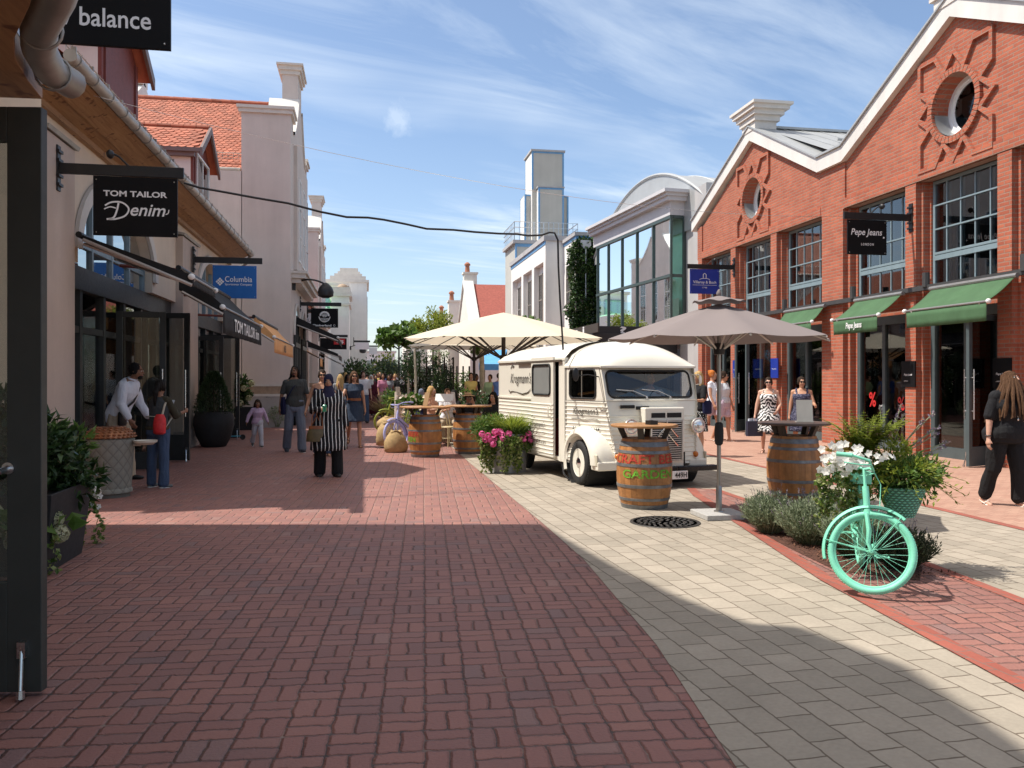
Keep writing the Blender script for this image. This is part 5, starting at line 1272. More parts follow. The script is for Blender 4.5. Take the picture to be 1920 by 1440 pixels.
o = VB(mb, 'grille', M('pale grey slats', (.62, .60, .56), .35, .4), gb)
mb = MB()
for dz in (0, .13): mb.tube([(gx + .035, gr_c - .17, .62 + dz), (gx + .035, gr_c, .80 + dz), (gx + .035, gr_c + .17, .62 + dz)], .014, 6)
VB(mb, 'chevron', chrome, gb)
for y, x in ((-.42, .66), (.74, .60)):
 mb = MB(); mx = Matrix.Translation((x, y, .90)) @ Matrix.Rotation(PI / 2, 4, 'Y')
 mb.lathe([(.02, -.12), (.07, -.09), (.105, -.02), (.112, .02), (.105, .03)], n=20, mx=mx); mb.tube([(x - .1, y * .9, .9), (x - .05, y, .9)], .03, 6); hl = VB(mb, 'headlight', cream, smooth=True)
 mb = MB(); mb.lathe([(.103, .025), (.08, .05), (.04, .062), (0, .066)], n=20, mx=mx); VB(mb, 'lens', M('lamp glass', (.75, .77, .78), .08, .6), hl, smooth='all')
 mb = MB(); mb.tube([(x + .028, y + .108 * math.cos(a), .9 + .108 * math.sin(a)) for a in [2 * PI * k / 20 for k in range(20)]], .009, 6, closed=True); VB(mb, 'ring', chrome, hl, smooth=True)
for s, xx in ((-1, .60), (1, .60)):
 mb = MB(); y = -.57 if s < 0 else .70; mb.ell((xx - .02, y + s * .02, .47), (.05, .04, .045)); VB(mb, 'indicator', M('orange lens', (.55, .16, .02), .2), smooth=True)
mb = MB(); mb.box(.66, .30, .24, .78, .98, .32); mb.box(.66, -.45, .24, .78, .3, .32); mb.box(.55, -.5, .20, .66, .7, .27); VB(mb, 'bumper', M('black chrome bumper', (.03, .03, .032), .2, .6), bevel=.015)
mb = MB(); mb.box(.79, -.06, .135, .80, .45, .255); pl = VB(mb, 'number_plate', white_paint, bevel=.003)
mb = MB(); put_text(mb, '449H', (.803, .23, .155), (0, 1, 0), UZ, .20, .08, .015); VB(mb, 'lettering', black, pl)
def wheel(x, y, s, r=.335):
 w = MB(); mx = Matrix.Translation((x, y, r)) @ Matrix.Rotation(-s * PI / 2, 4, 'X')
 w.lathe([(.215, -.075), (.26, -.085), (r - .03, -.08), (r - .004, -.055), (r, -.02), (r, .02), (r - .004, .055), (r - .03, .08), (.26, .085), (.215, .075), (.215, -.075)], n=40, mx=mx)
 for k in range(48):
  a = 2 * PI * k / 48
  for q in (-.045, 0, .045): w.cbox((0, 0, 0), .018, .012, .034, mx @ Matrix.Rotation(a, 4, 'Z') @ Matrix.Translation((r - .001, 0, q)))
 o = VB(w, 'wheel', rubber, smooth=True)
 m = MB(); m.lathe([(.218, .072), (.205, .078), (.195, .055), (.17, .035), (.13, .045), (.115, .05), (.10, .045)], n=32, mx=mx)
 m.lathe([(.218, .06), (.0, .02)], n=24, mx=mx); rm = VB(m, 'rim', cream, o, smooth=True)
 m = MB(); m.lathe([(.085, .045), (.08, .075), (.05, .09), (0, .094)], n=24, mx=mx); VB(m, 'hub_cap', chrome, rm, smooth=True)
 return o
wheel(-.06, -.84, -1); wheel(-.06, .84, 1); wheel(-2.6, -.80, -1); wheel(-2.6, .80, 1)
for s in (-1, 1):
 mb = MB(); prof = [(.40, .50), (.405, .93), (.44, .955), (.50, .94), (.545, .88), (.56, .78), (.56, .5)]; rings = []
 for k in range(23):
  a = math.radians(200 - 200 * k / 22) ; el = 1.0 + .10 * max(0, math.cos(a)); rings.append([(-.06 + r * el * math.cos(a) * 1.03, s * y, .345 + r * math.sin(a) * .98) for r, y in prof])
 mb.grid(rings); md = VB(mb, 'mudguard', cream, smooth=True, fix=True)
 mb = MB(); mb.add([(-.06 + .41 * math.cos(a), s * yy, .345 + .41 * math.sin(a)) for yy in (.45, .93) for a in [2 * PI * k / 24 for k in range(24)]], [(k, (k + 1) % 24, 24 + (k + 1) % 24, 24 + k) for k in range(24)] + [tuple(range(24))]); VB(mb, 'wheel_well', van_dark, md)
 mb = MB(); mb.box(.36, min(s * .60, s * .91), .27, .60, max(s * .60, s * .91), .40); mb.box(-.5, min(s * .70, s * .93), .34, -.44, max(s * .70, s * .93), .72); VB(mb, 'apron', cream, md, bevel=.02)
 mb = MB(); mb.cbox((.47, s * .905, .42), .22, .03, .17); VB(mb, 'step_plate', M('grey step plate', (.52, .48, .38), .5), md, bevel=.02)
mb = MB(); mb.box(-3.5, -.7, .24, .4, .7, .34); mb.tube([(-3.4, -.4, .22), (-1, -.4, .2)], .04); VB(mb, 'chassis', van_dark)
mb = MB(); xd0, xd1, yd = -1.86, -.89, -(HW + .045)
P = []
for z, a in [(z, a) for z, a in RID if z <= 1.21] + [(1.26, 0)]: P.append([(xd0, yd - a, z), (xd1, yd - a, z)])
mb.grid(P); ring(mb, [(xd0, 1.26), (xd1, 1.26), (xd1, 1.95), (xd0, 1.95)], rrect(xd0 + .08, xd1 - .12, 1.34, 1.83, .07), lambda a, b: (a, yd, b))
mb.box(xd0, yd + .001, .34, xd1, yd + .035, 1.26); mb.box(xd0, yd + .001, 1.26, xd0 + .04, yd + .035, 1.95); mb.box(xd1 - .06, yd + .001, 1.26, xd1, yd + .035, 1.95); mb.box(xd0 + .04, yd + .001, 1.85, xd1 - .06, yd + .035, 1.95)
sd = VB(mb, 'sliding_door', cream)
mb = MB(); L = rrect(xd0 + .08, xd1 - .12, 1.34, 1.83, .07); mb.tube([(a, yd - .006, b) for a, b in L], .018, 6, closed=True); VB(mb, 'rubber_seal', rubber, sd, smooth=True)
mb = MB(); mb.add([(a, yd + .004, b) for a, b in L], [tuple(range(len(L)))]); VB(mb, 'window', M('frosted van pane', (.30, .31, .30), .15, .2, var=.1, vs=1.2), sd)
mb = MB(); mb.tube([(xd1 - .10, yd - .0, .98), (xd1 - .10, yd - .05, 1.0), (xd1 - .10, yd - .05, 1.14), (xd1 - .10, yd, 1.16)], .011, 6); VB(mb, 'handle', cream, sd, smooth=True)
mb = MB(); mb.box(-2.6, -HW - .05, 1.865, -.6, -HW - .0, 1.90); VB(mb, 'door_rail', M('dark rail', (.10, .08, .06), .5), bevel=.003)
def mirror(s, m, pts, c, r):
 mb = MB(); mb.tube(pts, .009, 6); mb.ell(c, r); VB(mb, 'side_mirror', m, smooth=True)
mirror(-1, black, [(.33, -.73, 1.62), (.36, -.95, 1.66), (.36, -1.13, 1.64)], (.36, -1.15, 1.66), (.02, .055, .10))
mirror(1, cream, [(.36, .78, 1.66), (.40, .90, 1.66), (.40, .92, 1.52), (.37, .80, 1.50)], (.40, .92, 1.58), (.015, .03, .07))
mb = MB(); mb.box(-.5, -.85, .4, -.46, .85, 1.78); mb.box(-.46, -.7, .4, .4, .7, .45); mb.box(.2, -.62, 1.05, .44, .72, 1.24); mb.box(-.45, .15, .5, -.1, .65, .85); mb.box(-.45, -.65, .5, -.1, -.15, .85); mb.box(-.45, -.65, .8, -.38, -.15, 1.35); VB(mb, 'seat_cab', M('dark cab lining', (.035, .033, .03), .8))
mb = MB(); mb.tube([(.14 + .06 * math.sin(a), .38 + .2 * math.cos(a), 1.30 + .17 * math.sin(a)) for a in [2 * PI * k / 24 for k in range(24)]], .012, 6, closed=True); mb.tube([(.2, .38, 1.2), (.14, .38, 1.3)], .02, 6); VB(mb, 'steering_wheel', black, smooth=True)
mb = MB(); mb.tube([(-.3, -.80, 1.36), (.20, -.70, 1.41)], .022, 8); tag(mb.build('wooden_stick', M('pale wood', (.5, .3, .12), .6), van, local=True), None, None)
ink = M('dark brown lettering', (.035, .03, .026), .7)
def van_script(x0, z0, w, y, parent, k=1.0):
 q = MB(); o = (x0, y, z0)
 put_text(q, "Krogmann's", o, (1, 0, 0), UZ, w, w * .22, .0, .34)
 y2 = y - .004
 def st(pts, r): q.tube([(x0 + a * w, y2, z0 + b * w) for a, b in pts], r, 6, flat=.3)
 st([(-.08, -.07), (-.04, -.11), (.1, -.09), (.3, -.10), (.6, -.13), (.85, -.10), (.98, -.04)], [.004 * k, .012 * k, .008 * k, .005 * k, .012 * k, .010 * k, .003 * k])
 st([(.02, .30), (.10, .36), (.18, .34), (.10, .32)], .008 * k)
 VB(q, 'lettering', ink, parent); return q
van_script(-3.0, 1.47, 1.05, -HW - .006, body); van_script(-1.80, .77, .60, yd - .018, sd, .5)
q = MB()
for i in range(9):
 x = -1.80 + i * .075; q.cbox((x, yd - .018, .56 + .004 * (i % 3)), .022, .004, .012 + .02 * (i % 2)); q.cbox((x + .01, yd - .018, .545), .012, .004, .03)
VB(q, 'worn_lettering', ink, sd)
dr = [o for o in van.children if o.name.startswith('door')][0]
q = MB(); put_text(q, "Krogmann's", None or (0, 0, 0), RX, UZ, .6, .14, .008, .3, fn=lambda a, b: (-.30 + a, cabw(-.30 + a, 1.05)[0] - .016, 1.03 + b)); q.tube([(-.34 + .64 * i / 8, cabw(-.34 + .64 * i / 8, 1)[0] - .016, 1.0 + .012 * math.sin(i * 1.3)) for i in range(9)], .006, 5, flat=.4); VB(q, 'lettering', ink, dr)
q = MB()
for i in range(12):
 x = -.30 + i * .052; q.cbox((x, cabw(x, .85)[0] - .016, .835 + .006 * (i % 3)), .026, .004, .014 + .014 * (i % 2)); q.cbox((x + .012, cabw(x, .85)[0] - .016, .86), .012, .004, .03)
VB(q, 'worn_lettering', ink, dr)
oak = M('oiled oak stave', (.40, .175, .055), .48, var=.28, vs=7, island=.20, fine=.35, bump=.25, bs=50)
hoop = M('galvanised hoop', (.22, .225, .23), .5, .55, var=.3, vs=9, fine=.3)
def barrel_r(z, H=.86, rm=.345, re=.275):
 t = (z / H - .5) * 2; return rm - (rm - re) * t * t
def barrel(label, loc, rz, text=None, top=.40, topm=None, H=.86, dark_end=True, name='barrel_table'):
 t = thing(name, label, 'barrel table', loc, rz, 'barrel tables in the street'); n = 26; mb = MB()
 for k in range(n):
  a0, a1 = 2 * PI * (k + .015) / n, 2 * PI * (k + .985) / n; rows = []
  for i in range(17):
   z = H * i / 16; r = barrel_r(z, H); rows.append([(r * math.cos(a), r * math.sin(a), z) for a in (a0, (a0 + a1) / 2, a1)])
  mb.grid(rows)
 mb.lathe([(0, .03), (.26, .03)], n=24); mb.lathe([(barrel_r(H * i / 10, H) - .008, H * i / 10) for i in range(11)], n=26)
 st = mb.build('staves', oak, t, local=True)
 for z, hh in ((.03, .055), (.125, .03), (.288, .035), (.545, .035), (.705, .032), (.80, .055)):
  mb = MB(); r0, r1 = barrel_r(z - hh / 2, H) + .006, barrel_r(z + hh / 2, H) + .006
  z0 = max(.002, z - hh / 2 - (.005 if z > .1 else 0)); z1 = min(H, z + hh / 2)
  mb.lathe([(r0 - .008, z0), (r0, z0 + .002), (r1, z1 - .002), (r1 - .008, z1)], n=48)
  if hh > 0: mb.ell(((r0 + r1) / 2 * math.cos(-1.5), (r0 + r1) / 2 * math.sin(-1.5), z), .008, nu=6, nv=4)
  mb.build('hoop', hoop, t, local=True, smooth=True)
 mb = MB(); mb.lathe([(0, H - .04), (.255, H - .04), (.268, H - .03), (.268, H), (.255, H + .002), (.25, H - .02)], n=32); mb.build('head', M('barrel head dark', (.05, .045, .04), .7), t, local=True)
 for k in range(4):
  a = PI / 4 + k * PI / 2 + .3; m = Matrix.Rotation(a, 4, 'Z'); mb = MB()
  mb.add([m @ Vector(p) for p in ((.20, -.035, H - .03), (.26, -.035, H - .03), (.26, .035, H - .03), (.20, .035, H - .03), (.27, -.035, H + .14), (.34, -.035, H + .14), (.34, .035, H + .14), (.27, .035, H + .14))], [(3, 2, 1, 0), (4, 5, 6, 7), (0, 1, 5, 4), (1, 2, 6, 5), (2, 3, 7, 6), (3, 0, 4, 7)])
  mb.build('strut', M('dark strut', (.04, .03, .022), .6), t, local=True)
 mb = MB(); mb.lathe([(0, H + .14), (top - .01, H + .14), (top, H + .15), (top, H + .165), (top - .008, H + .172), (0, H + .172)], n=48); mb.build('table_top', topm or M('table board', (.42, .21, .08), .45, var=.2, vs=6, fine=.3), t, local=True)
 for s, z, hh, aw, a_c, m in (text or []):
  q = MB(); put_text(q, s, (0, 0, 0), RX, UZ, aw, hh, .02, fn=lambda u, v: ((barrel_r(z + v, H) + .007) * math.cos(a_c + u - aw / 2), (barrel_r(z + v, H) + .007) * math.sin(a_c + u - aw / 2), z + v))
  q.build('lettering', m, st, local=True)
 return t
def stencil(name, c):
 m = M(name, c, .75, var=.25, vs=14); nt = NT(m); o = m.node_tree.nodes['Principled BSDF']; n = nt.noise(nt.obj(), 34, 5, .7); tr = nt.new('ShaderNodeBsdfTransparent'); mx = nt.new('ShaderNodeMixShader')
 nt.l.new(nt.ramp(n, [(.50, (0, 0, 0)), (.66, (.85, .85, .85))]), mx.inputs[0]); nt.l.new(o.outputs[0], mx.inputs[1]); nt.l.new(tr.outputs[0], mx.inputs[2]); nt.l.new(mx.outputs[0], nt.n['Material Output'].inputs[0]); return m
redp = stencil('faded red stencil', (.50, .045, .025)); grnp = stencil('faded green stencil', (.14, .42, .03))
bl = G(1215, 957); B1 = (bl[0] + .05, bl[1] + .28, 0)
va = math.atan2(-B1[1], -B1[0])
barrel('barrel table with red and green stencilled lettering in front of the van', B1, 0, [('CRAFT BEER', .565, .112, 3.1, va + .22, redp), ('GARDEN', .39, .105, 2.0, va + .18, grnp)], .42)
barrel('dark topped barrel table behind the mint bicycle and lavender', (5.52, 10.0, 0), 1.0, None, .46, M('dark table board', (.085, .055, .045), .45, var=.2, vs=6))
q = G(797, 858); B3 = (q[0] + .02, q[1] + .27, 0); v3 = math.atan2(-B3[1], -B3[0])
barrel('barrel table with red letters ER on its left flank by the lilac bicycle', B3, .4, [('CRAFT BEER', .43, .10, 2.4, v3 - 1.95, redp), ('GARDEN', .315, .10, 1.8, v3 - 1.9, grnp)], .52)
q = G(880, 852); B4 = (q[0] + .02, q[1] + .27, 0)
barrel('barrel table without lettering behind the flower tub and the van rear', B4, .9, None, .50)
def tbl_item(name, label, cat, loc, bld, m, parent_rz=0):
 mb = MB(); bld(mb); o = mb.build(name, m, None); o.location = loc; o.rotation_euler = (0, 0, parent_rz); return tag(o, label, cat)
tbl_item('ash_tray', 'black square ashtray on the stencilled barrel table', 'ashtray', (B1[0] + .06, B1[1] - .1, 1.032), lambda m: (m.box(-.055, -.055, 0, .055, .055, .012), m.box(-.055, -.055, .012, -.045, .055, .05), m.box(.045, -.055, .012, .055, .055, .05), m.box(-.045, -.055, .012, .045, -.045, .05), m.box(-.045, .045, .012, .045, .055, .05)), black, .3)
tbl_item('ash_tray', 'black square ashtray on the plain barrel table behind the flowers', 'ashtray', (B4[0] + .0, B4[1] - .1, 1.032), lambda m: (m.box(-.055, -.055, 0, .055, .055, .012), m.box(-.055, -.055, .012, -.045, .055, .05), m.box(.045, -.055, .012, .055, .055, .05), m.box(-.045, -.055, .012, .045, -.045, .05), m.box(-.045, .045, .012, .045, .055, .05)), black, .1)
def menu_stand(m, w=.2, h=.29): m.add([(-w / 2, 0, 0), (w / 2, 0, 0), (w / 2, .07, h), (-w / 2, .07, h), (-w / 2, .012, 0), (w / 2, .012, 0), (w / 2, .082, h), (-w / 2, .082, h)], [(0, 1, 2, 3), (7, 6, 5, 4), (0, 4, 5, 1), (1, 5, 6, 2), (2, 6, 7, 3), (3, 7, 4, 0)]); m.box(-w / 2 - .01, -.02, 0, w / 2 + .01, .1, .012)
tbl_item('menu_stand', 'grey upright menu holder leaning on the dark barrel table', 'menu', (5.62, 9.9, 1.033), menu_stand, M('grey menu card', (.30, .29, .27), .6), -.35)
tbl_item('menu_stand', 'brown clipboard menu standing on the lettered barrel table', 'menu', (B3[0] + .0, B3[1] + .05, 1.033), lambda m: menu_stand(m, .14, .28), M('brown card', (.32, .2, .1), .6), -.9)
def D_(u, v, d):
 x = (u - 960) / F * d; return (x * CA + d * SA, d * CA - x * SA, HC - (v - 710) / F * d)
def parasol(label, loc, verts, ze, za, mcl, mfr, pole_r, vent=0, hub=None, ribs=8, val=0.0, name='parasol', strut_in=.35, strut_m=None):
 """verts: outline in plan; canopy panels sag a little between the ribs"""
 t = thing(name, label, 'parasol', loc); n = len(verts); mb = MB(); K, S = 10, 6
 rows = []
 for k in range(K + 1):
  q = .06 + .94 * k / K; row = []
  for i in range(n):
   a, b = Vector((*verts[i], 0)), Vector((*verts[(i + 1) % n], 0))
   for j in range(S):
    f = j / S; p = a.lerp(b, f) * q; sag = .035 * math.sin(PI * f) * q * (1 - .3 * q)
    row.append((p.x * (1 - .012 * math.sin(PI * f)), p.y * (1 - .012 * math.sin(PI * f)), za - (za - ze) * (q ** 1.12) - sag))
  rows.append(row)
 m = len(rows[0]); vs = [p for r in rows for p in r] + [(0, 0, za + .005)]
 fs = [(k * m + j, k * m + (j + 1) % m, (k + 1) * m + (j + 1) % m, (k + 1) * m + j) for k in range(K) for j in range(m)] + [(len(vs) - 1, (j + 1) % m, j) for j in range(m)]
 mb.add(vs, fs)
 if val: L = rows[-1]; mb.add(L + [(x, y, z - val) for x, y, z in L], [(j, m + j, m + (j + 1) % m, (j + 1) % m) for j in range(m)])
 cn = mb.build('canopy', mcl, t, local=True, smooth='all')
 if vent:
  mb = MB(); V = []
  for k in range(4):
   q = k / 3; V.append([(vent * q * math.cos(a), vent * q * math.sin(a), za + .10 - .075 * q + .012 * math.cos(8 * a) * (k == 3)) for a in [2 * PI * i / 40 for i in range(40)]])
  vs = [p for r in V[1:] for p in r] + [(0, 0, za + .10)]; mb.add(vs, [(k * 40 + j, (k + 1) * 40 + j, (k + 1) * 40 + (j + 1) % 40, k * 40 + (j + 1) % 40) for k in range(2) for j in range(40)] + [(80 + 40, j, (j + 1) % 40) for j in range(40)])
  mb.lathe([(.03, za + .09), (.03, za + .13), (.01, za + .17), (0, za + .175)], n=12); mb.build('vent_cap', mcl, cn, local=True, smooth='all')
 mb = MB(); mb.tube([(0, 0, .05), (0, 0, za - .02)], pole_r, 14); mb.build('pole', mfr, t, local=True, smooth=True)
 hub = hub or ze + .02
 h = MB(); h.lathe([(pole_r, -.05), (pole_r + .035, -.05), (pole_r + .045, .02), (pole_r + .03, .08), (pole_r, .08)], (0, 0, hub), 16); hb = h.build('hub', black, t, local=True, smooth=True)
 for i in range(n):
  for f in ((0,) if ribs == n else (0, .5)):
   p = Vector((*verts[i], 0)).lerp(Vector((*verts[(i + 1) % n], 0)), f)
   if f: p *= .985
   zq = lambda q: za - (za - ze) * (q ** 1.12) - (.035 * q * (1 - .3 * q) if f else 0) - .022
   r = MB(); r.tube([(p.x * q, p.y * q, zq(q)) for q in (.05, .3, .55, .8, 1.0)], .011, 6); rb = r.build('rib', strut_m or mfr, t, local=True, smooth=True)
   s = MB(); s.tube([(p.x * .03, p.y * .03, hub), (p.x * strut_in, p.y * strut_in, zq(strut_in) - .01)], .011 if pole_r < .04 else .018, 6); s.build('strut', strut_m or mfr, rb, local=True, smooth=True)
 return t
can_cream = M('cream canvas', (.80, .72, .56), .85, var=.03, vs=2, bump=.1, bs=200)
def canvas(name, c, tr):
 m, nt, p = newmat(name); MATS[name] = m
 n = nt.noise(nt.obj(), 3, 4); cc = nt.mix(n, c4(c, .94), c4(c, 1.05)); nt.l.new(cc, p.inputs['Base Color']); p.inputs['Roughness'].default_value = .9
 t = nt.new('ShaderNodeBsdfTranslucent'); nt.l.new(cc, t.inputs[0]); mx = nt.new('ShaderNodeMixShader'); mx.inputs[0].default_value = tr
 nt.l.new(p.outputs[0], mx.inputs[1]); nt.l.new(t.outputs[0], mx.inputs[2]); nt.l.new(mx.outputs[0], nt.n['Material Output'].inputs[0]); return m
can_cream = canvas('cream canvas cloth', (.80, .72, .57), .30); can_grey = canvas('mauve grey canvas cloth', (.215, .18, .175), .06)
bronze = M('dark bronze tube', (.035, .025, .022), .45, .3)
pole_m = M('grey anodised tube', (.36, .34, .31), .35, .7)
R = 1.28; oc = [(R * math.cos(k * PI / 4 - YAW), R * math.sin(k * PI / 4 - YAW)) for k in range(8)]
gp_ = parasol('mauve grey parasol on a slim pole with square stone base beside the van', (4.02, 8.98, 0), oc, 2.06, 2.46, can_grey, pole_m, .024, .30, 1.93, strut_in=.42, strut_m=M('pale rib tube', (.55, .53, .50), .4, .4))
mb = MB(); mb.box(-.25, -.25, .006, .25, .25, .065); mb.build('base', M('granite slab', (.42, .41, .39), .7, var=.15, vs=30, bump=.2), gp_, local=True, bevel=.006)
mb = MB(); mb.lathe([(.06, .065), (.055, .08), (.034, .085), (.034, .36), (.026, .37)], n=16); mb.build('sleeve', pole_m, gp_, local=True, smooth=True)
mb = MB(); mb.lathe([(.024, .83), (.045, .85), (.052, .92), (.052, 1.0), (.045, 1.08), (.024, 1.10)], n=16); mb.build('grip', rubber, gp_, local=True, smooth=True)
q = [(2.2, 1.25), (1.25, 2.2), (-1.25, 2.2), (-2.2, 1.25), (-2.2, -1.25), (-1.25, -2.2), (1.25, -2.2), (2.2, -1.25)]
qr = [(x * math.cos(-YAW) - y * math.sin(-YAW), x * math.sin(-YAW) + y * math.cos(-YAW)) for x, y in q]
P2 = D_(889, 700, 29.0)
for loc, lb, up_ in (((3.22, 19.3, 0), 'nearer large cream parasol spread over the terrace behind the van', 0), ((P2[0], P2[1], 0), 'farther large cream parasol behind the first one on the terrace', .2)):
 pp = parasol(lb, loc, qr, 2.50 + up_, 3.16 + up_, can_cream, bronze, .05, 0, 2.08 + up_, ribs=16, strut_in=.60)
 mb = MB(); mb.box(-.4, -.4, .006, .4, .4, .1); mb.build('base', black, pp, local=True, bevel=.01)
mc = G(1247, 980); t = thing('manhole_cover', 'round cast iron manhole cover flush in the grey paving', 'manhole cover', (mc[0], mc[1], .004))
mb = MB(); mb.lathe([(0, .003), (.35, .003), (.352, .009), (.385, .009), (.39, .003)], n=48); cv = mb.build('rim', M('cast iron', (.06, .055, .05), .6, .5, var=.3, vs=20), t, local=True)
mb = MB()
for r in (.08, .15, .22, .29):
 n = int(r * 90)
 for k in range(n):
  a = 2 * PI * (k + .5 * (r > .2)) / n; mb.cbox((0, 0, .007), .045, .026, .006, Matrix.Rotation(a, 4, 'Z') @ Matrix.Translation((r, 0, 0)) @ Matrix.Rotation(.5, 4, 'Z'))
mb.build('tread', M('worn iron', (.17, .16, .15), .45, .6, var=.3, vs=30), cv, local=True)
bp = D_(206, 937, 11.25); bp = (bp[0], bp[1], 0)
t = thing('litter_bin', 'round grey litter bin with scaled copper lid and side ashtray', 'bin', bp); mb = MB()
def diamond(name, c):
 m, nt, p = newmat(name); MATS[name] = m; x, y, z = nt.sep(nt.obj())
 a = nt.math('ARCTAN2', y, x); u = nt.math('MULTIPLY', a, 4.2); v = nt.math('MULTIPLY', z, 12)
 s1 = nt.math('ABSOLUTE', nt.math('SINE', nt.math('MULTIPLY', nt.math('ADD', u, v), 1.6))); s2 = nt.math('ABSOLUTE', nt.math('SINE', nt.math('MULTIPLY', nt.math('SUBTRACT', u, v), 1.6)))
 h = nt.math('MINIMUM', s1, s2); cc = nt.ramp(h, [(0, c4(c, .6)), (.25, c4(c)), (1, c4(c, 1.08))]); nt.l.new(cc, p.inputs['Base Color']); p.inputs['Roughness'].default_value = .7
 nt.l.new(nt.bump(h, .5, .01), p.inputs['Normal']); return m
mb.lathe([(.27, .05), (.285, .06), (.285, .10), (.27, .12), (.30, .60), (.315, .72), (.315, .78), (.29, .80), (0, .80)], n=36); mb.build('body', diamond('bin patterned grey', (.20, .20, .17)), t, local=True, smooth=True)
mb = MB(); mb.lathe([(.25, 0), (.25, .05), (0, .05)], n=32); mb.build('foot', M('bin foot', (.12, .12, .10), .7), t, local=True)
mb = MB(); mb.lathe([(.32, .80), (.30, .86), (.22, .92), (.13, .95), (0, .955)], n=36)
for r, z, n in ((.315, .815, 30), (.30, .85, 28), (.265, .885, 24), (.225, .912, 20), (.18, .935, 16)):
 for k in range(n): a = 2 * PI * (k + .5 * (n % 4 > 0)) / n; mb.ell((r * math.cos(a), r * math.sin(a), z), (.028, .028, .014), nu=6, nv=4)
mb.build('lid', M('aged copper', (.30, .13, .065), .42, .7, var=.25, vs=14), t, local=True, smooth=True)
mb = MB(); mb.lathe([(0, .70), (.10, .70), (.15, .735), (.155, .76), (.145, .76), (.10, .72), (0, .72)], (.47 * math.cos(-.1), .47 * math.sin(-.1), 0), 24); mb.tube([(.3, -.02, .70), (.40, -.03, .70)], .02, 6); mb.build('ashtray', M('cream enamel', (.55, .53, .46), .4), t, local=True, smooth=True)
pot_m = M('charcoal fibre pot', (.016, .016, .018), .75, var=.2, vs=8, bump=.1)
conif = leafmat('conifer needles', [(.010, .024, .008), (.02, .045, .014), (.035, .07, .02), (.05, .085, .03)], .6, .1)
def conifer_pot(loc, label, r=.46, h=.82, ph=1.0):
 t = thing('plant_pot', label + ' pot', 'plant pot', loc); mb = MB()
 mb.lathe([(r * .55, .0), (r * .62, .02), (r * .86, .25), (r, .52), (r * .98, .68), (r * .88, h), (r * .80, h), (r * .80, h - .06), (0, h - .06)], n=32); mb.build('pot', pot_m, t, local=True, smooth=True)
 t2 = thing('conifer', label.replace('pot', '') + ' conifer growing from the pot', 'conifer', (loc[0], loc[1], h - .06)); mb = MB()
 for _ in range(4200):
  q = random.random() ** .8; a = random.uniform(0, 2 * PI); rr = r * .95 * (1 - q) ** .62 * random.uniform(.72, 1.05) + .02
  p = Vector((rr * math.cos(a), rr * math.sin(a), q * ph)); leaf(mb, p, Vector((math.cos(a), math.sin(a), .9)) + rnd_dir() * .7, random.uniform(.05, .10), .018, .1)
 mb.build('crown', conif, t2, local=True)
 mb = MB(); mb.tube([(0, 0, -.1), (0, 0, ph * .7)], [.03, .012], 8); mb.build('trunk', M('bark brown', (.06, .04, .028), .9, bump=.4), t2, local=True)
q = D_(401, 840, 19.5); conifer_pot((q[0], q[1], 0), 'large black egg shaped', .46, .82, .98)
q = D_(455, 800, 26.0)
def square_planter(loc, w, h, label, rz=0, m=None):
 t = thing('planter', label, 'planter', loc, rz); mb = MB(); a, b = w / 2 * .86, w / 2
 mb.loft([[(-a, -a, 0), (a, -a, 0), (a, a, 0), (-a, a, 0)], [(-b, -b, h), (b, -b, h), (b, b, h), (-b, b, h)], [(-b + .03, -b + .03, h), (b - .03, -b + .03, h), (b - .03, b - .03, h), (-b + .03, b - .03, h)], [(-b + .03, -b + .03, h - .06), (b - .03, -b + .03, h - .06), (b - .03, b - .03, h - .06), (-b + .03, b - .03, h - .06)]])
 mb.build('box', m or pot_m, t, local=True, bevel=.004)
 mb = MB(); mb.box(-b + .03, -b + .03, h - .1, b - .03, b - .03, h - .05); mb.build('soil', M('potting soil', (.03, .022, .016), .95, bump=.6), t, local=True); return t
square_planter((-3.0, 7.72, 0), 1.02, .66, 'tall square black planter between the open door and the litter bin')
square_planter((-2.95, 6.0, 0), .8, .6, 'square black planter mostly hidden behind the open green door')
square_planter((q[0], q[1], 0), .8, .7, 'dark planter with hydrangeas by the pink gable house')
square_planter((D_(505, 795, 27.5)[0], D_(505, 795, 27.5)[1], 0), .7, .55, 'dark planter with a low bush left of the walking man')
tub = D_(951, 888, 14.25); tub = (tub[0], tub[1], 0)
t = thing('flower_tub', 'grey zinc tub brimming with flowers beside the van', 'planter', tub); mb = MB(); mb.lathe([(.30, .005), (.325, .0), (.335, .62), (.35, .63), (.345, .66), (.32, .66), (.32, .58), (0, .58)], n=36); mb.build('tub', M('dull zinc tub', (.42, .42, .43), .5, .5, var=.2, vs=4), t, local=True, smooth=True)
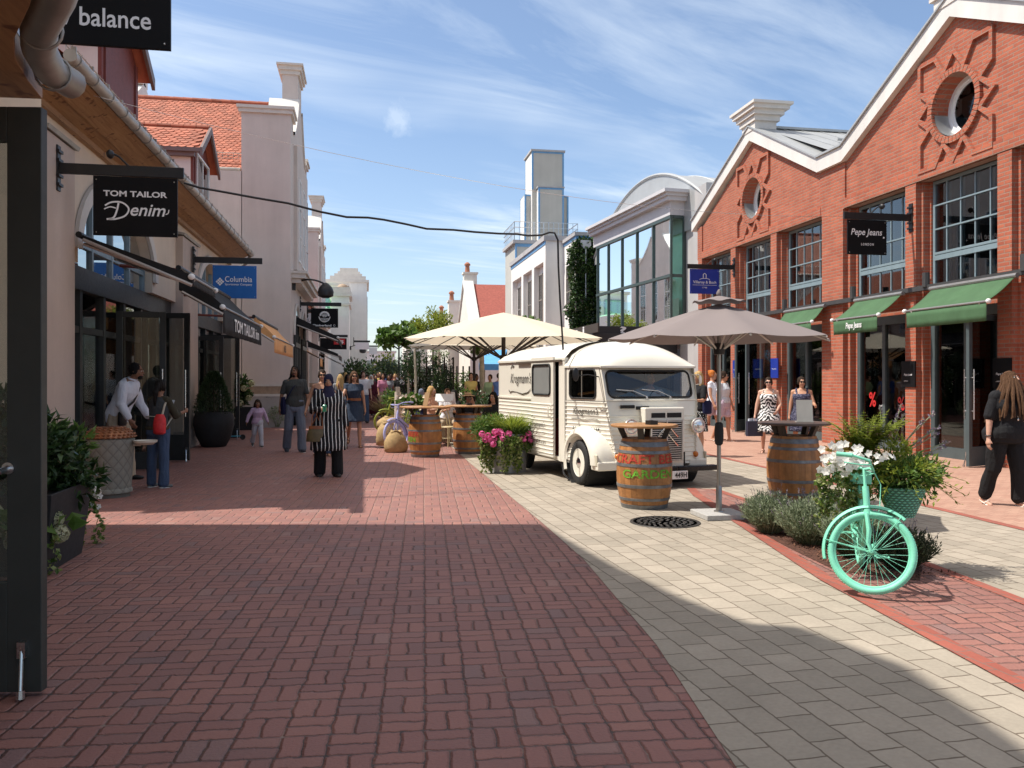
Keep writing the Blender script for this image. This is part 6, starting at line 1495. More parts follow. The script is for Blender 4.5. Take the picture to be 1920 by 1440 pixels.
def bicycle(label, loc, rz, m, steer=0.0, lean=0.0, r=.33, basket=True, box=False, guard=True, spokes=32, rack=True):
 """x forward, origin under the front hub; steer turns the front assembly about the head tube"""
 t = thing('bicycle', label, 'bicycle', loc, rz)
 LM = Matrix.Rotation(lean, 4, 'X')
 HT = Vector((-.16, 0, .86)); HB = Vector((-.10, 0, .66)); ax = (HT - HB).normalized()
 SM = LM @ Matrix.Translation(HB) @ Matrix.Rotation(steer, 4, ax) @ Matrix.Translation(-HB)
 def bb(mb, name, par=t, mat=m, smooth=True): return mb.build(name, mat, par, local=True, smooth=smooth)
 def whl(c, MX):
  mb = MB(); mb.tube([MX @ (c + Vector((r * .925 * math.cos(a), 0, r * .925 * math.sin(a)))) for a in [2 * PI * k / 64 for k in range(64)]], .028, 10, closed=True)
  for k in range(96):
   a = 2 * PI * k / 96
   for y in (-.010, .010): mb.add([MX @ (c + Vector((rr * math.cos(a + da), y + dy, rr * math.sin(a + da)))) for rr, da, dy in ((r * 1.006, -.012, -.006), (r * 1.006, .012, -.006), (r * 1.006, .012, .006), (r * 1.006, -.012, .006), (r * .99, -.016, -.008), (r * .99, .016, -.008), (r * .99, .016, .008), (r * .99, -.016, .008))], [(0, 1, 2, 3), (0, 4, 5, 1), (1, 5, 6, 2), (2, 6, 7, 3), (3, 7, 4, 0)])
  w = bb(mb, 'wheel')
  mb = MB(); mb.tube([MX @ (c + Vector((r * .85 * math.cos(a), 0, r * .85 * math.sin(a)))) for a in [2 * PI * k / 64 for k in range(64)]], .013, 6, closed=True); bb(mb, 'rim', w)
  mb = MB()
  for k in range(spokes):
   a = 2 * PI * k / spokes; s = 1 if k % 2 else -1; b = a + (.75 if (k // 2) % 2 else -.75)
   mb.tube([MX @ (c + Vector((.022 * math.cos(b), s * .032, .022 * math.sin(b)))), MX @ (c + Vector((r * .84 * math.cos(a), 0, r * .84 * math.sin(a))))], .0015, 4)
  o = bb(mb, 'spokes', w)
  mb = MB(); mb.tube([MX @ (c + Vector((0, y, 0))) for y in (-.06, -.04, .04, .06)], [.012, .022, .022, .012], 10); bb(mb, 'hub', w); return w
 c0 = Vector((0, 0, r + .024)); c1 = Vector((-1.06, 0, r + .024)); whl(c0, SM); whl(c1, LM)
 mb = MB(); BB = Vector((-.60, 0, .30)); ST = Vector((-.74, 0, .76))
 mb.tube([LM @ HT, LM @ HB], .026, 10); mb.tube([LM @ (HB + ax * .03), LM @ BB], .022, 10); mb.tube([LM @ (HB + ax * .12), LM @ (BB.lerp(ST, .35))], .016, 8); mb.tube([LM @ BB, LM @ ST], .02, 10)
 for y in (-.05, .05): mb.tube([LM @ BB, LM @ (c1 + Vector((0, y, 0)))], .012, 6); mb.tube([LM @ BB.lerp(ST, .85), LM @ (c1 + Vector((0, y, 0)))], .011, 6)
 bb(mb, 'frame')
 mb = MB()
 for y in (-.055, .055): mb.tube([SM @ (HB + Vector((0, y * .6, -.02))), SM @ (HB.lerp(c0, .45) + Vector((-.0, y, 0))), SM @ (HB.lerp(c0, .8) + Vector((-.02, y, 0))), SM @ (c0 + Vector((0, y, 0)))], [.017, .016, .013, .010], 8)
 mb.tube([SM @ (HB + ax * -.03), SM @ (HB + ax * .02)], .035, 10); bb(mb, 'fork')
 mb = MB(); mb.tube([SM @ HT, SM @ (HT + ax * .14), SM @ (HT + ax * .16 + Vector((.05, 0, 0)))], .014, 8); H = HT + ax * .16 + Vector((.05, 0, 0))
 mb.tube([SM @ (H + Vector(p)) for p in ((-.20, -.27, .02), (-.12, -.27, .03), (.0, -.20, .03), (.02, -.08, .0), (.02, .08, .0), (0, .20, .03), (-.12, .27, .03), (-.20, .27, .02))], .011, 8); hbr = bb(mb, 'handlebar')
 for y in (-.27, .27):
  mb = MB(); mb.tube([SM @ (H + Vector(p)) for p in ((-.24, y, .015), (-.12, y, .03))], .019, 10); bb(mb, 'grip', hbr)
  mb = MB(); mb.tube([SM @ (H + Vector(p)) for p in ((0.02, y * .7, .0), (-.06, y * .98, -.03), (-.17, y, -.04))], .006, 6); bb(mb, 'brake_lever', hbr)
 mb = MB(); mb.tube([SM @ (H + Vector((.02, .06, .0))), SM @ (H + Vector((.10, .06, -.1))), SM @ (HB + Vector((.08, .05, .05))), SM @ (HB + Vector((.05, .04, -.08)))], .004, 5); bb(mb, 'brake_cable', hbr)
 if guard:
  for c, MX, a0, a1 in ((c0, SM, 60, 205), (c1, LM, 20, 200)):
   mb = MB(); P = []
   for k in range(25):
    a = math.radians(a0 + (a1 - a0) * k / 24); P.append([MX @ (c + Vector((rr * math.cos(a), y, rr * math.sin(a)))) for rr, y in ((r + .022, -.034), (r + .042, -.022), (r + .048, 0), (r + .042, .022), (r + .022, .034))])
   mb.grid(P)
   a = math.radians(a1 - 25)
   for y in (-.034, .034): mb.tube([MX @ (c + Vector((0, y * 1.4, 0))), MX @ (c + Vector(((r + .03) * math.cos(a), y, (r + .03) * math.sin(a))))], .004, 5)
   a = math.radians(a0 + 5)
   for y in (-.034, .034): mb.tube([MX @ (c + Vector((0, y * 1.4, 0))), MX @ (c + Vector(((r + .03) * math.cos(a), y, (r + .03) * math.sin(a))))], .004, 5)
   bb(mb, 'mudguard')
 mb = MB(); S = LM @ Vector((-.78, 0, .90)); mb.tube([LM @ ST, S], .013, 8); bb(mb, 'seat_post')
 mb = MB(); mb.loft([[S + Vector((x, w * math.cos(a), .04 + h * math.sin(a))) for a in [2 * PI * k / 12 for k in range(12)]] for x, w, h in ((-.14, .03, .02), (-.12, .095, .035), (-.02, .085, .035), (.07, .035, .028), (.14, .018, .02))]); bb(mb, 'saddle')
 for s, a in ((1, -.5), (-1, PI - .5)):
  mb = MB(); e = BB + Vector((.165 * math.cos(a), s * .08, .165 * math.sin(a))); mb.tube([LM @ (BB + Vector((0, s * .07, 0))), LM @ e], .009, 6)
  for q in (-.03, .03): mb.tube([LM @ (e + Vector((q, 0, 0))), LM @ (e + Vector((q, s * .10, 0)))], .006, 5)
  mb.tube([LM @ (e + Vector((-.035, s * .1, 0))), LM @ (e + Vector((.035, s * .1, 0)))], .006, 5); mb.tube([LM @ (e + Vector((-.035, s * .01, 0))), LM @ (e + Vector((.035, s * .01, 0)))], .006, 5); bb(mb, 'pedal')
 mb = MB(); mb.tube([LM @ (BB + Vector((.09 * math.cos(a), -.055, .09 * math.sin(a)))) for a in [2 * PI * k / 24 for k in range(24)]], .006, 5, closed=True); bb(mb, 'chainring')
 if rack:
  mb = MB()
  for y in (-.06, .06): mb.tube([LM @ Vector((-.82, y, .72)), LM @ Vector((-1.32, y, .72))], .007, 6); mb.tube([LM @ Vector((-1.15, y, .72)), LM @ (c1 + Vector((0, y, 0)))], .006, 6)
  for x in (-.85, -1.0, -1.15, -1.3): mb.tube([LM @ Vector((x, -.06, .72)), LM @ Vector((x, .06, .72))], .006, 6)
  bb(mb, 'rack')
 return t, SM, LM
mint = M('mint bicycle paint', (.22, .68, .48), .5, var=.10, vs=9, fine=.22, bump=.15, bs=120)
lilac = M('lilac bicycle paint', (.42, .42, .72), .42, var=.05, vs=6)
limeg = M('lime green paint', (.28, .32, .04), .5, var=.1, vs=6)
fc = G(1637, 1121); bh = math.atan2(-fc[1], -fc[0]) + .10
mb_, SMm, LMm = bicycle('mint green painted bicycle carrying flower baskets, its front wheel turned aside', (fc[0], fc[1], .012), bh, mint, steer=1.42, lean=.05); mb_.scale = (.91, .91, .91)
def wicker(name, c):
 m, nt, p = newmat(name); MATS[name] = m; x, y, z = nt.sep(nt.obj()); a = nt.math('ARCTAN2', y, x)
 u = nt.math('MULTIPLY', a, 24); v = nt.math('MULTIPLY', z, 300); par = nt.math('SINE', nt.math('ADD', u, nt.math('MULTIPLY', nt.math('FLOOR', nt.math('DIVIDE', v, 2 * PI)), PI)))
 h = nt.math('MULTIPLY_ADD', nt.math('SINE', v), .5, nt.math('MULTIPLY', par, .5)); cc = nt.ramp(h, [(.0, c4(c, .35)), (.45, c4(c, .9)), (1, c4(c, 1.1))]); nt.l.new(cc, p.inputs['Base Color'])
 p.inputs['Roughness'].default_value = .6; nt.l.new(nt.bump(h, .8, .01), p.inputs['Normal']); return m
mw = wicker('mint wicker', (.20, .60, .42))
bk = D_(1690, 968, 6.85); t = thing('basket', 'mint green wicker basket hanging on the right of the bicycle', 'basket', (bk[0], bk[1], bk[2])); mb = MB(); mb.lathe([(0, 0), (.10, 0), (.15, .12), (.19, .24), (.20, .25), (.185, .25), (.14, .12), (0, .02)], n=28); mb.build('basket_body', mw, t, local=True, smooth=True)
BASK = Vector(bk)
bx = D_(1597, 905, 6.75); t = thing('flower_box', 'small mint green flower box on the left of the bicycle', 'planter', (bx[0], bx[1], bx[2]), -.45); mb = MB(); mb.box(-.14, -.08, 0, .14, .08, .10); mb.box(-.14, -.085, .10, -.125, .085, .2); mb.build('box', mint, t, local=True, bevel=.004); FBOX = Vector(bx)
lc = G(742, 845); lt, LS, LL = bicycle('lilac bicycle with burlap sacks parked by the lettered barrel', (lc[0], lc[1], .0), PI + .95, lilac, steer=-.25, lean=.06, spokes=20)
gc = G(722, 792); bicycle('lime green bicycle half hidden behind the lilac one', (D_(722, 800, 24.0)[0], D_(722, 800, 24.0)[1], 0), PI + .25, limeg, steer=-.1, spokes=16)
burl = M('burlap', (.42, .29, .14), .95, var=.15, vs=12, bump=.6, bs=150)
def sack(label, c, r, rz=0):
 t = MB(); n = 28; rows = []
 for z, k in ((0, .75), (.04, .98), (.25, 1.06), (.5, 1.0), (.72, .82), (.88, .55), (.93, .42), (.97, .5), (1.0, .46), (.96, .35)):
  rows.append([(r[0] * k * (1 + .07 * math.sin(5 * a + 9 * z) + .04 * math.sin(11 * a + 4 * z)) * math.cos(a), r[1] * k * (1 + .06 * math.sin(4 * a + 7 * z)) * math.sin(a), r[2] * z + (.02 * math.sin(3 * a) if z > .8 else 0)) for a in [2 * PI * i / n for i in range(n)]])
 t.loft(rows); o = t.build('burlap_sack', burl, smooth='all'); o.location = c; o.rotation_euler = (0, 0, rz); tag(o, label, 'sack', 'burlap sacks on the lilac bicycle')
s1 = D_(742, 846, 18.0); sack('full brown burlap sack standing on the paving against the lilac wheel', (s1[0], s1[1], 0), (.24, .2, .47))
s1 = D_(726, 830, 19.2); sack('burlap sack behind the lilac front wheel', (s1[0], s1[1], .05), (.26, .2, .55), .5)
s1 = D_(733, 800, 20.2); sack('flat burlap sack lying highest behind the lilac bicycle', (s1[0], s1[1], .40), (.34, .2, .28), .2)
wp = D_(746, 830, 20.0); mb = MB(); mb.loft([[(w * math.cos(a), w * math.sin(a), z) for a in [2 * PI * k / 10 for k in range(10)]] for z, w in ((0, .09), (.5, .085), (1.0, .08), (1.28, .075))]); mb.box(-.05, -.05, 1.28, .05, .05, 1.4)
o = mb.build('wooden_post', M('whitewashed wood', (.62, .52, .44), .8, var=.2, vs=7, bump=.4)); o.location = (wp[0], wp[1], 0); tag(o, 'whitewashed wooden post behind the lilac bicycle handlebar', 'post')
cane = M('cane chair wood', (.50, .40, .22), .5, var=.12, vs=8)
def bistro(label, loc, rz):
 t = thing('bistro_chair', label, 'chair', loc, rz, 'bistro chairs on the terrace')
 mb = MB(); mb.lathe([(0, .44), (.20, .44), (.21, .46), (.20, .475), (0, .48)], n=24); mb.build('seat', cane, t, local=True, smooth=True)
 for s in (-1, 1):
  mb = MB(); mb.tube([(s * .15, -.15, .45), (s * .17, -.17, 0)], .014, 8); mb.build('leg', cane, t, local=True, smooth=True)
  mb = MB(); mb.tube([(s * .16, .16, .46), (s * .19, .20, 0)], .014, 8); mb.build('leg', cane, t, local=True, smooth=True)
 mb = MB(); mb.tube([(-.18, .17, .3), (-.19, .18, .5), (-.185, .23, .75), (-.12, .26, .93), (0, .27, .97), (.12, .26, .93), (.185, .23, .75), (.19, .18, .5), (.18, .17, .3)], .014, 8); mb.tube([(-.10, .18, .5), (-.1, .235, .75), (0, .25, .86), (.1, .235, .75), (.1, .18, .5)], .01, 8); mb.build('backrest', cane, t, local=True, smooth=True)
 mb = MB(); mb.tube([(.17 * math.cos(a), .17 * math.sin(a), .20) for a in [2 * PI * k / 24 for k in range(24)]], .009, 6, closed=True); mb.build('stretcher', cane, t, local=True, smooth=True); return t
cl = G(843, 838); bistro('pale cane bistro chair between the two left barrel tables', (cl[0], cl[1] + .15, 0), .6)
def board(label, u0, v0, u1, v1, d, rz, tilt):
 c = D_((u0 + u1) / 2, v1, d); w = abs(u1 - u0) / F * d; h = abs(v1 - v0) / F * d
 mb = MB(); mb.box(-w / 2, -.012, 0, w / 2, .012, h, Matrix.Rotation(tilt, 4, 'X')); mb.box(-w / 2 + .05, -.05, -.02, w / 2 - .05, .1, 0)
 o = mb.build('menu_board', M('white board', (.8, .78, .76), .5, var=.03), bevel=.006); o.location = c; o.rotation_euler = (0, 0, rz); tag(o, label, 'menu board')
board('larger white menu board propped above the terrace tables', 815, 737, 850, 752, 18.6, -.35, -.5)
board('narrow white menu card hanging beside the larger board', 846, 735, 856, 760, 18.9, -1.0, .1)
for u, v, d, lb in ((835, 765, 21.5, 'round terrace table with the seated women'), (905, 770, 20.5, 'round terrace table behind the van rear')):
 c = D_(u, v, d); t = thing('terrace_table', lb, 'table', (c[0], c[1], 0)); mb = MB(); mb.lathe([(0, .72), (.4, .72), (.41, .74), (.4, .755), (0, .755)], n=28); mb.build('table_top', M('table board', (.42, .21, .08), .45), t, local=True); mb = MB(); mb.tube([(0, 0, .02), (0, 0, .72)], .035, 8); mb.lathe([(.25, 0), (.22, .03), (.04, .05)], n=20); mb.build('leg', black, t, local=True)
sk = D_(440, 826, 21.6); t = thing('kick_scooter', 'small blue kick scooter lying behind the big pot', 'scooter', (sk[0], sk[1], 0), .2); mb = MB(); mb.box(-.25, -.06, .09, .15, .06, .11); mb.tube([(-.2, .05, .12), (-.75, .1, .16)], .014, 6); mb.build('deck', M('scooter blue', (.04, .30, .42), .4), t, local=True)
for x in (.2, -.32):
 mb = MB(); mb.tube([(x + .055 * math.cos(a), 0, .07 + .055 * math.sin(a)) for a in [2 * PI * k / 16 for k in range(16)]], .018, 6, closed=True); mb.lathe([(0, -.01), (.05, -.01), (.05, .01), (0, .01)], n=12, mx=Matrix.Translation((x, 0, .07)) @ Matrix.Rotation(PI / 2, 4, 'X')); mb.build('wheel', rubber, t, local=True)
bb_ = D_(925, 672, 34); t = thing('sun_blind', 'pale blue sun blind on a shop behind the terrace', 'awning', (bb_[0], bb_[1], 0)); mb = MB(); mb.add([(-.6, 0, 2.2), (.4, 0, 2.2), (.8, 1.2, 2.9), (-.2, 1.2, 2.9), (-.6, 0, 1.95), (.4, 0, 1.95)], [(0, 1, 2, 3), (4, 5, 1, 0)]); mb.build('cloth', M('sky blue cloth', (.12, .38, .70), .8), t, local=True, solid=.01); mb = MB(); mb.tube([(.75, 1.25, 0), (.75, 1.25, 2.9)], .04); mb.tube([(-.2, 1.25, 0), (-.2, 1.25, 2.9)], .04); mb.build('post', black, t, local=True)
lf_dark = leafmat('dark glossy leaf', [(.012, .030, .008), (.020, .050, .012), (.035, .075, .018), (.06, .11, .03)], .35, .15)
lf_mid = leafmat('mid green leaf', [(.05, .10, .018), (.08, .16, .028), (.12, .21, .04), (.17, .26, .07)], .5, .42)
lf_ylw = leafmat('yellow green leaf', [(.12, .18, .02), (.22, .28, .03), (.34, .38, .06), (.16, .22, .03)], .5, .45)
lf_ivy = leafmat('variegated ivy leaf', [(.06, .12, .02), (.14, .22, .04), (.28, .33, .10), (.42, .44, .20)], .5, .4)
lf_gry = leafmat('grey green lavender leaf', [(.17, .21, .12), (.24, .29, .17), (.31, .36, .23), (.38, .42, .29)], .7, .35)
lf_blue = leafmat('blue green grass', [(.025, .05, .03), (.05, .09, .055), (.08, .13, .075)], .6, .2)
lf_buff = leafmat('buff grass plume', [(.30, .20, .09), (.42, .30, .15), (.25, .2, .1)], .8, .3)
lf_wall = leafmat('wall ivy leaf', [(.010, .026, .006), (.022, .055, .012), (.045, .095, .02), (.10, .16, .05)], .4, .15)
pet_w = leafmat('white petal', [(.82, .80, .74), (.85, .84, .80)], .6, .3)
pet_p = leafmat('pink petal', [(.74, .10, .34), (.80, .22, .48), (.70, .06, .20)], .6, .25)
pet_c = leafmat('cream green petal', [(.55, .55, .33), (.62, .58, .40), (.4, .42, .2)], .6, .25)
pet_l = leafmat('lavender bud', [(.16, .12, .20), (.30, .25, .30), (.36, .33, .28)], .8, .2)
bark = M('grey bark', (.11, .085, .065), .9, var=.25, vs=9, bump=.6, bs=40)
bark_d = M('dark bark', (.035, .03, .026), .9, var=.25, vs=9, bump=.6, bs=40)
birch = M('pale birch bark', (.50, .44, .34), .8, var=.3, vs=6, bump=.2)
stem_m = M('plant stem', (.10, .14, .06), .7, var=.2)
def plant(name, label, cat, loc, group=None): return thing(name, label, cat, loc, 0, group)
def stems(n, c, r, h, rad=.006, mb=None, flare=.6):
 mb = mb or MB()
 for _ in range(n):
  a = random.uniform(0, 2 * PI); q = random.random() ** .5; d = Vector((math.cos(a), math.sin(a), 0))
  p0 = Vector(c) + d * r * .25 * q; p1 = Vector(c) + d * r * q + Vector((0, 0, h * random.uniform(.6, .95))); mb.tube([p0, p0.lerp(p1, .5) + Vector((0, 0, h * .08)), p1], [rad, rad * .7, rad * .4], 5)
 return mb
def shrub(name, label, loc, r, h, m, n, L, W, zb=0.0, cat='shrub', lumps=12, group=None, stem=True, up=.3, droop=.2):
 t = plant(name, label, cat, (loc[0], loc[1], 0), group); c = (0, 0, zb + h * .55)
 foliage(n, c, (r, r, h * .5), L, W, lumps, .6, droop, up).build('leaves', m, t, local=True)
 if stem: stems(9, (0, 0, max(0, zb - .02)), r * .7, h * .7, .008).build('stem', stem_m, t, local=True)
 return t
t = plant('laurel_bush', 'dark glossy laurel bush filling the tall black planter', 'shrub', (-2.95, 7.75, .6))
mb = foliage(2600, (0, 0, .34), (.52, .5, .46), .12, .042, 16, .6, .3, .25); foliage(500, (.34, .3, .20), (.26, .3, .3), .11, .04, 6, .6, .3, .2, mb); foliage(350, (-.2, .1, .68), (.3, .3, .26), .12, .04, 6, .6, .3, .6, mb); mb.build('leaves', lf_dark, t, local=True)
stems(12, (0, 0, 0), .4, .7, .009).build('stem', stem_m, t, local=True)
t = plant('laurel_bush', 'fresher green shoots at the right of the dark laurel', 'shrub', (-2.78, 8.15, .6)); foliage(420, (.05, .05, .40), (.24, .22, .24), .11, .035, 6, .6, .3, .4).build('leaves', lf_mid, t, local=True); stems(6, (0, 0, 0), .2, .45, .007).build('stem', stem_m, t, local=True)
def hydrangea(label, c, heads, leaves=26, L=.17):
 t = plant('hydrangea', label, 'flower', c); mb = MB()
 for _ in range(leaves):
  d = rnd_dir(); d.z = abs(d.z) * .5 - .15; leaf(mb, Vector((d.x * .1, d.y * .1, d.z * .15)), d + Vector((.15, -.35, .1)), L * random.uniform(.7, 1.1), L * .72, .25)
 mb.build('leaves', lf_mid, t, local=True)
 for p, r in heads:
  mb = MB()
  for _ in range(130):
   d = rnd_dir(); blossom(mb, Vector(p) + d * r * random.uniform(.85, 1), d, .018, 4)
  mb.build('flower_head', pet_c, t, local=True)
h0 = D_(106, 985, 6.9); hydrangea('cream hydrangea heads hanging over the front of the tall black planter', h0, [((.0, -.06, .06), .075), ((.04, -.06, -.06), .08), ((-.05, -.08, -.07), .065)], 14)
h0 = D_(5, 990, 6.3); hydrangea('pale hydrangea seen through the glass of the open green door', h0, [((0, 0, 0), .07), ((.05, .05, -.12), .06), ((-.06, 0, .12), .06)], 40)
def trailing(label, c, w, h, m, n=260, name='ivy', L=.05, W=.04, cat='ivy'):
 t = plant(name, label, cat, c); mb = MB(); st = MB()
 for k in range(max(3, n // 40)):
  a = random.uniform(-1, 1) * w / 2; b = random.uniform(-.06, .06); ln = h * random.uniform(.55, 1); pts = [Vector((a * .7, b, .03)), Vector((a, b - .06, 0))] + [Vector((a + .04 * math.sin(q * 2.1 + k), b - .08 + .03 * math.sin(q * 1.7 + k), -ln * q / 6)) for q in range(1, 7)]
  st.tube(pts, .003, 4)
  for i in range(40):
   q = random.random() * (len(pts) - 1.01); p = pts[int(q)].lerp(pts[int(q) + 1], q % 1); leaf(mb, p, rnd_dir() + Vector((0, -.5, -.35)), L * random.uniform(.6, 1.2), W, .1)
 mb.build('leaves', m, t, local=True); st.build('stem', stem_m, t, local=True); return t
trailing('variegated ivy trailing at the left corner of the tall black planter', D_(95, 1000, 6.85), .3, .48, lf_ivy, 200)
trailing('pale trailing sprig at the right corner of the tall black planter', D_(172, 970, 8.1), .22, .35, lf_ivy, 200)
t = plant('white_flowers', 'white starry flowers at the right rim of the tall black planter', 'flower', D_(166, 932, 7.9)); mb = MB()
for _ in range(22): blossom(mb, Vector((random.uniform(-.12, .09), random.uniform(-.1, .1), random.uniform(-.10, .09))), rnd_dir() + Vector((.2, -1.2, .4)), .033, 5)
mb.build('petals', pet_w, t, local=True); mb = foliage(120, (0, .03, -.05), (.15, .1, .10), .06, .03, 4); mb.build('leaves', lf_mid, t, local=True)
c = D_(455, 800, 26.0); shrub('hydrangea', 'hydrangea bush by the pink gable house', (c[0], c[1]), .5, 1.1, lf_dark, 900, .14, .08, .65)
t = plant('hydrangea', 'pale hydrangea blooms on the bush by the pink gable house', 'flower', (c[0], c[1], 0)); mb = MB()
for p in ((.1, -.45, 1.3), (.25, -.42, 1.0), (.0, -.48, .85), (.32, -.35, 1.45)):
 for _ in range(60): d = rnd_dir(); blossom(mb, Vector(p) + d * .09, d, .03, 4)
mb.build('petals', pet_c, t, local=True)
c = D_(505, 795, 27.5); shrub('box_bush', 'low dark bush left of the walking man', (c[0], c[1]), .5, .7, lf_dark, 900, .07, .035, .45); c = D_(520, 800, 27.0); shrub('pale_bush', 'pale leaved bush right behind the walking man', (c[0], c[1]), .35, .7, lf_gry, 600, .06, .03, .05)
X0, Y0_ = tub[0], tub[1]
def blades(n, c, r, L, m, par, w=.008, arch=.35, name='leaves', zspread=0):
 mb = MB()
 for _ in range(n):
  a = random.uniform(0, 2 * PI); d = Vector((math.cos(a), math.sin(a), 0)); q = random.random() ** .5; p = Vector(c) + d * r * .4 * q; l = L * random.uniform(.6, 1.1); k = random.uniform(.2, 1) * arch
  pts = [p + d * (r * q * 1.2 * t * t + k * l * t * t) + Vector((0, 0, l * (t - .38 * k * 2 * t * t))) for t in (0, .33, .66, 1)]; s = Vector((-d.y, d.x, 0)) * w
  mb.add([pts[0] - s, pts[0] + s, pts[1] + s, pts[1] - s, pts[2] + s * .7, pts[2] - s * .7, pts[3]], [(0, 1, 2, 3), (3, 2, 4, 5), (5, 4, 6)])
 return mb.build(name, m, par, local=True)
t = plant('flowering_grass', 'feathery yellow green grasses at the top of the zinc tub', 'plant', (X0, Y0_, .58)); blades(700, (.1, 0, 0), .36, .50, lf_ylw, t, .006, .5); foliage(500, (.12, -.05, .22), (.36, .3, .2), .06, .02, 8).build('foliage', lf_ylw, t, local=True)
t = plant('green_filler', 'green upright foliage at the left of the zinc tub', 'plant', (X0, Y0_, .55)); foliage(1300, (-.28, 0, .18), (.34, .3, .28), .08, .025, 10, .6, .2, .6).build('leaves', lf_mid, t, local=True)
t = plant('green_filler', 'darker green foliage spilling over the front of the zinc tub', 'plant', (X0, Y0_, .5)); foliage(900, (.08, -.28, .10), (.38, .2, .22), .075, .022, 10, .6, .2, .3).build('leaves', lf_mid, t, local=True)
for c, lb in (((-.28, -.36, .62), 'pink geraniums at the left front of the zinc tub'), ((.36, -.26, .56), 'bright pink geraniums at the right of the zinc tub next to the van')):
 t = plant('geranium', lb, 'flower', (X0 + c[0], Y0_ + c[1], c[2])); mb = MB()
 for k in range(16 if c[0] < 0 else 9):
  o = Vector((random.uniform(-.24, .24), random.uniform(-.12, .04), random.uniform(-.11, .11)))
  for _ in range(22): d = rnd_dir(); blossom(mb, o + d * .045, d, .026, 5)
 mb.build('petals', pet_p, t, local=True); foliage(140, (0, .06, -.03), (.22, .1, .12), .07, .06, 5).build('leaves', lf_mid, t, local=True)
trailing('ivy curtain hanging at the left side of the zinc tub', (X0 - .33, Y0_ - .18, .60), .34, .60, lf_ivy, 700, L=.06, W=.05)
trailing('ivy curtain hanging down the front of the zinc tub', (X0 - .02, Y0_ - .36, .60), .36, .60, lf_ivy, 800, L=.06, W=.05)
trailing('short trailing leaves at the right side of the zinc tub', (X0 + .33, Y0_ - .15, .6), .2, .25, lf_ivy, 200)
t = plant('fern', 'yellow green fern rising above the mint bicycle', 'fern', D_(1622, 862, 6.86)); mb = MB()
for k in range(40):
 a = random.uniform(0, 2 * PI); d = Vector((math.cos(a), math.sin(a) * .7, 0)); l = random.uniform(.32, .50); pr = None; tilt = random.uniform(.25, .9)
 for i in range(16):
  q = i / 15; p = d * l * q * tilt * (.6 + .4 * q) + Vector((0, 0, l * (q - .35 * tilt * q * q))); w = .12 * math.sin(PI * min(1, .12 + q * .88)) * (1 - q * .25)
  s = Vector((-d.y, d.x, 0)); dd = (d + Vector((0, 0, .5)))
  for sg in (-1, 1): leaf(mb, p, s * sg + dd * .45, w, .034, .15, Vector((0, 0, 1)))
  if pr is not None: mb.tube([pr, p], .002, 4)
  pr = p
mb.build('fronds', lf_ylw, t, local=True)
t = plant('fern', 'reddish old fern fronds behind the white petunias', 'fern', D_(1585, 850, 7.05)); mb = foliage(260, (0, 0, .05), (.22, .12, .10), .07, .02, 5); mb.build('fronds', leafmat('rusty frond', [(.3, .14, .03), (.25, .2, .04), (.36, .22, .06)], .6, .3), t, local=True)
t = plant('petunia', 'white petunias left of the mint handlebar', 'flower', D_(1585, 860, 6.5)); mb = MB()
for _ in range(80):
 o = Vector((random.gauss(-.03, .085), random.gauss(0, .05), random.gauss(.0, .05))); d = rnd_dir() + Vector((-.3, -1.0, .5)); blossom(mb, o, d, .035, 5)
for _ in range(12): blossom(mb, Vector((random.uniform(.15, .45), random.uniform(-.05, .08), random.uniform(-.06, .05))), rnd_dir() + Vector((-.3, -1, .5)), .03, 5)
mb.build('petals', pet_w, t, local=True); foliage(200, (.05, .06, -.05), (.22, .08, .08), .06, .03, 5).build('leaves', lf_mid, t, local=True)
trailing('yellow green creeper hanging from the left flower box of the mint bicycle', D_(1560, 885, 6.72), .40, .42, lf_ivy, 900, name='creeper', cat='plant', L=.04, W=.032)
trailing('creeper strands hanging behind the mint head tube', D_(1592, 905, 6.8), .2, .28, lf_ivy, 240, name='creeper', cat='plant', L=.04, W=.032)
t = plant('basket_bush', 'bushy green plant overflowing the mint wicker basket', 'plant', BASK); foliage(2300, (.03, .02, .34), (.32, .28, .26), .06, .022, 14, .6, .25, .2).build('leaves', lf_mid, t, local=True); foliage(520, (-.05, .02, .46), (.28, .2, .20), .055, .02, 8, .6, .2, .3).build('young_leaves', lf_ylw, t, local=True); stems(10, (0, 0, .1), .25, .35, .004).build('stem', stem_m, t, local=True)
mb = MB()
for k in range(44):
 a = random.uniform(0, 2 * PI); d = Vector((math.cos(a), math.sin(a), random.uniform(-.25, 1.1))).normalized(); p0 = Vector((d.x * .16, d.y * .14, .34 + d.z * .12)); L_ = random.uniform(.16, .34)
 for i in range(9): p = p0 + d * L_ * i / 8 - Vector((0, 0, .10 * (i / 8) ** 2)); leaf(mb, p, d + rnd_dir() * .9, random.uniform(.035, .06), .018, .2)
 mb.tube([p0, p0 + d * L_ * .5 - Vector((0, 0, .025)), p0 + d * L_ - Vector((0, 0, .10))], .002, 4)
mb.build('sprigs', lf_ylw, t, local=True)
t = plant('tall_lavender', 'tall lavender stalks with dry flower spikes above the mint basket', 'plant', D_(1665, 885, 7.0)); st, bd = MB(), MB()
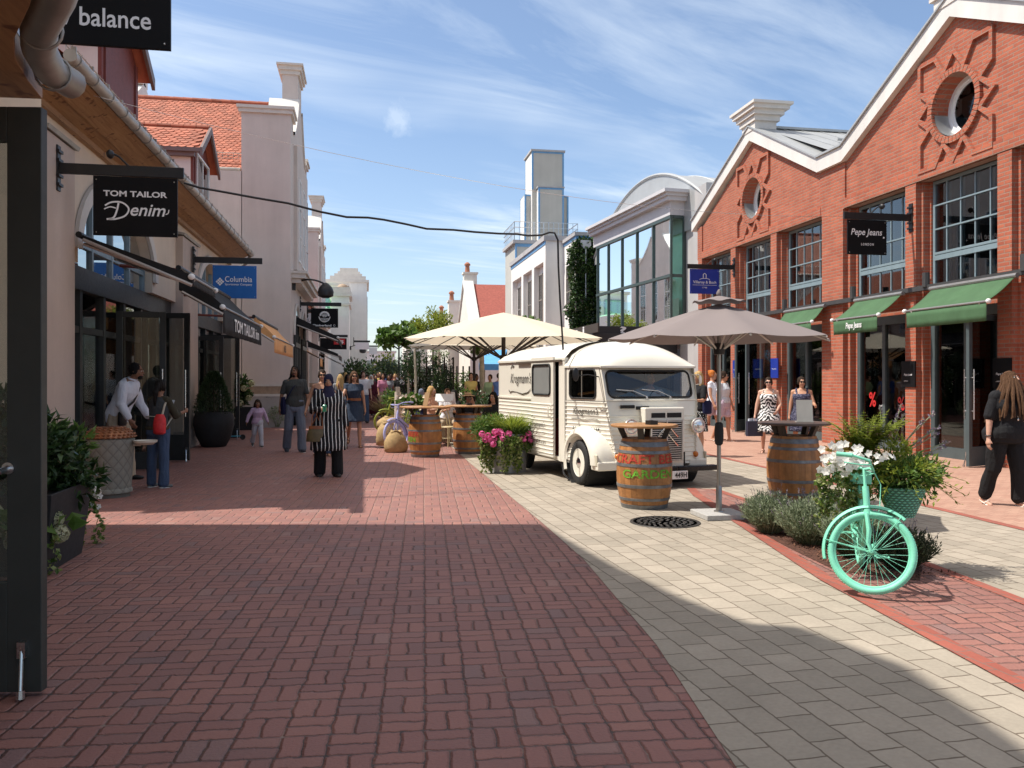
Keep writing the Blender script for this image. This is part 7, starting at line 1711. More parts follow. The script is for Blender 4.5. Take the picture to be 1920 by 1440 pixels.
for u, v in ((1650, 762), (1681, 778), (1690, 758), (1695, 775), (1733, 785), (1752, 772), (1750, 805), (1757, 812), (1778, 828), (1747, 850), (1725, 825), (1770, 838), (1760, 800)):
 a = Vector((random.uniform(-.03, .05), 0, 0)); b = Vector(D_(u, v, 7.0)) - Vector(D_(1665, 885, 7.0)); m_ = a.lerp(b, .5) + Vector((-.02, 0, .03)); st.tube([a, m_, b], .0045, 5)
 dd = (b - m_).normalized()
 for _ in range(16): p = b - dd * random.uniform(0, .075); leaf(bd, p, rnd_dir() + dd, .03, .018, .1)
foliage(500, (.05, 0, .05), (.2, .12, .14), .06, .008, 6, .6, .1, .5).build('leaves', lf_gry, t, local=True); st.build('stem', M('pale stalk', (.22, .24, .14), .8), t, local=True); bd.build('flower_spike', pet_l, t, local=True)
def lavender(label, loc, r, h, m=None, n=620, spikes=12):
 t = plant('lavender', label, 'lavender', (loc[0], loc[1], .01), 'lavender clumps in the mulch bed'); mb, sp = MB(), MB()
 for _ in range(n):
  a = random.uniform(0, 2 * PI); q = random.random() ** .5; d = Vector((math.cos(a), math.sin(a), 0)); tip = d * r * q + Vector((0, 0, h * (1 - .38 * q * q) * random.uniform(.7, 1.05))); b = d * r * .3 * q
  mb.tube([b, tip], [.003, .0015], 3, cap=False)
  for i in range(9): f = random.uniform(.3, 1); p = b.lerp(tip, f); leaf(mb, p, rnd_dir() * .7 + (tip - b).normalized(), random.uniform(.03, .06), .012, .1)
  if random.random() < spikes / n * 3:
   e = tip + (tip - b).normalized() * .10; sp.tube([tip, e], .0015, 3)
   for _k in range(8): leaf(sp, e - (tip - b).normalized() * random.uniform(0, .05), rnd_dir(), .014, .008, 0)
 mb.build('leaves', m or lf_gry, t, local=True); sp.build('flower_spike', pet_l, t, local=True)
lavender('grey green lavender clump at the left end of the mulch bed', (4.12, 7.95, 0), .30, .42)
lavender('grey green lavender clump in the middle of the mulch bed', (4.22, 7.35, 0), .34, .44)
lavender('pale lavender clump between the barrel table and the mint creeper', (4.55, 7.75, 0), .26, .42)
lavender('grey green lavender clump just behind the mint wheel', (4.30, 6.75, 0), .30, .40)
lavender('dark lavender clump to the right behind the mint wheel', (4.42, 6.25, 0), .30, .36, leafmat('dark lavender leaf', [(.03, .045, .02), (.06, .08, .035), (.09, .09, .05)], .7, .15), 330)
lavender('small dark lavender at the back edge of the mulch bed', (4.62, 6.9, 0), .22, .34, MATS['dark lavender leaf'], 200)
t = plant('trailing_flowers', 'leafy white flowers over the lilac handlebar', 'flower', D_(770, 755, 19.6)); foliage(700, (0, 0, 0), (.40, .2, .22), .09, .07, 9).build('leaves', lf_mid, t, local=True); mb = MB()
for _ in range(26): blossom(mb, Vector((random.uniform(-.35, .35), random.uniform(-.22, -.1), random.uniform(-.22, .2))), rnd_dir() + Vector((-.3, -1, .3)), .04, 5)
mb.build('petals', leafmat('apricot petal', [(.75, .5, .3), (.8, .7, .6), (.82, .8, .7)], .6, .3), t, local=True); trailing('white flowering strands hanging below the lilac handlebar', D_(776, 775, 19.4), .3, .4, lf_ivy, 160)
c = D_(732, 760, 25); shrub('leafy_plant', 'leafy green plant on the lime bicycle', (c[0], c[1]), .32, .9, lf_mid, 380, .14, .06, .5)
def grass_clump(label, loc, r, h, m, n=700): t = plant('ornamental_grass', label, 'grass', (loc[0], loc[1], 0)); blades(n, (0, 0, 0), r, h, m, t, .012, .8)
c = D_(713, 770, 37); shrub('round_bush', 'round blue green bush left of the terrace', (c[0], c[1]), 1.0, 1.4, lf_blue, 1800, .16, .025, .0, lumps=16); c = D_(726, 765, 33); grass_clump('buff feather grass beside the round bush', (c[0], c[1]), .6, 1.15, lf_buff, 500)
c = D_(690, 770, 44); shrub('round_bush', 'darker round bush further left behind the walkers', (c[0], c[1]), .9, 1.2, lf_blue, 1000, .16, .03)
def standard_tree(name, label, loc, zt, cr, m, bk, n, L, W, tr=.05, lumps=9, lean=0, zs=.6):
 t = plant(name, label, 'tree', (loc[0], loc[1], 0)); mb = MB(); mb.tube([(0, 0, 0), (.03, 0, zt * .35), (lean * .5, 0, zt * .6), (lean, 0, zt)], [tr, tr * .85, tr * .7, tr * .5], 8)
 for k in range(9):
  a = 2 * PI * k / 9 + random.random(); d = Vector((math.cos(a), math.sin(a), random.uniform(.1, .7))); p = Vector((lean, 0, zt * random.uniform(.82, 1))); mb.tube([p, p + d * cr * .45 + Vector((0, 0, .1)), p + d * cr * .85], [tr * .45, tr * .3, tr * .1], 5)
 mb.build('trunk', bk, t, local=True); foliage(n, (lean, 0, zt + cr * zs * .45), (cr, cr, cr * zs), L, W, lumps, .5, .3, -.1).build('crown', m, t, local=True); return t
c = D_(748, 760, 36); standard_tree('catalpa_tree', 'small catalpa tree with large drooping leaves left of the parasols', (c[0], c[1]), 3.2, .98, lf_mid, bark_d, 330, .34, .26, .06, 8)
c = D_(812, 740, 46); standard_tree('maple_tree', 'bright yellow green tree rising behind the parasols', (c[0], c[1]), 3.9, 1.25, lf_ylw, bark, 2600, .16, .10, .07, 12, 0, 1.0)
c = D_(780, 740, 52); standard_tree('catalpa_tree', 'second catalpa crown between the first one and the yellow tree', (c[0], c[1]), 4.3, .9, lf_dark, bark_d, 220, .34, .26, .06, 6)
c = D_(985, 740, 36); standard_tree('catalpa_tree', 'catalpa top peeping over the cream parasol by the white house', (c[0], c[1]), 3.7, .8, lf_mid, bark_d, 180, .30, .24, .06, 6)
for u, d, lb in ((764, 27, 'left of two thin pale birch trunks at the terrace edge'), (778, 25.5, 'right of two thin pale birch trunks at the terrace edge')):
 c = D_(u, 760, d); t = plant('birch_tree', lb, 'tree', (c[0], c[1], 0)); mb = MB(); mb.tube([(0, 0, 0), (.03, 0, 1.2), (-.01, 0, 2.5)], [.04, .035, .03], 8); mb.build('trunk', birch, t, local=True); mb = MB()
 foliage(900, (0, .3, 2.05), (.55, .5, .62), .075, .04, 9, .5, .6, -.6).build('crown', lf_blue if u == 764 else lf_dark, t, local=True)
def hedge(label, u0, u1, d, zt, m, n, L=.09, zb=.3, thick=.35):
 a, b = Vector(D_(u0, 740, d)), Vector(D_(u1, 740, d)); c = (a + b) / 2; w = (b - a).length / 2; t = plant('trellis_hedge', label, 'hedge', (c.x, c.y, 0)); mb = MB()
 for k in range(max(2, int(w * 3))): x = -w + 2 * w * (k + .5) / int(max(2, w * 3)); foliage(n // max(2, int(w * 3)), (x, random.uniform(-.1, .1), (zt + zb) / 2), (.42, thick, (zt - zb) / 2 * random.uniform(.8, 1.08)), L, L * .5, 10, .6, .3, -.1, mb)
 mb.build('leaves', m, t, local=True); mb = MB()
 for k in range(4): x = -w + 2 * w * k / 3; mb.box(x - .03, -.03, 0, x + .03, .03, zt - .1)
 for z in (.6, 1.2, 1.8): mb.box(-w, -.012, z, w, .012, z + .03)
 mb.build('trellis', bark_d, t, local=True)
hedge('leafy trellis hedge left behind the terrace', 760, 800, 29, 2.35, lf_dark, 1800); hedge('dense green hedge in the middle behind the terrace', 800, 850, 31, 2.5, lf_blue, 2400); hedge('green hedge behind the parasol pole', 845, 880, 33, 2.2, lf_mid, 1400)
c = D_(822, 740, 27); t = plant('column_shrub', 'slim dark column of climbing leaves behind the terrace', 'shrub', (c[0], c[1], 0)); foliage(900, (0, 0, 1.3), (.24, .24, 1.2), .08, .05, 14).build('leaves', lf_dark, t, local=True); stems(4, (0, 0, 0), .1, 1.5, .01).build('stem', stem_m, t, local=True)
c = D_(805, 760, 25); grass_clump('bright fresh green grass tuft on the terrace', (c[0], c[1]), .5, 1.2, lf_mid, 420); c = D_(790, 760, 26); grass_clump('pale green grass tuft beside the birch trunk', (c[0], c[1]), .4, 1.1, lf_gry, 350)
c = D_(905, 775, 24); shrub('dark_bush', 'dark bush between the parasol pole and van rear', (c[0], c[1]), .8, 1.35, lf_dark, 1300, .12, .06); c = D_(855, 770, 24.5); shrub('green_bush', 'fresh green bush behind the hat wearing guest', (c[0], c[1]), .55, 1.35, lf_mid, 900, .1, .06)
for u, v, d, r, h, m, lb in ((672, 705, 62, 1.6, 3.2, lf_dark, 'dark bush under the farther white building'), (700, 705, 70, 1.6, 3.2, lf_dark, 'dark bush at the far end of the left side'), (722, 705, 80, 1.4, 4.2, lf_ylw, 'yellow green young tree far down the street'), (736, 705, 75, 1.5, 3.6, lf_blue, 'blue green shrub far down the street')):
 c = D_(u, 740, d); shrub('street_shrub', lb, (c[0], c[1]), r, h, m, 900, .3, .16)
for u, d, lb in ((823, 40, 'birch trunk behind the far parasol'), (903, 30, 'pale birch trunk between parasol pole and van'),):
 c = D_(u, 740, d); t = plant('birch_tree', lb, 'tree', (c[0], c[1], 0)); mb = MB(); mb.tube([(0, 0, 0), (.02, 0, 1.4), (0, 0, 2.9)], [.11, .10, .08], 8); mb.build('trunk', birch, t, local=True); foliage(500, (0, .2, 2.8), (.6, .5, .35), .09, .05, 7).build('crown', lf_mid, t, local=True)
t = plant('wall_ivy', 'dense ivy climbing the white house corner beside the glass hall', 'ivy', (10.4, 38.4, 0)); mb = MB()
for _ in range(6500):
 z = 2.6 + 5.75 * random.random(); w0 = 9.62 + .20 * math.sin(z * 2.3) + .12 * math.sin(z * 6.1) + (.25 if z > 7.8 else 0); x = random.uniform(w0, 11.6 + .05 * math.sin(z * 5))
 y = 38.43 - abs(random.gauss(.08, .10)) - (.15 * max(0, math.sin(z * 3.3 + x * 4))); leaf(mb, Vector((x - 10.4, y - 38.4, z)), rnd_dir() + Vector((0, -.7, -.4)), random.uniform(.10, .20), .12, .1)
for _ in range(900):
 z = 3 + 5 * random.random(); leaf(mb, Vector((9.92 - 10.4 - abs(random.gauss(0, .06)), random.uniform(.05, .9 + .3 * math.sin(z * 3)), z)), rnd_dir() + Vector((-.7, 0, -.4)), random.uniform(.10, .18), .12, .1)
mb.build('leaves', lf_wall, t, local=True); mb = MB()
for k in range(5): mb.tube([(-.4 + .3 * k, -.02, 0), (-.5 + .33 * k, -.03, 4), (-.3 + .25 * k, -.03, 8)], .03, 5)
mb.build('stem', bark_d, t, local=True)
mb = MB(); mb.tube([(10.35, 38.2, 5.3), (10.35, 38.2, 7.9)], .035, 8); mb.add([(10.1, 38.15, 8.2), (10.6, 38.15, 8.2), (10.6, 38.15, 7.95), (10.45, 38.15, 7.8), (10.25, 38.15, 7.8), (10.1, 38.15, 7.95), (10.1, 38.3, 8.2), (10.6, 38.3, 8.2), (10.6, 38.3, 7.95), (10.45, 38.3, 7.8), (10.25, 38.3, 7.8), (10.1, 38.3, 7.95)], [(5, 4, 3, 2, 1, 0), (6, 7, 8, 9, 10, 11)] + [(i, (i + 1) % 6, 6 + (i + 1) % 6, 6 + i) for i in range(6)])
tag(mb.build('rainwater_head', zinc), 'grey rainwater box and pipe standing out of the ivy', 'rainwater pipe')
def clothmat(name, c, kind=None, c2=(.8, .8, .78), k=1.0, axis='x'):
 if name in MATS: return MATS[name]
 m, nt, p = newmat(name); MATS[name] = m; o = nt.obj(); x, y, z = nt.sep(o)
 fold = nt.noise(nt.comb(nt.math('MULTIPLY', x, 9), nt.math('MULTIPLY', y, 9), nt.math('MULTIPLY', z, 4)), 1.4, 4, .6, .6)
 base = nt.mix(nt.noise(o, 5, 3), c4(c, .88), c4(c, 1.1))
 if kind == 'stripe':
  w = nt.noise(o, 2.5, 2); a = nt.math('ARCTAN2', x, nt.math('ADD', y, 0.0))
  u = nt.math('ADD', nt.math('MULTIPLY', x, 105 * k), nt.math('MULTIPLY', w, 7)); s = nt.math('SINE', u)
  base = nt.mix(nt.ramp(s, [(.80, (0, 0, 0)), (.88, (1, 1, 1))]), base, c4(c2))
 elif kind == 'zebra':
  w = nt.noise(o, 5, 3, .6, .4); u = nt.math('ADD', nt.math('MULTIPLY', z, 78), nt.math('ADD', nt.math('MULTIPLY', nt.math('ABSOLUTE', x), 70), nt.math('MULTIPLY', w, 26))); s = nt.math('MULTIPLY_ADD', nt.math('SINE', u), .5, .5)
  base = nt.mix(nt.ramp(s, [(.46, (0, 0, 0)), (.54, (1, 1, 1))]), base, c4(c2))
 elif kind == 'dots':
  v = nt.new('ShaderNodeTexVoronoi'); v.inputs['Scale'].default_value = 30 * k; nt.l.new(o, v.inputs['Vector'])
  base = nt.mix(nt.ramp(v.outputs['Distance'], [(.28, (1, 1, 1)), (.36, (0, 0, 0))]), base, c4(c2))
 nt.l.new(base, p.inputs['Base Color']); p.inputs['Roughness'].default_value = .85; p.inputs['Specular IOR Level'].default_value = .25
 nt.l.new(nt.bump(fold, .55, .05), p.inputs['Normal']); return m
def skinmat(name, c):
 m = M(name, c, .5, var=.08, vs=14, spec=.4); p = m.node_tree.nodes['Principled BSDF']; p.inputs['Subsurface Weight'].default_value = .12; p.inputs['Subsurface Radius'].default_value = (.02, .008, .004); return m
def hairmat(name, c):
 if name in MATS: return MATS[name]
 m, nt, p = newmat(name); MATS[name] = m; x, y, z = nt.sep(nt.obj())
 n = nt.noise(nt.comb(nt.math('MULTIPLY', x, 90), nt.math('MULTIPLY', y, 90), nt.math('MULTIPLY', z, 9)), 1, 3, .6, .5); nt.l.new(nt.mix(n, c4(c, .45), c4(c, 1.5)), p.inputs['Base Color']); p.inputs['Roughness'].default_value = .7; p.inputs['Specular IOR Level'].default_value = .2
 nt.l.new(nt.bump(n, .8, .02), p.inputs['Normal']); return m
SK_L, SK_M, SK_D, SK_T = skinmat('fair skin', (.56, .32, .23)), skinmat('tanned skin', (.46, .24, .15)), skinmat('brown skin', (.25, .12, .07)), skinmat('olive skin', (.40, .22, .14))
H_BLK, H_BRN, H_BLD, H_RED, H_DBR = hairmat('black hair', (.012, .010, .009)), hairmat('brown hair', (.10, .05, .025)), hairmat('blond hair', (.50, .33, .14)), hairmat('orange hair', (.52, .16, .03)), hairmat('dark brown hair', (.035, .02, .012))
lipm = M('lips', (.36, .10, .09), .45, var=.05); eye_w = M('eye white', (.7, .68, .64), .3, var=.02); eye_d = M('dark iris', (.02, .012, .008), .2); glassy = M('sunglass lens', (.008, .008, .008), .1)
soleM = M('shoe sole white', (.7, .7, .68), .6, var=.03)
REM = []
def rem(o, vox, it=4):
 r = o.modifiers.new('remesh', 'REMESH'); r.mode = 'VOXEL'; r.voxel_size = vox; r.use_smooth_shade = True
 s = o.modifiers.new('smooth', 'SMOOTH'); s.iterations = it; s.factor = .5; REM.append(o)
MALE = [(.80, .09, .085, 0), (.86, .15, .112, .01), (.95, .163, .115, .01), (1.04, .155, .105, 0), (1.12, .152, .105, 0), (1.22, .165, .112, 0), (1.32, .182, .118, .005), (1.40, .175, .10, .012), (1.45, .115, .078, .014), (1.50, .06, .06, .008)]
FEM = [(.80, .10, .09, 0), (.86, .165, .118, .012), (.94, .172, .122, .012), (1.03, .14, .10, 0), (1.10, .125, .092, 0), (1.20, .14, .112, -.008), (1.29, .152, .125, -.016), (1.38, .15, .092, .006), (1.43, .10, .07, .012), (1.48, .052, .055, .008)]
def person(label, loc, rz=0.0, H=1.7, sex='f', g=1.0, lean=0, LL=(0, 3, 0), RL=(0, 3, 0), LA=(5, 10, 10, 0), RA=(5, 10, 10, 0), hy=0, hp=0, skin=None, hair=None, hstyle='long', top=None, sleeve=1, sg=1.0, hem=.93, neck=1.45, trs=None, tlen=1.0, tw=.018, skirt=None, shoe=None, spec=None, vox=.009, seat=None, hijab=None, face=True, group=None, lift=0.0, twist=0):
 s = H / 1.72; skin = skin or SK_L; hair = hair or H_DBR; P = FEM if sex == 'f' else MALE
 t = thing('person', label, 'person', loc, rz, group); V = Vector; cm = lambda z: z * s
 thl, shl = .435, .42; hip = {1: V((.092 * g ** .5, 0, .90)), -1: V((-.092 * g ** .5, 0, .90))}; J = {}
 for sd, (f, ab, k) in ((1, LL), (-1, RL)):
  f, ab, k = map(math.radians, (f, ab, k)); d1 = V((sd * math.sin(ab), -math.sin(f) * math.cos(ab), -math.cos(f) * math.cos(ab))); d2 = V((sd * math.sin(ab) * .4, -math.sin(f - k), -math.cos(f - k))).normalized()
  kn = hip[sd] + d1 * thl; an = kn + d2 * shl; J[sd] = (hip[sd], kn, an, f - k)
 low = min(J[1][2].z, J[-1][2].z) - .075
 dz = V((0, 0, -low)) if seat is None else V((0, 0, seat / s - .82))
 rot = Matrix.Rotation(math.radians(lean), 3, 'X'); piv = V((0, 0, .92)); tws = Matrix.Rotation(math.radians(twist), 3, 'Z')
 def tp(p, full=False):
  p = V(p); q = 1.0 if full else min(1, max(0, (p.z - .88) / .3)); R_ = Matrix.Rotation(math.radians(lean) * q, 3, 'X'); return (piv + R_ @ (Matrix.Rotation(math.radians(twist) * q, 3, 'Z') @ (p - piv)) + dz) * s
 for sd in (1, -1): J[sd] = tuple((a + dz) * s for a in J[sd][:3]) + (J[sd][3],)
 sw = (.157 if sex == 'f' else .180) * (g ** .5); A = {}
 for sd, arm in ((1, LA), (-1, RA)):
  f, ab, e, inn = (list(arm) + [0] * 4)[:4]; f, ab, e = map(math.radians, (f, ab, e)); sh = tp((sd * sw, .012, 1.395)); Rr = rot @ tws
  d1 = Rr @ V((sd * math.sin(ab), -math.sin(f) * math.cos(ab), -math.cos(f) * math.cos(ab))); d2 = (Rr @ V((sd * (math.sin(ab) * .6 - inn), -math.sin(f + e), -math.cos(f + e)))).normalized()
  el = sh + d1 * .285 * s; wr = el + d2 * .245 * s; A[sd] = (sh, el, wr, d2)
 hc = tp((0, -.01, 1.615)) ; HR = rot.to_4x4() @ Matrix.Rotation(math.radians(hy), 4, 'Z') @ Matrix.Rotation(math.radians(hp), 4, 'X'); HM = Matrix.Translation(hc) @ HR; hs = (.97 if H > 1.45 else 1.12) * s * (1.72 / H) ** .35
 def hd(x, y, z): return HM @ V((x * hs, y * hs, z * hs))
 HR4 = HR
 def ring(z, hw, hdp, yo, n=20, inf=0, fold=0, ph=0):
  out = []
  for i in range(n):
   a = 2 * PI * i / n; ca, sa_ = math.cos(a), math.sin(a); k = 1 + fold * math.sin(7 * a + ph)
   out.append(tp(((hw * g + inf) * k * math.copysign(abs(ca) ** .85, ca), ((hdp * (g ** 1.25) + inf) * k) * math.copysign(abs(sa_) ** .85, sa_) + yo, z)))
  return out
 mb = MB(); mb.loft([ring(*r) for r in P]); g2 = g ** .6
 mb.cone(tp((0, .008, 1.44)), hd(0, .015, -.07), .056 * s, .050 * s)
 for sd in (1, -1):
  h, k, a, fa = J[sd]; mb.cone(h, k, .082 * s * g2, .055 * s * g2); mb.cone(k, k.lerp(a, .35) + V((0, .012, 0)), .053 * s * g2, .054 * s * g2); mb.cone(k.lerp(a, .35) + V((0, .012, 0)), a, .054 * s * g2, .036 * s)
  fd = V((sd * .12, -math.cos(max(-.9, min(.5, fa * .7))), -.06 - max(0, -fa) * .7)).normalized(); mb.cone(a + V((0, .03 * s, -.04 * s)), a + fd * .15 * s + V((0, 0, -.05 * s)), .034 * s, .027 * s)
  sh, el, wr, d2 = A[sd]; mb.cone(tp((sd * .03, .01, 1.425)), sh, .062 * s * g2, .056 * s * g2); mb.cone(tp((sd * .08, .0, 1.32)), sh, .07 * s * g2, .055 * s * g2); mb.cone(sh, el, .052 * s * g2, .040 * s * g2); mb.cone(el, wr, .040 * s * g2, .027 * s)
  side = V((1, 0, 0)) - d2 * d2.x; side = side.normalized() if side.length > .2 else V((0, 1, 0)); nn = d2.cross(side).normalized(); w_ = nn if abs(d2.z) > .5 else side
  pm = wr + d2 * .05 * s; cx = .5 * (w_ if False else nn); mb.cone(wr + d2 * .02 * s, wr + d2 * .075 * s + nn * .016 * s, .026 * s, .023 * s); mb.cone(wr + d2 * .02 * s, wr + d2 * .075 * s - nn * .016 * s, .026 * s, .022 * s)
  inw = side * (-sd)
  for q, L_ in zip((-1.5, -.5, .5, 1.5), (.060, .075, .08, .068)):
   b = wr + d2 * .085 * s + nn * q * .0185 * s; m1 = b + d2 * L_ * .55 * s + inw * .012 * s; mb.cone(b, m1, .0095 * s, .0088 * s, 6); mb.cone(m1, m1 + d2 * L_ * .38 * s + inw * .03 * s, .0088 * s, .0078 * s, 6)
  th = wr + d2 * .035 * s + nn * (.026 * s); fwd = V((0, -1, 0)); mb.cone(th, th + (d2 * .045 + inw * .02 + nn * .022) * s, .012 * s, .0095 * s, 6)
 mb.ell(hd(0, .012, .025), (.074 * hs, .093 * hs, .098 * hs), HR4); mb.ell(hd(0, -.022, -.03), (.060 * hs, .070 * hs, .085 * hs), HR4); mb.ell(hd(0, -.055, -.085), (.034 * hs, .032 * hs, .03 * hs), HR4)
 mb.cone(hd(0, -.092, .012), hd(0, -.112, -.025), .009 * hs, .014 * hs, 6); mb.cone(hd(-.03, -.082, .035), hd(.03, -.082, .035), .012 * hs, .012 * hs, 6)
 for sd in (1, -1): mb.ell(hd(sd * .076, .01, -.005), (.012 * hs, .02 * hs, .032 * hs), HR4); mb.ell(hd(sd * .035, -.065, -.03), (.022 * hs, .022 * hs, .022 * hs), HR4)
 bo = mb.build('body', skin, t, local=True); rem(bo, vox)
 if face:
  for sd in (1, -1):
   m1 = MB(); m1.ell(hd(sd * .032, -.088, .012), (.014 * hs, .008 * hs, .008 * hs), HR4, 8, 6); e = m1.build('eye', eye_w, t, local=True, smooth='all'); m1 = MB(); m1.ell(hd(sd * .032, -.0945, .012), (.007 * hs, .004 * hs, .007 * hs), HR4, 8, 6); m1.build('iris', eye_d, e, local=True)
   m1 = MB(); m1.tube([hd(sd * .014, -.098, .033), hd(sd * .033, -.096, .040), hd(sd * .054, -.080, .033)], .0042 * hs, 5); m1.build('eyebrow', hair, t, local=True)
  m1 = MB(); m1.ell(hd(0, -.091, -.058), (.022 * hs, .008 * hs, .008 * hs), HR4, 10, 6); m1.build('lips', lipm, t, local=True, smooth='all')
 def topgarment(m, name='top', h0=hem, nk=neck, inf=.014, slv=sleeve, sf=sg, rad=1.0):
  mb = MB(); rows = [r for r in P if h0 < r[0] < nk]; R0 = np.interp(h0, [r[0] for r in P], [r[1] for r in P]), np.interp(h0, [r[0] for r in P], [r[2] for r in P]), np.interp(h0, [r[0] for r in P], [r[3] for r in P])
  lo_ = [(h0, max(R0[0], .15), max(R0[1], .10), R0[2])] if h0 > .8 else []
  rr = lo_ + rows + [(nk, np.interp(nk, [r[0] for r in P], [r[1] for r in P]), np.interp(nk, [r[0] for r in P], [r[2] for r in P]), .012)]
  mb.loft([ring(z, a, b, y, 24, inf + (.012 if z < 1.05 else 0)) for z, a, b, y in rr])
  for sd in (1, -1):
   sh, el, wr, d2 = A[sd]
   if slv > 0:
    mb.cone(tp((sd * .05, .01, 1.405)), sh, .076 * s * g2, .066 * s * g2); q = min(1, slv); mb.cone(sh, sh.lerp(el, q), .064 * s * g2 * rad, .052 * s * g2 * sf)
    if slv > 1: mb.cone(el, el.lerp(wr, min(1, slv - 1) * .96), .052 * s * g2 * sf, .040 * s * sf)
  o = mb.build(name, m, t, local=True); rem(o, vox * 1.15, 3); return o
 tops = None
 if top: tops = topgarment(top)
 if trs:
  mb = MB(); mb.loft([ring(z, a, b, y, 24, tw) for z, a, b, y in P if .79 < z < 1.06])
  for sd in (1, -1):
   h, k, a, fa = J[sd]; e = tw * s * 1.3; q = tlen
   mb.cone(h, h.lerp(k, min(1, q * 2)), .084 * s * g2 + e, .056 * s * g2 + e * (1.2 if q > .5 else 1.6))
   if q > .5: mb.cone(k, k.lerp(a, min(1, (q - .5) * 2) * .97), .056 * s * g2 + e * 1.2, .040 * s + e * 1.7)
  o = mb.build('trousers' if tlen > .6 else 'shorts', trs, t, local=True); rem(o, vox * 1.15, 3)
 if skirt:   # (material, top z, hem z, flare, name)
  m, z1, z0, fl, nm = skirt[:5]; ex = skirt[5] if len(skirt) > 5 else .016; mb = MB(); R_ = []; n = 40; kc = (J[1][1] + J[-1][1]) / 2; spread = (J[1][1] - J[-1][1]); hpc = tp((0, 0, .9))
  for i in range(15):
   q = i / 14; z = z1 + (z0 - z1) * q
   if z > .90:
    hw, hh, yo = [np.interp(z, [r[0] for r in P], [r[c_] for r in P]) for c_ in (1, 2, 3)]; hw = max(hw, .10); R_.append([tp((((hw * g + ex)) * math.cos(a), (hh * g ** 1.25 + ex) * math.sin(a) + yo, z)) for a in [2 * PI * j / n for j in range(n)]])
   else:
    f = (.90 - z); c_ = hpc.lerp(kc, min(1.3, f / .43)); w = (.175 * g + ex + fl * f + abs(spread.x) * .1) * s; dd = (.125 * g ** 1.25 + ex + fl * f + abs(spread.y) * .45 * min(1, f / .4) / max(s, .1)) * s; k = 1 + .05 * min(1, f / .25) * fl * 6
    R_.append([V((c_.x + w * math.cos(a) * (1 + .05 * min(1, f / .25) * math.sin(9 * a + 1)), c_.y + dd * math.sin(a) * (1 + .05 * min(1, f / .25) * math.sin(8 * a)), hpc.z + (z - .90) * s)) for a in [2 * PI * j / n for j in range(n)]])
  mb.loft(R_, cap=True); mb.build(nm, m, t, local=True, smooth='all')
 if shoe:
  m, kind = shoe
  for sd in (1, -1):
   h, k, a, fa = J[sd]; mb = MB(); fd = V((sd * .12, -math.cos(max(-.9, min(.5, fa * .7))), -.04 - max(0, -fa) * .7)).normalized(); up = V((0, 0, 1)); c_ = a + V((0, .0, -.045 * s)); sdv = fd.cross(up).normalized(); upv = sdv.cross(fd)
   if kind == 'sandal':
    mb.loft([[c_ + fd * x * s + sdv * w * math.cos(q) * s + upv * (-.022 + .006 * math.sin(q)) * s for q in [2 * PI * j / 10 for j in range(10)]] for x, w in ((-.055, .02), (-.04, .035), (.05, .04), (.13, .046), (.185, .03), (.195, .012))]); mb.tube([c_ + fd * .08 * s + sdv * .042 * s - upv * .015 * s, c_ + fd * .09 * s + upv * .028 * s, c_ + fd * .08 * s - sdv * .042 * s - upv * .015 * s], .010 * s, 6)
   else: mb.loft([[c_ + fd * x * s + sdv * w * math.cos(q) * s + upv * (hh * math.sin(q) + .004) * s for q in [2 * PI * j / 12 for j in range(12)]] for x, w, hh in ((-.07, .02, .02), (-.06, .038, .035), (0, .043, .042), (.07, .047, .036), (.13, .048, .028), (.18, .036, .022), (.195, .012, .012))])
   o = mb.build('shoe', m, t, local=True, smooth='all')
   if kind == 'sneaker':
    mb = MB(); mb.loft([[c_ + fd * x * s + sdv * w * math.cos(q) * s + upv * (-.026 + .010 * math.sin(q)) * s for q in [2 * PI * j / 10 for j in range(10)]] for x, w in ((-.075, .02), (-.06, .042), (.07, .05), (.15, .048), (.2, .02))]); mb.build('sole', soleM, o, local=True, smooth='all')
 if hijab:
  mb = MB(); mb.ell(hd(0, .022, .03), (.088 * hs, .102 * hs, .112 * hs), HR4); mb.ell(hd(0, .03, -.05), (.085 * hs, .085 * hs, .10 * hs), HR4)
  for q in range(9):
   a = PI * (.0 + q / 8); mb.cone(hd(.072 * math.cos(a), -.03 - .0 * math.sin(a), .055 * math.sin(a) - .01), hd(.06 * math.cos(a), .05, .06 * math.sin(a)), .02 * hs, .02 * hs, 6)
  mb.cone(hd(-.05, -.03, -.105), hd(.05, -.03, -.105), .035 * hs, .035 * hs); mb.cone(hd(0, -.01, -.11), tp((0, -.04, 1.38)), .085 * s, .13 * s * g ** .5); mb.ell(tp((0, -.06, 1.30)), (.12 * s * g, .075 * s * g, .13 * s))
  mb.ell(tp((0, .05, 1.36)), (.15 * s * g, .07 * s * g, .12 * s)); o = mb.build('headscarf', hijab, t, local=True); rem(o, vox * 1.2, 3)
 elif hstyle:
  mb = MB(); mb.ell(hd(0, .024, .036), (.084 * hs, .098 * hs, .104 * hs), HR4)
  for sd in (1, -1): mb.ell(hd(sd * .066, .012, .0), (.02 * hs, .05 * hs, .05 * hs), HR4)
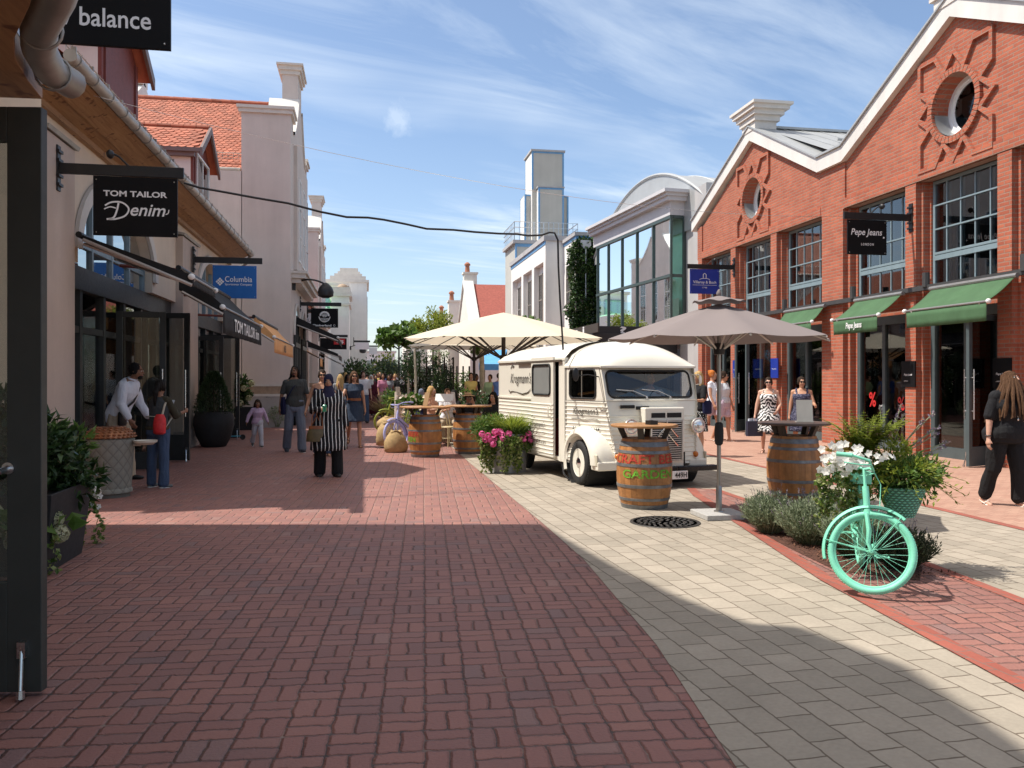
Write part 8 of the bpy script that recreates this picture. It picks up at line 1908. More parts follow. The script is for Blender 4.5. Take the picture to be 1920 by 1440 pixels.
  if hstyle in ('long', 'wavy', 'chin'):
   L_ = {'long': .30, 'wavy': .22, 'chin': .10}[hstyle]
   for k in range(9):
    a = PI * (-.08 + 1.16 * k / 8); x, y = .082 * math.cos(a), .03 + .075 * math.sin(a); p0 = hd(x * .9, y, .02); p1 = hd(x * 1.08, y + .012, -.10); wv = .012 * math.sin(k * 2.1); p2 = p1 + V((x * .25 + wv, .02 * (y > .06), -L_ * random.uniform(.85, 1.05))) * s; mb.cone(p0, p1, .03 * hs, .034 * hs, 7); mb.cone(p1, p1.lerp(p2, .55) + V((wv, .01, 0)), .034 * hs, .036 * hs, 7); mb.cone(p1.lerp(p2, .55) + V((wv, .01, 0)), p2, .036 * hs, .018 * hs, 7)
  elif hstyle in ('bun', 'pony'):
   mb.ell(hd(0, .105 if hstyle == 'pony' else .09, .055 if hstyle == 'pony' else .09), .045 * hs if hstyle == 'bun' else .03 * hs)
   if hstyle == 'pony': b = hd(0, .115, .05); mb.cone(b, b + V((0, .07, -.12)) * s, .032 * s, .042 * s); mb.cone(b + V((0, .07, -.12)) * s, b + V((.02, .05, -.32)) * s, .042 * s, .018 * s)
  o = mb.build('hair', hair, t, local=True); rem(o, vox * 1.1, 2)
 T = dict(t=t, hd=hd, tp=tp, A=A, J=J, s=s, hs=hs, HR=HR4, V=V, topgarment=topgarment, tops=tops, M=XF[t])
 if spec: spec(T)
 return T
def shades(T, w=1.0):
 mb = MB()
 for sd in (1, -1): mb.ell(T['hd'](sd * .033, -.097, .012), (.027 * T['hs'] * w, .006 * T['hs'], .021 * T['hs']), T['HR'], 10, 6)
 mb.tube([T['hd'](-.03, -.10, .02), T['hd'](.03, -.10, .02)], .004 * T['hs'], 5)
 for sd in (1, -1): mb.tube([T['hd'](sd * .058, -.09, .018), T['hd'](sd * .078, .0, .015)], .003 * T['hs'], 5)
 mb.build('sunglasses', glassy, T['t'], local=True, smooth=True)
def gp0(u, v): q = G(u, v); return (q[0], q[1], 0)
def dp0(u, d): q = D_(u, 710, d); return (q[0], q[1], 0)
def facing(loc, off=0): return math.atan2(loc[0], loc[1]) * -1 + math.radians(off)
c_blk = clothmat('black cotton', (.014, .014, .016)); c_char = clothmat('charcoal jersey', (.055, .058, .056)); c_jean = clothmat('grey blue jeans', (.16, .19, .25)); c_djean = clothmat('blue denim', (.055, .085, .15)); c_navy = clothmat('navy cotton', (.012, .014, .05)); c_white = clothmat('white cotton', (.70, .71, .76)); c_lil = clothmat('lilac cotton', (.50, .36, .50)); c_chmb = clothmat('dark chambray', (.030, .045, .075))
c_strp = clothmat('striped tunic cloth', (.012, .012, .015), 'stripe'); c_zeb = clothmat('zebra print cloth', (.015, .015, .015), 'zebra'); c_dots = clothmat('navy pin dot cloth', (.022, .022, .05), 'dots', (.3, .3, .4), 2.2); c_dsk = clothmat('white spotted black cloth', (.012, .012, .012), 'dots', (.75, .75, .72), 1.3)
c_beige = clothmat('beige cotton', (.45, .36, .26)); c_ylw = clothmat('yellow cotton', (.65, .50, .16)); c_grn = clothmat('pale green cotton', (.40, .55, .32)); c_blue = clothmat('light blue cotton', (.13, .22, .50)); c_mar = clothmat('maroon cloth', (.10, .015, .03)); c_pnk = clothmat('pink cotton', (.62, .25, .36)); c_gry = clothmat('grey cotton', (.25, .26, .28)); c_red = clothmat('red cotton', (.4, .03, .03)); c_peach = clothmat('peach cotton', (.62, .34, .24)); c_scarf = clothmat('navy headscarf', (.020, .020, .050)); c_bscarf = clothmat('grey blue headscarf', (.16, .19, .26)); c_wscarf = clothmat('white headscarf', (.62, .62, .60))
tan_l = M('tan leather', (.23, .075, .025), .5, var=.2, vs=12); olive_l = M('olive leather', (.10, .075, .03), .5, var=.2, vs=12); sand_m = M('brown sandal', (.14, .07, .035), .6); blkshoe = M('black shoe', (.015, .015, .016), .5); gryshoe = M('grey shoe', (.10, .11, .11), .7); whtshoe = M('white slipper', (.7, .62, .55), .6)
def bag(name, label, cat, loc, rz, parts, group=None):
 t = thing(name, label, cat, loc, rz, group)
 for nm, m, mb in parts: mb.build(nm, m, t, local=True, smooth=True)
 return t
def world(T, p): return T['M'] @ Vector(p)
def sp(T):
 V = T['V']; A = T['A']; h = A[-1][2] + A[-1][3] * .1
 w = world(T, A[-1][1].lerp(A[-1][2], .55)); mb = MB(); mb.loft([[V((x * math.cos(a) , y * math.sin(a), z)) for a in [2 * PI * k / 16 for k in range(16)]] for z, x, y in ((-.52, .05, .03), (-.51, .17, .07), (-.40, .16, .075), (-.28, .12, .055), (-.26, .10, .03))])
 m2 = MB(); m2.loft([[V((x * math.cos(a), y * math.sin(a), z)) for a in [2 * PI * k / 16 for k in range(16)]] for z, x, y in ((-.31, .132, .064), (-.26, .125, .06))])
 m3 = MB()
 for sd in (-1, 1): m3.tube([V((sd * .09, -.03, -.27)), V((sd * .07, -.02, -.1)), V((0.0, 0, .035)), V((-sd * .0, .03, -.1)), V((sd * .09, .03, -.27))], .008, 6)
 bag('handbag', 'olive handbag with tan trim hanging on the arm of the woman in the striped tunic', 'handbag', w, T['t'].rotation_euler.z, [('bag_body', olive_l, mb), ('trim', tan_l, m2), ('strap', tan_l, m3)])
 cw = world(T, h + V((.01, -.02, .0))); c = MB(); c.lathe([(.028, -.04), (.034, .05), (.034, .06), (.02, .075), (.0, .078)], n=14); tag_o = c.build('drink_bottle', M('green cup', (.03, .22, .12), .3)); tag_o.location = cw; tag(tag_o, 'small green capped drink in the hand of the striped tunic woman', 'bottle')
L1 = gp0(616, 893)
def sp1(T):
 sp(T)
 V = T['V']; mb = MB(); A = T['A']; s = T['s']
 for sd in (1, -1):
  sh, el, wr, d2 = A[sd]; mb.ell(sh, .085 * s); mb.cone(sh, el, .082 * s, .075 * s); mb.cone(el, wr, .073 * s, .07 * s if sd > 0 else .055 * s)
 o = mb.build('sleeves', c_strp, T['t'], local=True); rem(o, .011, 3)
person('woman in a black and white striped tunic and navy headscarf', L1, facing(L1, 4), 1.62, 'f', 1.22, 0, (8, 4, 8), (-4, 4, 6), (4, 16, 12, 0), (12, 20, 82, .75), -6, 4, SK_T, H_BLK, None, None, 0, trs=c_blk, tw=.03, skirt=(c_strp, 1.42, .44, .06, 'tunic', .045), shoe=(blkshoe, 'shoe'), hijab=c_scarf, spec=sp1)
L2 = gp0(553, 847)
def sp2(T):
 V = T['V']; tp = T['tp']; q = MB()
 def chest(a, b): p = tp((-.10 + a, -.152 - .012 * (1 - (a / .1 - 1) ** 2), 1.285 + b)); return p
 put_text(q, 'GUESS', (0, 0, 0), RX, UZ, .20, .035, .01, fn=chest, space=1.4); q.build('lettering', M('dark print', (.015, .015, .016), .8), T['tops'], local=True)
 m = MB(); m.tube([tp((.10, -.04, 1.47)), tp((-.06, -.14, 1.28)), tp((-.19, -.10, 1.05)), tp((-.23, .02, .95))], .018, 6, flat=.4); m2 = MB(); m2.loft([[tp((-.235 + .06 * math.cos(a) * k, .02 + .12 * math.sin(a) * k, z)) for a in [2 * PI * i / 14 for i in range(14)]] for z, k in ((.74, .5), (.76, .9), (.95, 1.1), (1.10, .7))])
 w0 = world(T, (0, 0, 0)); bag('shoulder_bag', 'navy cross body bag on the hip of the man in the charcoal shirt', 'bag', w0, T['t'].rotation_euler.z, [('strap', c_navy, m), ('bag_body', c_navy, m2)])
 b = MB(); b.ell(T['hd'](0, -.078, -.095), (.03 * T['hs'], .02 * T['hs'], .022 * T['hs']), T['HR']); b.tube([T['hd'](-.028, -.092, -.05), T['hd'](0, -.098, -.044), T['hd'](.028, -.092, -.05)], .006, 5); b.build('beard', H_BLK, T['t'], local=True, smooth=True)
person('man with chin length dark hair in a charcoal shirt and grey jeans walking', L2, facing(L2, 8), 1.84, 'm', 1.0, -2, (10, 3, 6), (-8, 4, 14), (14, 12, 18, 0), (-6, 16, 16, 0), -22, 0, SK_D, H_BLK, 'chin', c_char, .75, 1.15, .90, 1.46, c_jean, 1.0, .026, shoe=(M('navy shoe', (.03, .035, .05), .7), 'sneaker'), spec=sp2)
L3 = dp0(604, 17.2)
person('woman in a navy vest and sunglasses half hidden behind the striped tunic woman', L3, facing(L3, 0), 1.74, 'f', 1.05, 0, (6, 3, 6), (-6, 3, 6), (6, 14, 14, 0), (2, 22, 20, 0), 6, 0, SK_M, H_DBR, 'bun', c_navy, 0, 1, .9, 1.36, c_djean, 1.0, .012, shoe=(sand_m, 'sandal'), spec=shades)
L4 = gp0(664, 838)
def sp4(T):
 shades(T); mb = MB(); tp = T['tp']; R_ = [[tp((.142 * math.cos(a) * k, .108 * math.sin(a) * k, z)) for a in [2 * PI * i / 28 for i in range(28)]] for z, k in ((1.06, 1.10), (1.06, 1.16), (1.12, 1.14), (1.12, 1.08))]; mb.loft(R_, cap=False); b = mb.build('belt', tan_l, T['t'], local=True, smooth=True); m = MB(); m.cbox(tp((0, -.132, 1.09)), .05, .012, .05); m.build('buckle', tan_l, b, local=True)
person('woman in a dark denim dress with a brown belt and sunglasses walking', L4, facing(L4, 2), 1.74, 'f', .98, 0, (14, 3, 6), (-16, 3, 34), (-6, 12, 14, 0), (30, 22, 120, -.1), 8, 0, SK_M, H_BRN, 'wavy', c_chmb, .28, 1, 1.04, 1.44, skirt=(c_chmb, 1.07, .58, .12, 'skirt'), shoe=(sand_m, 'sandal'), spec=sp4)
L5 = gp0(483, 838)
person('little girl in a lilac shirt and white trousers walking towards the viewer', L5, facing(L5, 10), 1.06, 'f', 1.12, 0, (12, 2, 10), (-14, 2, 30), (10, 26, 14, 0), (4, 34, 12, 0), -14, 0, SK_D, H_DBR, 'wavy', c_lil, 1.95, 1.25, .86, 1.46, clothmat('white trousers', (.55, .56, .62)), 1.0, .022, shoe=(gryshoe, 'sneaker'))
L6 = dp0(222, 13.0)
def sp6(T):
 tp = T['tp']; m = MB(); m.tube([tp((.10, .05, 1.46)), tp((.08, -.11, 1.40)), tp((-.02, -.145, 1.2)), tp((-.12, -.125, 1.03)), tp((-.14, -.10, .98))], .022, 6, flat=.35); m2 = MB(); m2.loft([[tp((-.14 + .09 * math.cos(a) * k, -.13 + .05 * math.sin(a) * k, z)) for a in [2 * PI * i / 14 for i in range(14)]] for z, k in ((.78, .8), (.80, 1), (.98, 1), (1.0, .8))])
 bag('shoulder_bag', 'black cross body bag of the man in the white shirt', 'bag', world(T, (0, 0, 0)), T['t'].rotation_euler.z, [('strap', blkshoe, m), ('bag_body', blkshoe, m2)])
 m = MB(); m.loft([[tp((.08 * math.cos(a) * k, .065 * math.sin(a) * k + .005, z)) for a in [2 * PI * i / 18 for i in range(18)]] for z, k in ((1.44, 1.15), (1.50, .98), (1.505, .92))], cap=False); m.build('collar', c_white, T['tops'], local=True, smooth=True, solid=.006)
 b = MB(); b.ell(T['hd'](0, -.06, -.085), (.046 * T['hs'], .04 * T['hs'], .04 * T['hs']), T['HR']); b.build('beard', H_BLK, T['t'], local=True, smooth=True)
person('man in a loose white shirt leaning over the bin with a black bag strap', L6, facing(L6, 62), 1.86, 'm', 1.06, 22, (10, 4, 6), (-4, 4, 4), (28, 12, 28, .1), (24, 16, 30, .1), 4, -18, SK_D, H_BLK, 'short', c_white, 1.9, 1.35, .82, 1.47, c_beige, 1.0, .02, shoe=(blkshoe, 'shoe'), spec=sp6)
L7 = gp0(297, 914)
redbag = M('red backpack cloth', (.55, .022, .028), .6, var=.2, vs=14, bump=.3); strap_c = M('pale strap', (.5, .45, .36), .7)
def sp7(T):
 tp = T['tp']; m = MB(); m.loft([[tp((-.16 + .10 * math.cos(a) * k, .20 + .075 * math.sin(a) * k, z)) for a in [2 * PI * i / 16 for i in range(16)]] for z, k in ((.86, .7), (.88, 1), (1.0, 1.08), (1.10, .98), (1.17, .6))]); m1 = MB(); m1.loft([[tp((-.18 + .075 * math.cos(a) * k, .27 + .035 * math.sin(a) * k, z)) for a in [2 * PI * i / 12 for i in range(12)]] for z, k in ((.89, .8), (.91, 1), (1.01, 1), (1.03, .8))]); m2 = MB(); m2.tube([tp((-.17, .16, 1.15)), tp((-.16, .10, 1.30)), tp((-.14, .0, 1.46)), tp((-.15, -.10, 1.3)), tp((-.16, -.12, 1.12)), tp((-.17, .12, .92))], .016, 6, flat=.4); m2.tube([tp((-.14, .2, 1.13)), tp((.1, .16, 1.14)), tp((.20, .05, 1.13)), tp((.22, -.15, 1.12))], .014, 6, flat=.4)
 bag('backpack', 'small red backpack slung behind the dark haired girl', 'backpack', world(T, (0, 0, 0)), T['t'].rotation_euler.z, [('bag_body', redbag, m), ('pocket', redbag, m1), ('strap', strap_c, m2)])
 vt = T['topgarment'](clothmat('dark grey vest', (.045, .05, .055)), 'vest', .98, 1.45, .024, .0)
 w = world(T, T['A'][1][2] + Vector((0, -.08, .06))); m = MB(); m.box(-.09, -.003, -.02, .09, .003, .12, Matrix.Rotation(.5, 4, 'X')); o = m.build('paper', M('folded paper', (.6, .62, .66), .7)); o.location = w; o.rotation_euler = (0, 0, T['t'].rotation_euler.z); tag(o, 'folded paper held between the man and the girl by the bin', 'paper')
person('dark haired girl in jeans and grey vest with her back turned by the bin', L7, facing(L7, 180 - 35), 1.54, 'f', .98, 4, (2, 4, 4), (-3, 4, 2), (36, 8, 70, .15), (34, 10, 72, .1), 16, -8, SK_D, H_BLK, 'pony', clothmat('olive sleeve', (.05, .045, .03)), 1.4, 1.1, .92, 1.44, c_djean, 1.0, .02, shoe=(gryshoe, 'sneaker'), spec=sp7)
L8 = dp0(163, 13.6)
person('small dark haired child standing in the shop doorway behind the planter', L8, facing(L8, 40), 1.14, 'f', 1.1, 0, skin=SK_D, hair=H_BLK, hstyle='chin', top=c_blk, sleeve=1, trs=c_blk, shoe=(blkshoe, 'shoe'))
L10 = gp0(1308, 856)
def sp10(T):
 tp = T['tp']; m = MB(); m.loft([[tp((.20 + .06 * math.cos(a) * k, .06 + .13 * math.sin(a) * k, z)) for a in [2 * PI * i / 14 for i in range(14)]] for z, k in ((.86, .7), (.88, 1), (1.08, 1), (1.14, .7))]); m2 = MB(); m2.tube([tp((.2, .14, 1.12)), tp((.15, .06, 1.45)), tp((.2, -.04, 1.12))], .012, 6); bag('shoulder_bag', 'dark blue shoulder bag of the blond woman beside the van', 'bag', world(T, (0, 0, 0)), T['t'].rotation_euler.z, [('bag_body', c_navy, m), ('strap', c_navy, m2)])
person('blond woman in a black shirt and spotted skirt standing beside the van', L10, facing(L10, -40), 1.70, 'f', 1.0, 0, (4, 3, 4), (-2, 3, 2), (24, 14, 66, .25), (22, 12, 70, .2), -14, -8, SK_M, H_BLD, 'long', c_blk, .75, 1.2, .95, 1.45, skirt=(c_dsk, 1.05, .50, .06, 'skirt'), shoe=(sand_m, 'sandal'), spec=sp10)
L11 = gp0(1336, 826)
person('woman with orange hair in a bun and a white top walking past the shop', L11, facing(L11, 70), 1.78, 'f', .95, 0, (12, 2, 6), (-12, 2, 16), (-10, 12, 14, 0), (8, 14, 16, 0), 10, 0, SK_M, H_RED, 'bun', c_white, .25, 1.2, .95, 1.42, clothmat('lilac shorts', (.52, .42, .50)), .24, .02, shoe=(whtshoe, 'sandal'))
L12 = gp0(1357, 828)
person('woman in sunglasses with a white ruffled top walking behind the parasol pole', L12, facing(L12, 60), 1.74, 'f', 1.0, 0, (8, 2, 4), (-10, 2, 14), (6, 12, 14, 0), (-8, 12, 14, 0), 16, 0, SK_M, H_DBR, 'short', clothmat('white ruffle top', (.62, .66, .70)), .4, 1.4, .95, 1.44, clothmat('lilac shorts', (.52, .42, .50)), .26, .026, shoe=(whtshoe, 'sandal'), spec=shades)
L13 = gp0(1441, 851)
def sp13(T):
 shades(T); A = T['A']; w = world(T, A[-1][2] + A[-1][3] * .1); m = MB(); m.loft([[Vector((x, y, z)) for x, y in ((-.17, -.05), (.17, -.05), (.17, .05), (-.17, .05))] for z in (-.36, -.04)]); m2 = MB()
 for y in (-.05, .05): m2.tube([(-.07, y, -.05), (-.05, y * .4, .03), (.05, y * .4, .03), (.07, y, -.05)], .005, 5)
 m3 = MB(); m3.box(-.13, -.03, -.06, .13, .03, .01); bag('shopping_bag', 'dark navy paper shopping bag carried by the woman in the zebra dress', 'bag', w, T['t'].rotation_euler.z + .5, [('bag_body', M('navy paper', (.018, .02, .045), .5), m), ('handle', blkshoe, m2), ('tissue', M('tissue paper', (.55, .6, .68), .8), m3)])
 tp = T['tp']; m = MB()
 for sd in (1, -1): m.tube([tp((sd * .07, -.118, 1.30)), tp((sd * .10, -.085, 1.39)), tp((sd * .10, .0, 1.475)), tp((sd * .08, .09, 1.36))], .012, 5)
 m.build('strap', c_zeb, T['t'], local=True)
person('woman in a zebra print dress and sunglasses carrying a navy bag', L13, facing(L13, -2), 1.60, 'f', 1.2, 0, (16, 3, 8), (-14, 3, 12), (10, 18, 46, .45), (6, 16, 8, 0), 2, 0, SK_L, H_DBR, 'bun', None, 0, skirt=(c_zeb, 1.355, .50, .015, 'dress'), shoe=(sand_m, 'sandal'), spec=sp13)
L14 = gp0(1503, 853)
def sp14(T):
 shades(T, .9); tp = T['tp']; m = MB()
 for sd in (1, -1): m.tube([tp((sd * .08, -.115, 1.30)), tp((sd * .115, -.075, 1.40)), tp((sd * .115, .0, 1.475)), tp((sd * .09, .09, 1.36))], .022, 6)
 m.build('strap', c_dots, T['t'], local=True)
person('woman in a navy sleeveless dress and sunglasses walking behind the dark barrel table', L14, facing(L14, 4), 1.60, 'f', 1.22, 0, (12, 3, 8), (-10, 3, 10), (20, 16, 62, .1), (0, 12, 8, 0), 10, 0, SK_M, H_DBR, 'bun', None, 0, skirt=(c_dots, 1.36, .52, .05, 'dress'), shoe=(sand_m, 'sandal'), spec=sp14)
L15 = gp0(1886, 949)
def sp15(T):
 V = T['V']; hd = T['hd']; s = T['s']; mb = MB()
 for k in range(56):
  a = 2 * PI * k / 56; x, y = .085 * math.cos(a), .02 + .10 * math.sin(a); p0 = hd(x * .7, y * .7 + .0, .10); p1 = hd(x * 1.1, y * 1.1, -.02); fr = 1 if math.sin(a) < 0 else .7; L_ = random.uniform(.42, .52); p2 = p1 + V((x * 1.0 + random.gauss(0, .02), (y - .02) * .9 + random.gauss(0, .02), -L_ * .5)) * s; p3 = p2 + V((x * .5 + random.gauss(0, .03), (y - .02) * .3, -L_ * .5)) * s
  pts = [p0, p1, p1.lerp(p2, .5), p2, p2.lerp(p3, .5), p3]; pts = [p + V((random.gauss(0, .004), random.gauss(0, .004), 0)) for p in pts]; mb.tube(pts, [.012, .017, .018, .018, .016, .008], 6)
 mb.ell(hd(0, .01, .04), (.084 * T['hs'], .10 * T['hs'], .095 * T['hs']), T['HR']); mb.build('hair', H_BRN, T['t'], local=True, smooth=True)
 m = MB(); w = T['A'][-1][2]; d = T['A'][-1][3]; m.tube([w - d * .015 + (d.orthogonal().normalized() * .034 * math.cos(a) + d.cross(d.orthogonal().normalized()) * .034 * math.sin(a)) for a in [2 * PI * i / 16 for i in range(16)]], .008, 6, closed=True); m.build('bracelet', blkshoe, T['t'], local=True)
 m = MB(); tp = T['tp']; m.tube([tp((-.06, -.13, 1.40)), tp((-.03, -.17, 1.22)), tp((0, -.18, 1.15)), tp((.03, -.17, 1.22)), tp((.06, -.13, 1.40))], .003, 5); m.ell(tp((0, -.185, 1.13)), (.012, .008, .02)); m.build('necklace', steel, T['t'], local=True)
person('woman with very long crimped brown hair in loose black clothes', L15, facing(L15, 42), 1.66, 'f', 1.42, 6, (7, 3, 4), (-9, 3, 12), (4, 14, 12, 0), (2, 15, 10, 0), 10, -26, SK_L, H_BRN, None, c_blk, .85, 1.25, .72 + .09, 1.45, clothmat('black loose trousers', (.013, .013, .014)), .95, .024, shoe=(whtshoe, 'sandal'), spec=sp15)
vp = VM @ Vector((-.28, .42, 0))
person('person in a white shirt sitting behind the steering wheel of the van', (vp.x, vp.y, 0), VH + PI / 2, 1.72, 'm', 1.0, 0, (85, 6, 85), (85, 6, 85), (30, 10, 50, .2), (30, 10, 50, .2), 0, 0, SK_M, H_DBR, 'short', c_white, 1.9, 1.2, .9, 1.46, c_jean, 1, .02, shoe=(blkshoe, 'shoe'), seat=.80)
def guest(label, u, d, v_head, yaw, **k):
 l = dp0(u, d); zt = HC - (v_head - 710) / F * d; H = k.pop('H', 1.68); s = H / 1.72; seat = zt - (1.74 - .82) * s
 gr = k.pop('group', None); person(label, l, facing(l, yaw), H, k.pop('sex', 'f'), k.pop('g', 1.0), k.pop('lean', 4), (82, 6, 84), (82, 6, 84), k.pop('LA', (34, 12, 70, .3)), k.pop('RA', (34, 12, 70, .3)), k.pop('hy', 0), k.pop('hp', -4), seat=seat, vox=.013, **k)
guest('blond woman in a pale pink top sitting sideways at the terrace', 806, 20.2, 724, 62, skin=SK_L, hair=H_BLD, hstyle='long', top=c_peach, sleeve=.4, trs=c_beige, shoe=(sand_m, 'sandal'))
guest('woman in a grey blue headscarf sitting with her back to the viewer', 789, 22.0, 729, 160, skin=SK_M, hijab=c_bscarf, hstyle=None, top=c_navy, sleeve=1.9, trs=c_blk, shoe=(blkshoe, 'shoe'))
def hat(T):
 m = MB(); m.lathe([(.0, .125), (.07, .12), (.085, .06), (.09, .055), (.16, .035), (.165, .04), (.16, .045), (.09, .065)], n=24, mx=Matrix.Translation(T['hd'](0, .01, .02)) @ T['HR']); m.build('straw_hat', M('straw hat', (.55, .40, .24), .8, var=.15, vs=20), T['t'], local=True, smooth=True); b = MB(); b.lathe([(.093, .058), (.090, .08)], n=24, mx=Matrix.Translation(T['hd'](0, .01, .02)) @ T['HR']); b.build('hat_band', tan_l, T['t'], local=True)
guest('guest in a straw hat sitting at the terrace behind the plain barrel', 877, 19.4, 737, 10, skin=SK_D, hair=H_DBR, hstyle='short', sex='m', top=c_blk, sleeve=.8, trs=c_jean, shoe=(blkshoe, 'shoe'), spec=hat, hp=-8)
guest('guest in a white shirt sitting behind the straw hat guest', 888, 20.2, 740, -30, skin=SK_M, hair=H_BLK, hstyle='short', sex='m', top=c_white, sleeve=.8, trs=c_jean, shoe=(blkshoe, 'shoe'))
guest('brown haired guest with a topknot behind the menu board', 838, 20.8, 728, 20, skin=SK_L, hair=H_BRN, hstyle='bun', top=c_white, sleeve=.8, trs=c_beige, shoe=(sand_m, 'sandal'))
guest('dark haired guest behind the right edge of the menu board', 853, 21.5, 731, -40, skin=SK_M, hair=H_BLK, hstyle='long', top=c_blk, sleeve=.8, trs=c_beige, shoe=(sand_m, 'sandal'))
guest('dark haired guest sitting in the shade against the van rear', 926, 18.6, 735, -20, skin=SK_M, hair=H_BLK, hstyle='chin', top=c_blk, sleeve=.8, trs=c_beige, shoe=(sand_m, 'sandal'))
def walker(label, u, d, vh, yaw, **k):
 l = dp0(u, d); H = HC - (vh - 710) / F * d; a = random.uniform(6, 18)
 person(label, l, facing(l, yaw), max(1.0, H), k.pop('sex', 'f'), k.pop('g', 1.0), 0, (a, 3, 6), (-a, 3, 16), (random.uniform(-10, 12), 12, 20, 0), (random.uniform(-10, 12), 12, 20, 0), random.uniform(-15, 15), 0, vox=.016 if d < 32 else .024, face=d < 34, group=k.pop('group', None), **k)
walker('woman in a yellow top standing beyond the parasol pole', 883, 28, 701, 20, skin=SK_M, hair=H_DBR, hstyle='bun', top=c_ylw, sleeve=.2, trs=clothmat('pale trousers', (.45, .45, .48)), shoe=(sand_m, 'sandal'))
walker('woman in a pale green shirt beyond the terrace', 919, 29, 704, -30, skin=SK_M, hair=H_DBR, hstyle='short', top=c_grn, sleeve=.8, trs=c_blk, g=1.15, shoe=(sand_m, 'sandal'))
walker('person in a blue vest and red shorts beyond the van rear', 936, 28, 701, 150, sex='m', skin=SK_M, hair=H_DBR, hstyle='short', top=c_blue, sleeve=.2, trs=c_mar, tlen=.45, shoe=(blkshoe, 'shoe'))
walker('dark dressed person beside the woman in the yellow top', 893, 30, 702, 40, skin=SK_D, hair=H_BLK, hstyle='short', top=c_blk, sleeve=.8, trs=c_blk, shoe=(blkshoe, 'shoe'))
walker('blond woman in a light grey top seen between the two walking women', 638, 26, 704, 175, skin=SK_L, hair=H_BLD, hstyle='long', top=c_gry, sleeve=.5, trs=c_djean, shoe=(sand_m, 'sandal'))
walker('dark haired woman in black left of the woman in the denim dress', 652, 31, 703, 30, skin=SK_D, hair=H_BLK, hstyle='long', top=c_blk, sleeve=.8, trs=c_blk, shoe=(blkshoe, 'shoe'))
walker('tall man in a white shirt with a blue bag right of the denim dress', 681, 30, 697, 0, sex='m', skin=SK_L, hair=H_DBR, hstyle='short', top=c_white, sleeve=.8, trs=c_djean, shoe=(blkshoe, 'shoe'))
walker('man in a bright blue shirt close behind the tall man in white', 677, 33, 704, 170, sex='m', skin=SK_M, hair=H_BLK, hstyle='short', top=clothmat('bright blue cotton', (.03, .10, .35)), sleeve=.8, trs=c_jean, shoe=(blkshoe, 'shoe'))
walker('woman in a maroon dress and white headscarf in the crowd', 696, 34, 704, 0, skin=SK_M, hijab=c_wscarf, hstyle=None, top=c_mar, sleeve=1.9, skirt=(c_mar, 1.05, .15, .12, 'long_skirt'), shoe=(blkshoe, 'shoe'))
walker('woman in long black clothes in the crowd next to the maroon dress', 704, 36, 704, 10, skin=SK_M, hijab=clothmat('black scarf', (.012, .012, .014)), hstyle=None, top=c_blk, sleeve=1.9, skirt=(c_blk, 1.05, .1, .12, 'long_skirt'), shoe=(blkshoe, 'shoe'))
walker('woman in a pink top in the crowd', 717, 36, 702, 30, skin=SK_M, hair=H_DBR, hstyle='long', top=c_pnk, sleeve=.8, trs=c_beige, shoe=(sand_m, 'sandal'))
walker('dark curly haired woman in a pale grey top in the crowd', 729, 37, 704, 0, skin=SK_D, hair=H_BLK, hstyle='wavy', top=c_gry, sleeve=.4, trs=c_djean, shoe=(sand_m, 'sandal'))
walker('person in black with a pale cap under the catalpa tree', 741, 38, 702, -10, sex='m', skin=SK_M, hair=H_BLD, hstyle='short', top=c_blk, sleeve=.8, trs=c_blk, shoe=(blkshoe, 'shoe'))
walker('woman with a white headscarf and dark coat at the right of the crowd', 753, 36, 704, 20, skin=SK_M, hijab=c_wscarf, hstyle=None, top=c_blk, sleeve=1.9, trs=c_blk, shoe=(blkshoe, 'shoe'))
walker('blond person in beige behind the birch trunks', 761, 40, 703, 10, skin=SK_L, hair=H_BLD, hstyle='long', top=c_beige, sleeve=.8, trs=c_djean, shoe=(sand_m, 'sandal'))
far = [(688, 46, 'yellow', c_ylw), (700, 52, 'violet', c_lil), (709, 48, 'yellow', c_ylw), (712, 58, 'white', c_white), (722, 55, 'blue', c_blue), (733, 60, 'white', c_white), (738, 50, 'red', c_red), (747, 56, 'white', c_white), (693, 64, 'dark', c_blk), (706, 66, 'green', c_grn), (720, 70, 'dark', c_blk), (648, 40, 'dark', c_navy), (658, 46, 'pink', c_pnk), (768, 44, 'white', c_white)]
sk_ = [SK_L, SK_M, SK_D]; hr_ = [H_BLK, H_DBR, H_BRN, H_BLD]
where = ['left of the maroon dress', 'above the black clad woman', 'by the pink top', 'over the pink top', 'between pink and grey tops', 'right of the grey top', 'under the catalpa tree', 'right of the catalpa trunk', 'near the white building', 'in mid street', 'farthest down the street', 'left of the denim dress', 'by the shop fronts', 'behind the birch trunks']
for i, (u, d, cn, m) in enumerate(far): walker('tiny far pedestrian in a %s top %s' % (cn, where[i]), u, d, random.uniform(699, 703), random.choice([0, 180, 20, 160]), sex=random.choice('mf'), skin=sk_[i % 3], hair=hr_[i % 4], hstyle=['short', 'chin', 'long'][i % 3], top=m, sleeve=.8, trs=[c_blk, c_jean, c_beige][i % 3], shoe=(blkshoe, 'shoe'), group='far pedestrians down the street')
bpy.context.view_layer.update(); dg = bpy.context.evaluated_depsgraph_get()
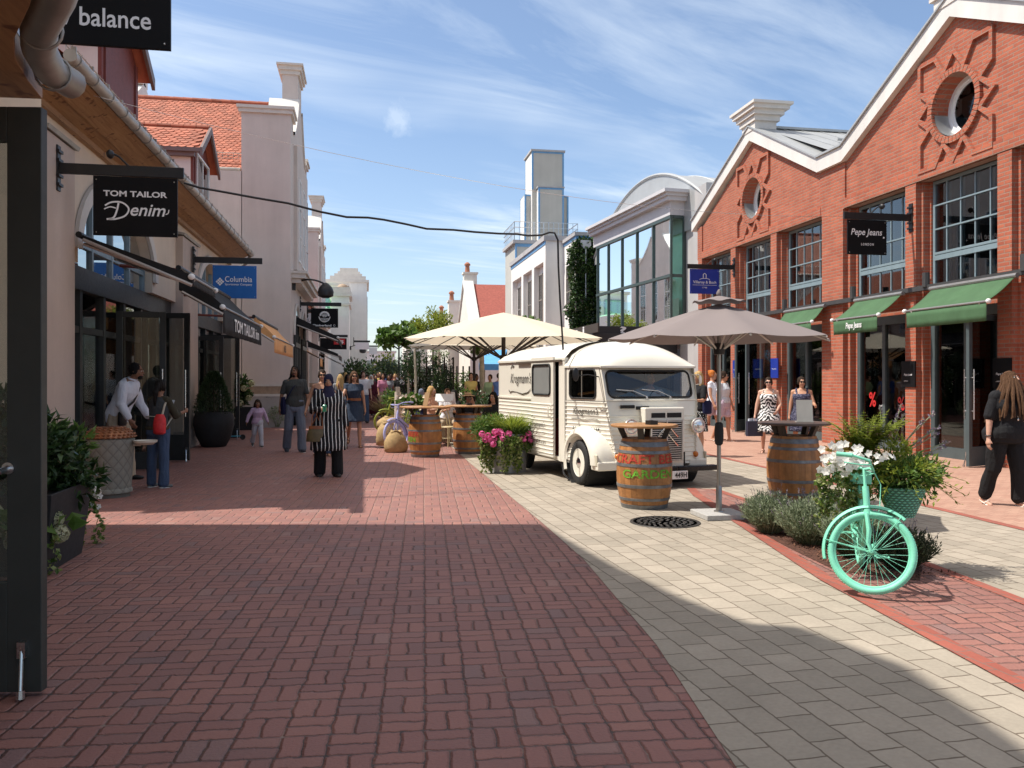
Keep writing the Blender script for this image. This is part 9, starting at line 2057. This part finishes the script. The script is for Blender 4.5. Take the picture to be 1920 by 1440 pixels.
for o in REM:
 me = bpy.data.meshes.new_from_object(o.evaluated_get(dg)); me.name = o.name
 o['_n'] = 1; del o['_n']
 mats = list(o.data.materials); o.modifiers.clear(); o.data = me
 if not me.materials:
  for m in mats: me.materials.append(m)
 kd = o.name.split('.')[0]
 if len(me.vertices) > 900 and kd not in ('body',):
  hx, hz, am = (46, 4, .0055) if kd == 'hair' else (9, 5, .008); nv = len(me.vertices); rg = np.random.default_rng(len(REM) + nv)
  co_ = np.empty(nv * 3); me.vertices.foreach_get('co', co_); co_ = co_.reshape(-1, 3); no_ = np.empty(nv * 3); me.vertices.foreach_get('normal', no_); no_ = no_.reshape(-1, 3); k = np.zeros(nv)
  for q in range(7):
   w_ = rg.normal(size=3) * (hx, hx, hz) * (1 + .35 * q); k += np.sin(co_ @ w_ + rg.uniform(0, 6.28) + 1.3 * np.sin(co_ @ (rg.normal(size=3) * 6) + q)) / (1 + .4 * q)
  co_ = co_ + no_ * (k * am * .55 + .002)[:, None]; me.vertices.foreach_set('co', co_.ravel()); me.update()
 me.polygons.foreach_set('use_smooth', [True] * len(me.polygons))
def split_loose(o, tol=.012):
 me = o.data; n = len(me.vertices); par = list(range(n))
 def find(a):
  while par[a] != a: par[a] = par[par[a]]; a = par[a]
  return a
 for p in me.polygons:
  vs = list(p.vertices); r = find(vs[0])
  for v in vs[1:]: par[find(v)] = r
 comp = {}
 for v in me.vertices: comp.setdefault(find(v.index), []).append(v.index)
 cs = []
 for k, vi in comp.items():
  co_ = [me.vertices[i].co for i in vi]; cs.append([k, [min(c[a] for c in co_) - tol for a in range(3)], [max(c[a] for c in co_) + tol for a in range(3)], {k}])
 ch = True
 while ch:
  ch = False
  for i in range(len(cs)):
   for j in range(i + 1, len(cs)):
    A_, B_ = cs[i], cs[j]
    if all(A_[1][a] <= B_[2][a] and B_[1][a] <= A_[2][a] for a in range(3)):
     A_[1] = [min(A_[1][a], B_[1][a]) for a in range(3)]; A_[2] = [max(A_[2][a], B_[2][a]) for a in range(3)]; A_[3] |= B_[3]; cs.pop(j); ch = True; break
   if ch: break
 if len(cs) < 2 or len(cs) > 60: return
 base = o.name.split('.')[0]
 for gi, c_ in enumerate(cs):
  vi = {v.index for v in me.vertices if find(v.index) in c_[3]}; mp = {}; vs = []; fs = []; mi = []; sm = []
  for p in me.polygons:
   if p.vertices[0] in vi:
    f = []
    for v in p.vertices:
     if v not in mp: mp[v] = len(vs); vs.append(tuple(me.vertices[v].co))
     f.append(mp[v])
    fs.append(f); mi.append(p.material_index); sm.append(p.use_smooth)
  nm = bpy.data.meshes.new(base); nm.from_pydata(vs, [], fs)
  for m in me.materials: nm.materials.append(m)
  nm.polygons.foreach_set('material_index', mi); nm.polygons.foreach_set('use_smooth', sm); nm.update()
  if gi == 0: keep = nm
  else:
   d = o.copy(); d.data = nm; col.objects.link(d)
 o.data = keep
SPL = ('pilaster', 'pilaster_cap', 'plinth', 'cornice', 'end_cap', 'window_sill', 'shelf', 'screw', 'post', 'air_slot', 'apron', 'bumper', 'shop_window', 'lit_side', 'chevron', 'side_wall', 'coping', 'hub_cap', 'gutter_hook', 'bar')
for o in list(bpy.data.objects):
 if o.type == 'MESH' and o.name.split('.')[0] in SPL: split_loose(o)
SUN_E, SKY_E, EXPO = 4.6, .138, 0.42
cam = bpy.data.cameras.new('camera'); co = bpy.data.objects.new('camera', cam); col.objects.link(co)
cam.sensor_width = 36; cam.lens = 36 * F / 1920; cam.clip_end = 3000; cam.clip_start = .05; cam.shift_y = -10 / 1920
co.location = (0, 0, HC); co.rotation_euler = (PI / 2, 0, -YAW); sc.camera = co
EL = math.radians(58); DIR = Vector((.985 * math.cos(EL), -.172 * math.cos(EL), -math.sin(EL)))
sun = bpy.data.lights.new('sun', 'SUN'); sun.energy = SUN_E; sun.angle = math.radians(.53); sun.color = (1, .945, .86)
so = bpy.data.objects.new('sun', sun); col.objects.link(so); so.location = (-30, 5, 40)
so.rotation_euler = DIR.to_track_quat('-Z', 'Y').to_euler()
w = bpy.data.worlds.new('World'); sc.world = w; w.use_nodes = True; nt = NT.__new__(NT); nt.t = w.node_tree; nt.n = nt.t.nodes; nt.l = nt.t.links
bg = nt.n['Background']; sky = nt.new('ShaderNodeTexSky', sky_type='NISHITA'); sky.sun_disc = False; sky.sun_elevation = EL
sv = -DIR; sky.sun_rotation = math.atan2(sv.x, sv.y); sky.altitude = 300; sky.air_density = 1.0; sky.dust_density = 1.2; sky.ozone_density = 2.2
g = nt.new('ShaderNodeTexCoord').outputs['Generated']; x, y, z = nt.sep(g)
zz = nt.math('MAXIMUM', z, .02); px = nt.math('DIVIDE', x, zz); py = nt.math('DIVIDE', y, zz)
a = math.radians(28); ca, sa = math.cos(a), math.sin(a)
U = nt.math('ADD', nt.math('MULTIPLY', px, ca), nt.math('MULTIPLY', py, sa)); V = nt.math('ADD', nt.math('MULTIPLY', px, -sa), nt.math('MULTIPLY', py, ca))
n1 = nt.noise(nt.comb(nt.math('MULTIPLY', U, .35), nt.math('MULTIPLY', V, 1.1), 1.7), 1.5, 8, .62, .6)
n2 = nt.noise(nt.comb(nt.math('MULTIPLY', px, .5), nt.math('MULTIPLY', py, .35), 4.3), .9, 4, .5)
cl = nt.math('MULTIPLY', nt.ramp(n1, [(.42, (0, 0, 0)), (.70, (1, 1, 1))]), nt.ramp(n2, [(.40, (.05, .05, .05)), (.62, (1, 1, 1))]))
cl = nt.math('MULTIPLY', cl, .72)
du, dv = (745 - 960) / F, (710 - 222) / F; pv = Vector((du * CA + SA, CA - du * SA, dv)).normalized()
vn = nt.new('ShaderNodeVectorMath', operation='DISTANCE'); nt.l.new(g, vn.inputs[0]); vn.inputs[1].default_value = pv
pf = nt.ramp(nt.math('ADD', vn.outputs['Value'], nt.math('MULTIPLY_ADD', nt.noise(g, 38, 5, .65), .05, -.025)), [(.004, (1, 1, 1)), (.026, (0, 0, 0))])
cl = nt.math('MAXIMUM', cl, nt.math('MULTIPLY', pf, .42))
haze_fill = nt.ramp(z, [(0, (.22, .22, .22)), (.10, (.10, .10, .10)), (.3, (.02, .02, .02)), (.5, (.05, .05, .05)), (.75, (.6, .6, .6))])  # horizon haze, plus unseen overhead whitening added as fill for the shade
cl = nt.math('MAXIMUM', cl, haze_fill)
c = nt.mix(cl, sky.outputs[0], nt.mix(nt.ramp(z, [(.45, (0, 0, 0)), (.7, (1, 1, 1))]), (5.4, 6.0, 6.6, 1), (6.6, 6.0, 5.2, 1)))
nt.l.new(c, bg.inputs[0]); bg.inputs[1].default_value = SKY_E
sc.view_settings.view_transform = 'Standard'; sc.view_settings.look = 'None'; sc.view_settings.exposure = EXPO; sc.view_settings.gamma = 1
sc.cycles.max_bounces = 8; sc.cycles.transparent_max_bounces = 16
sc.cycles.use_denoising = True
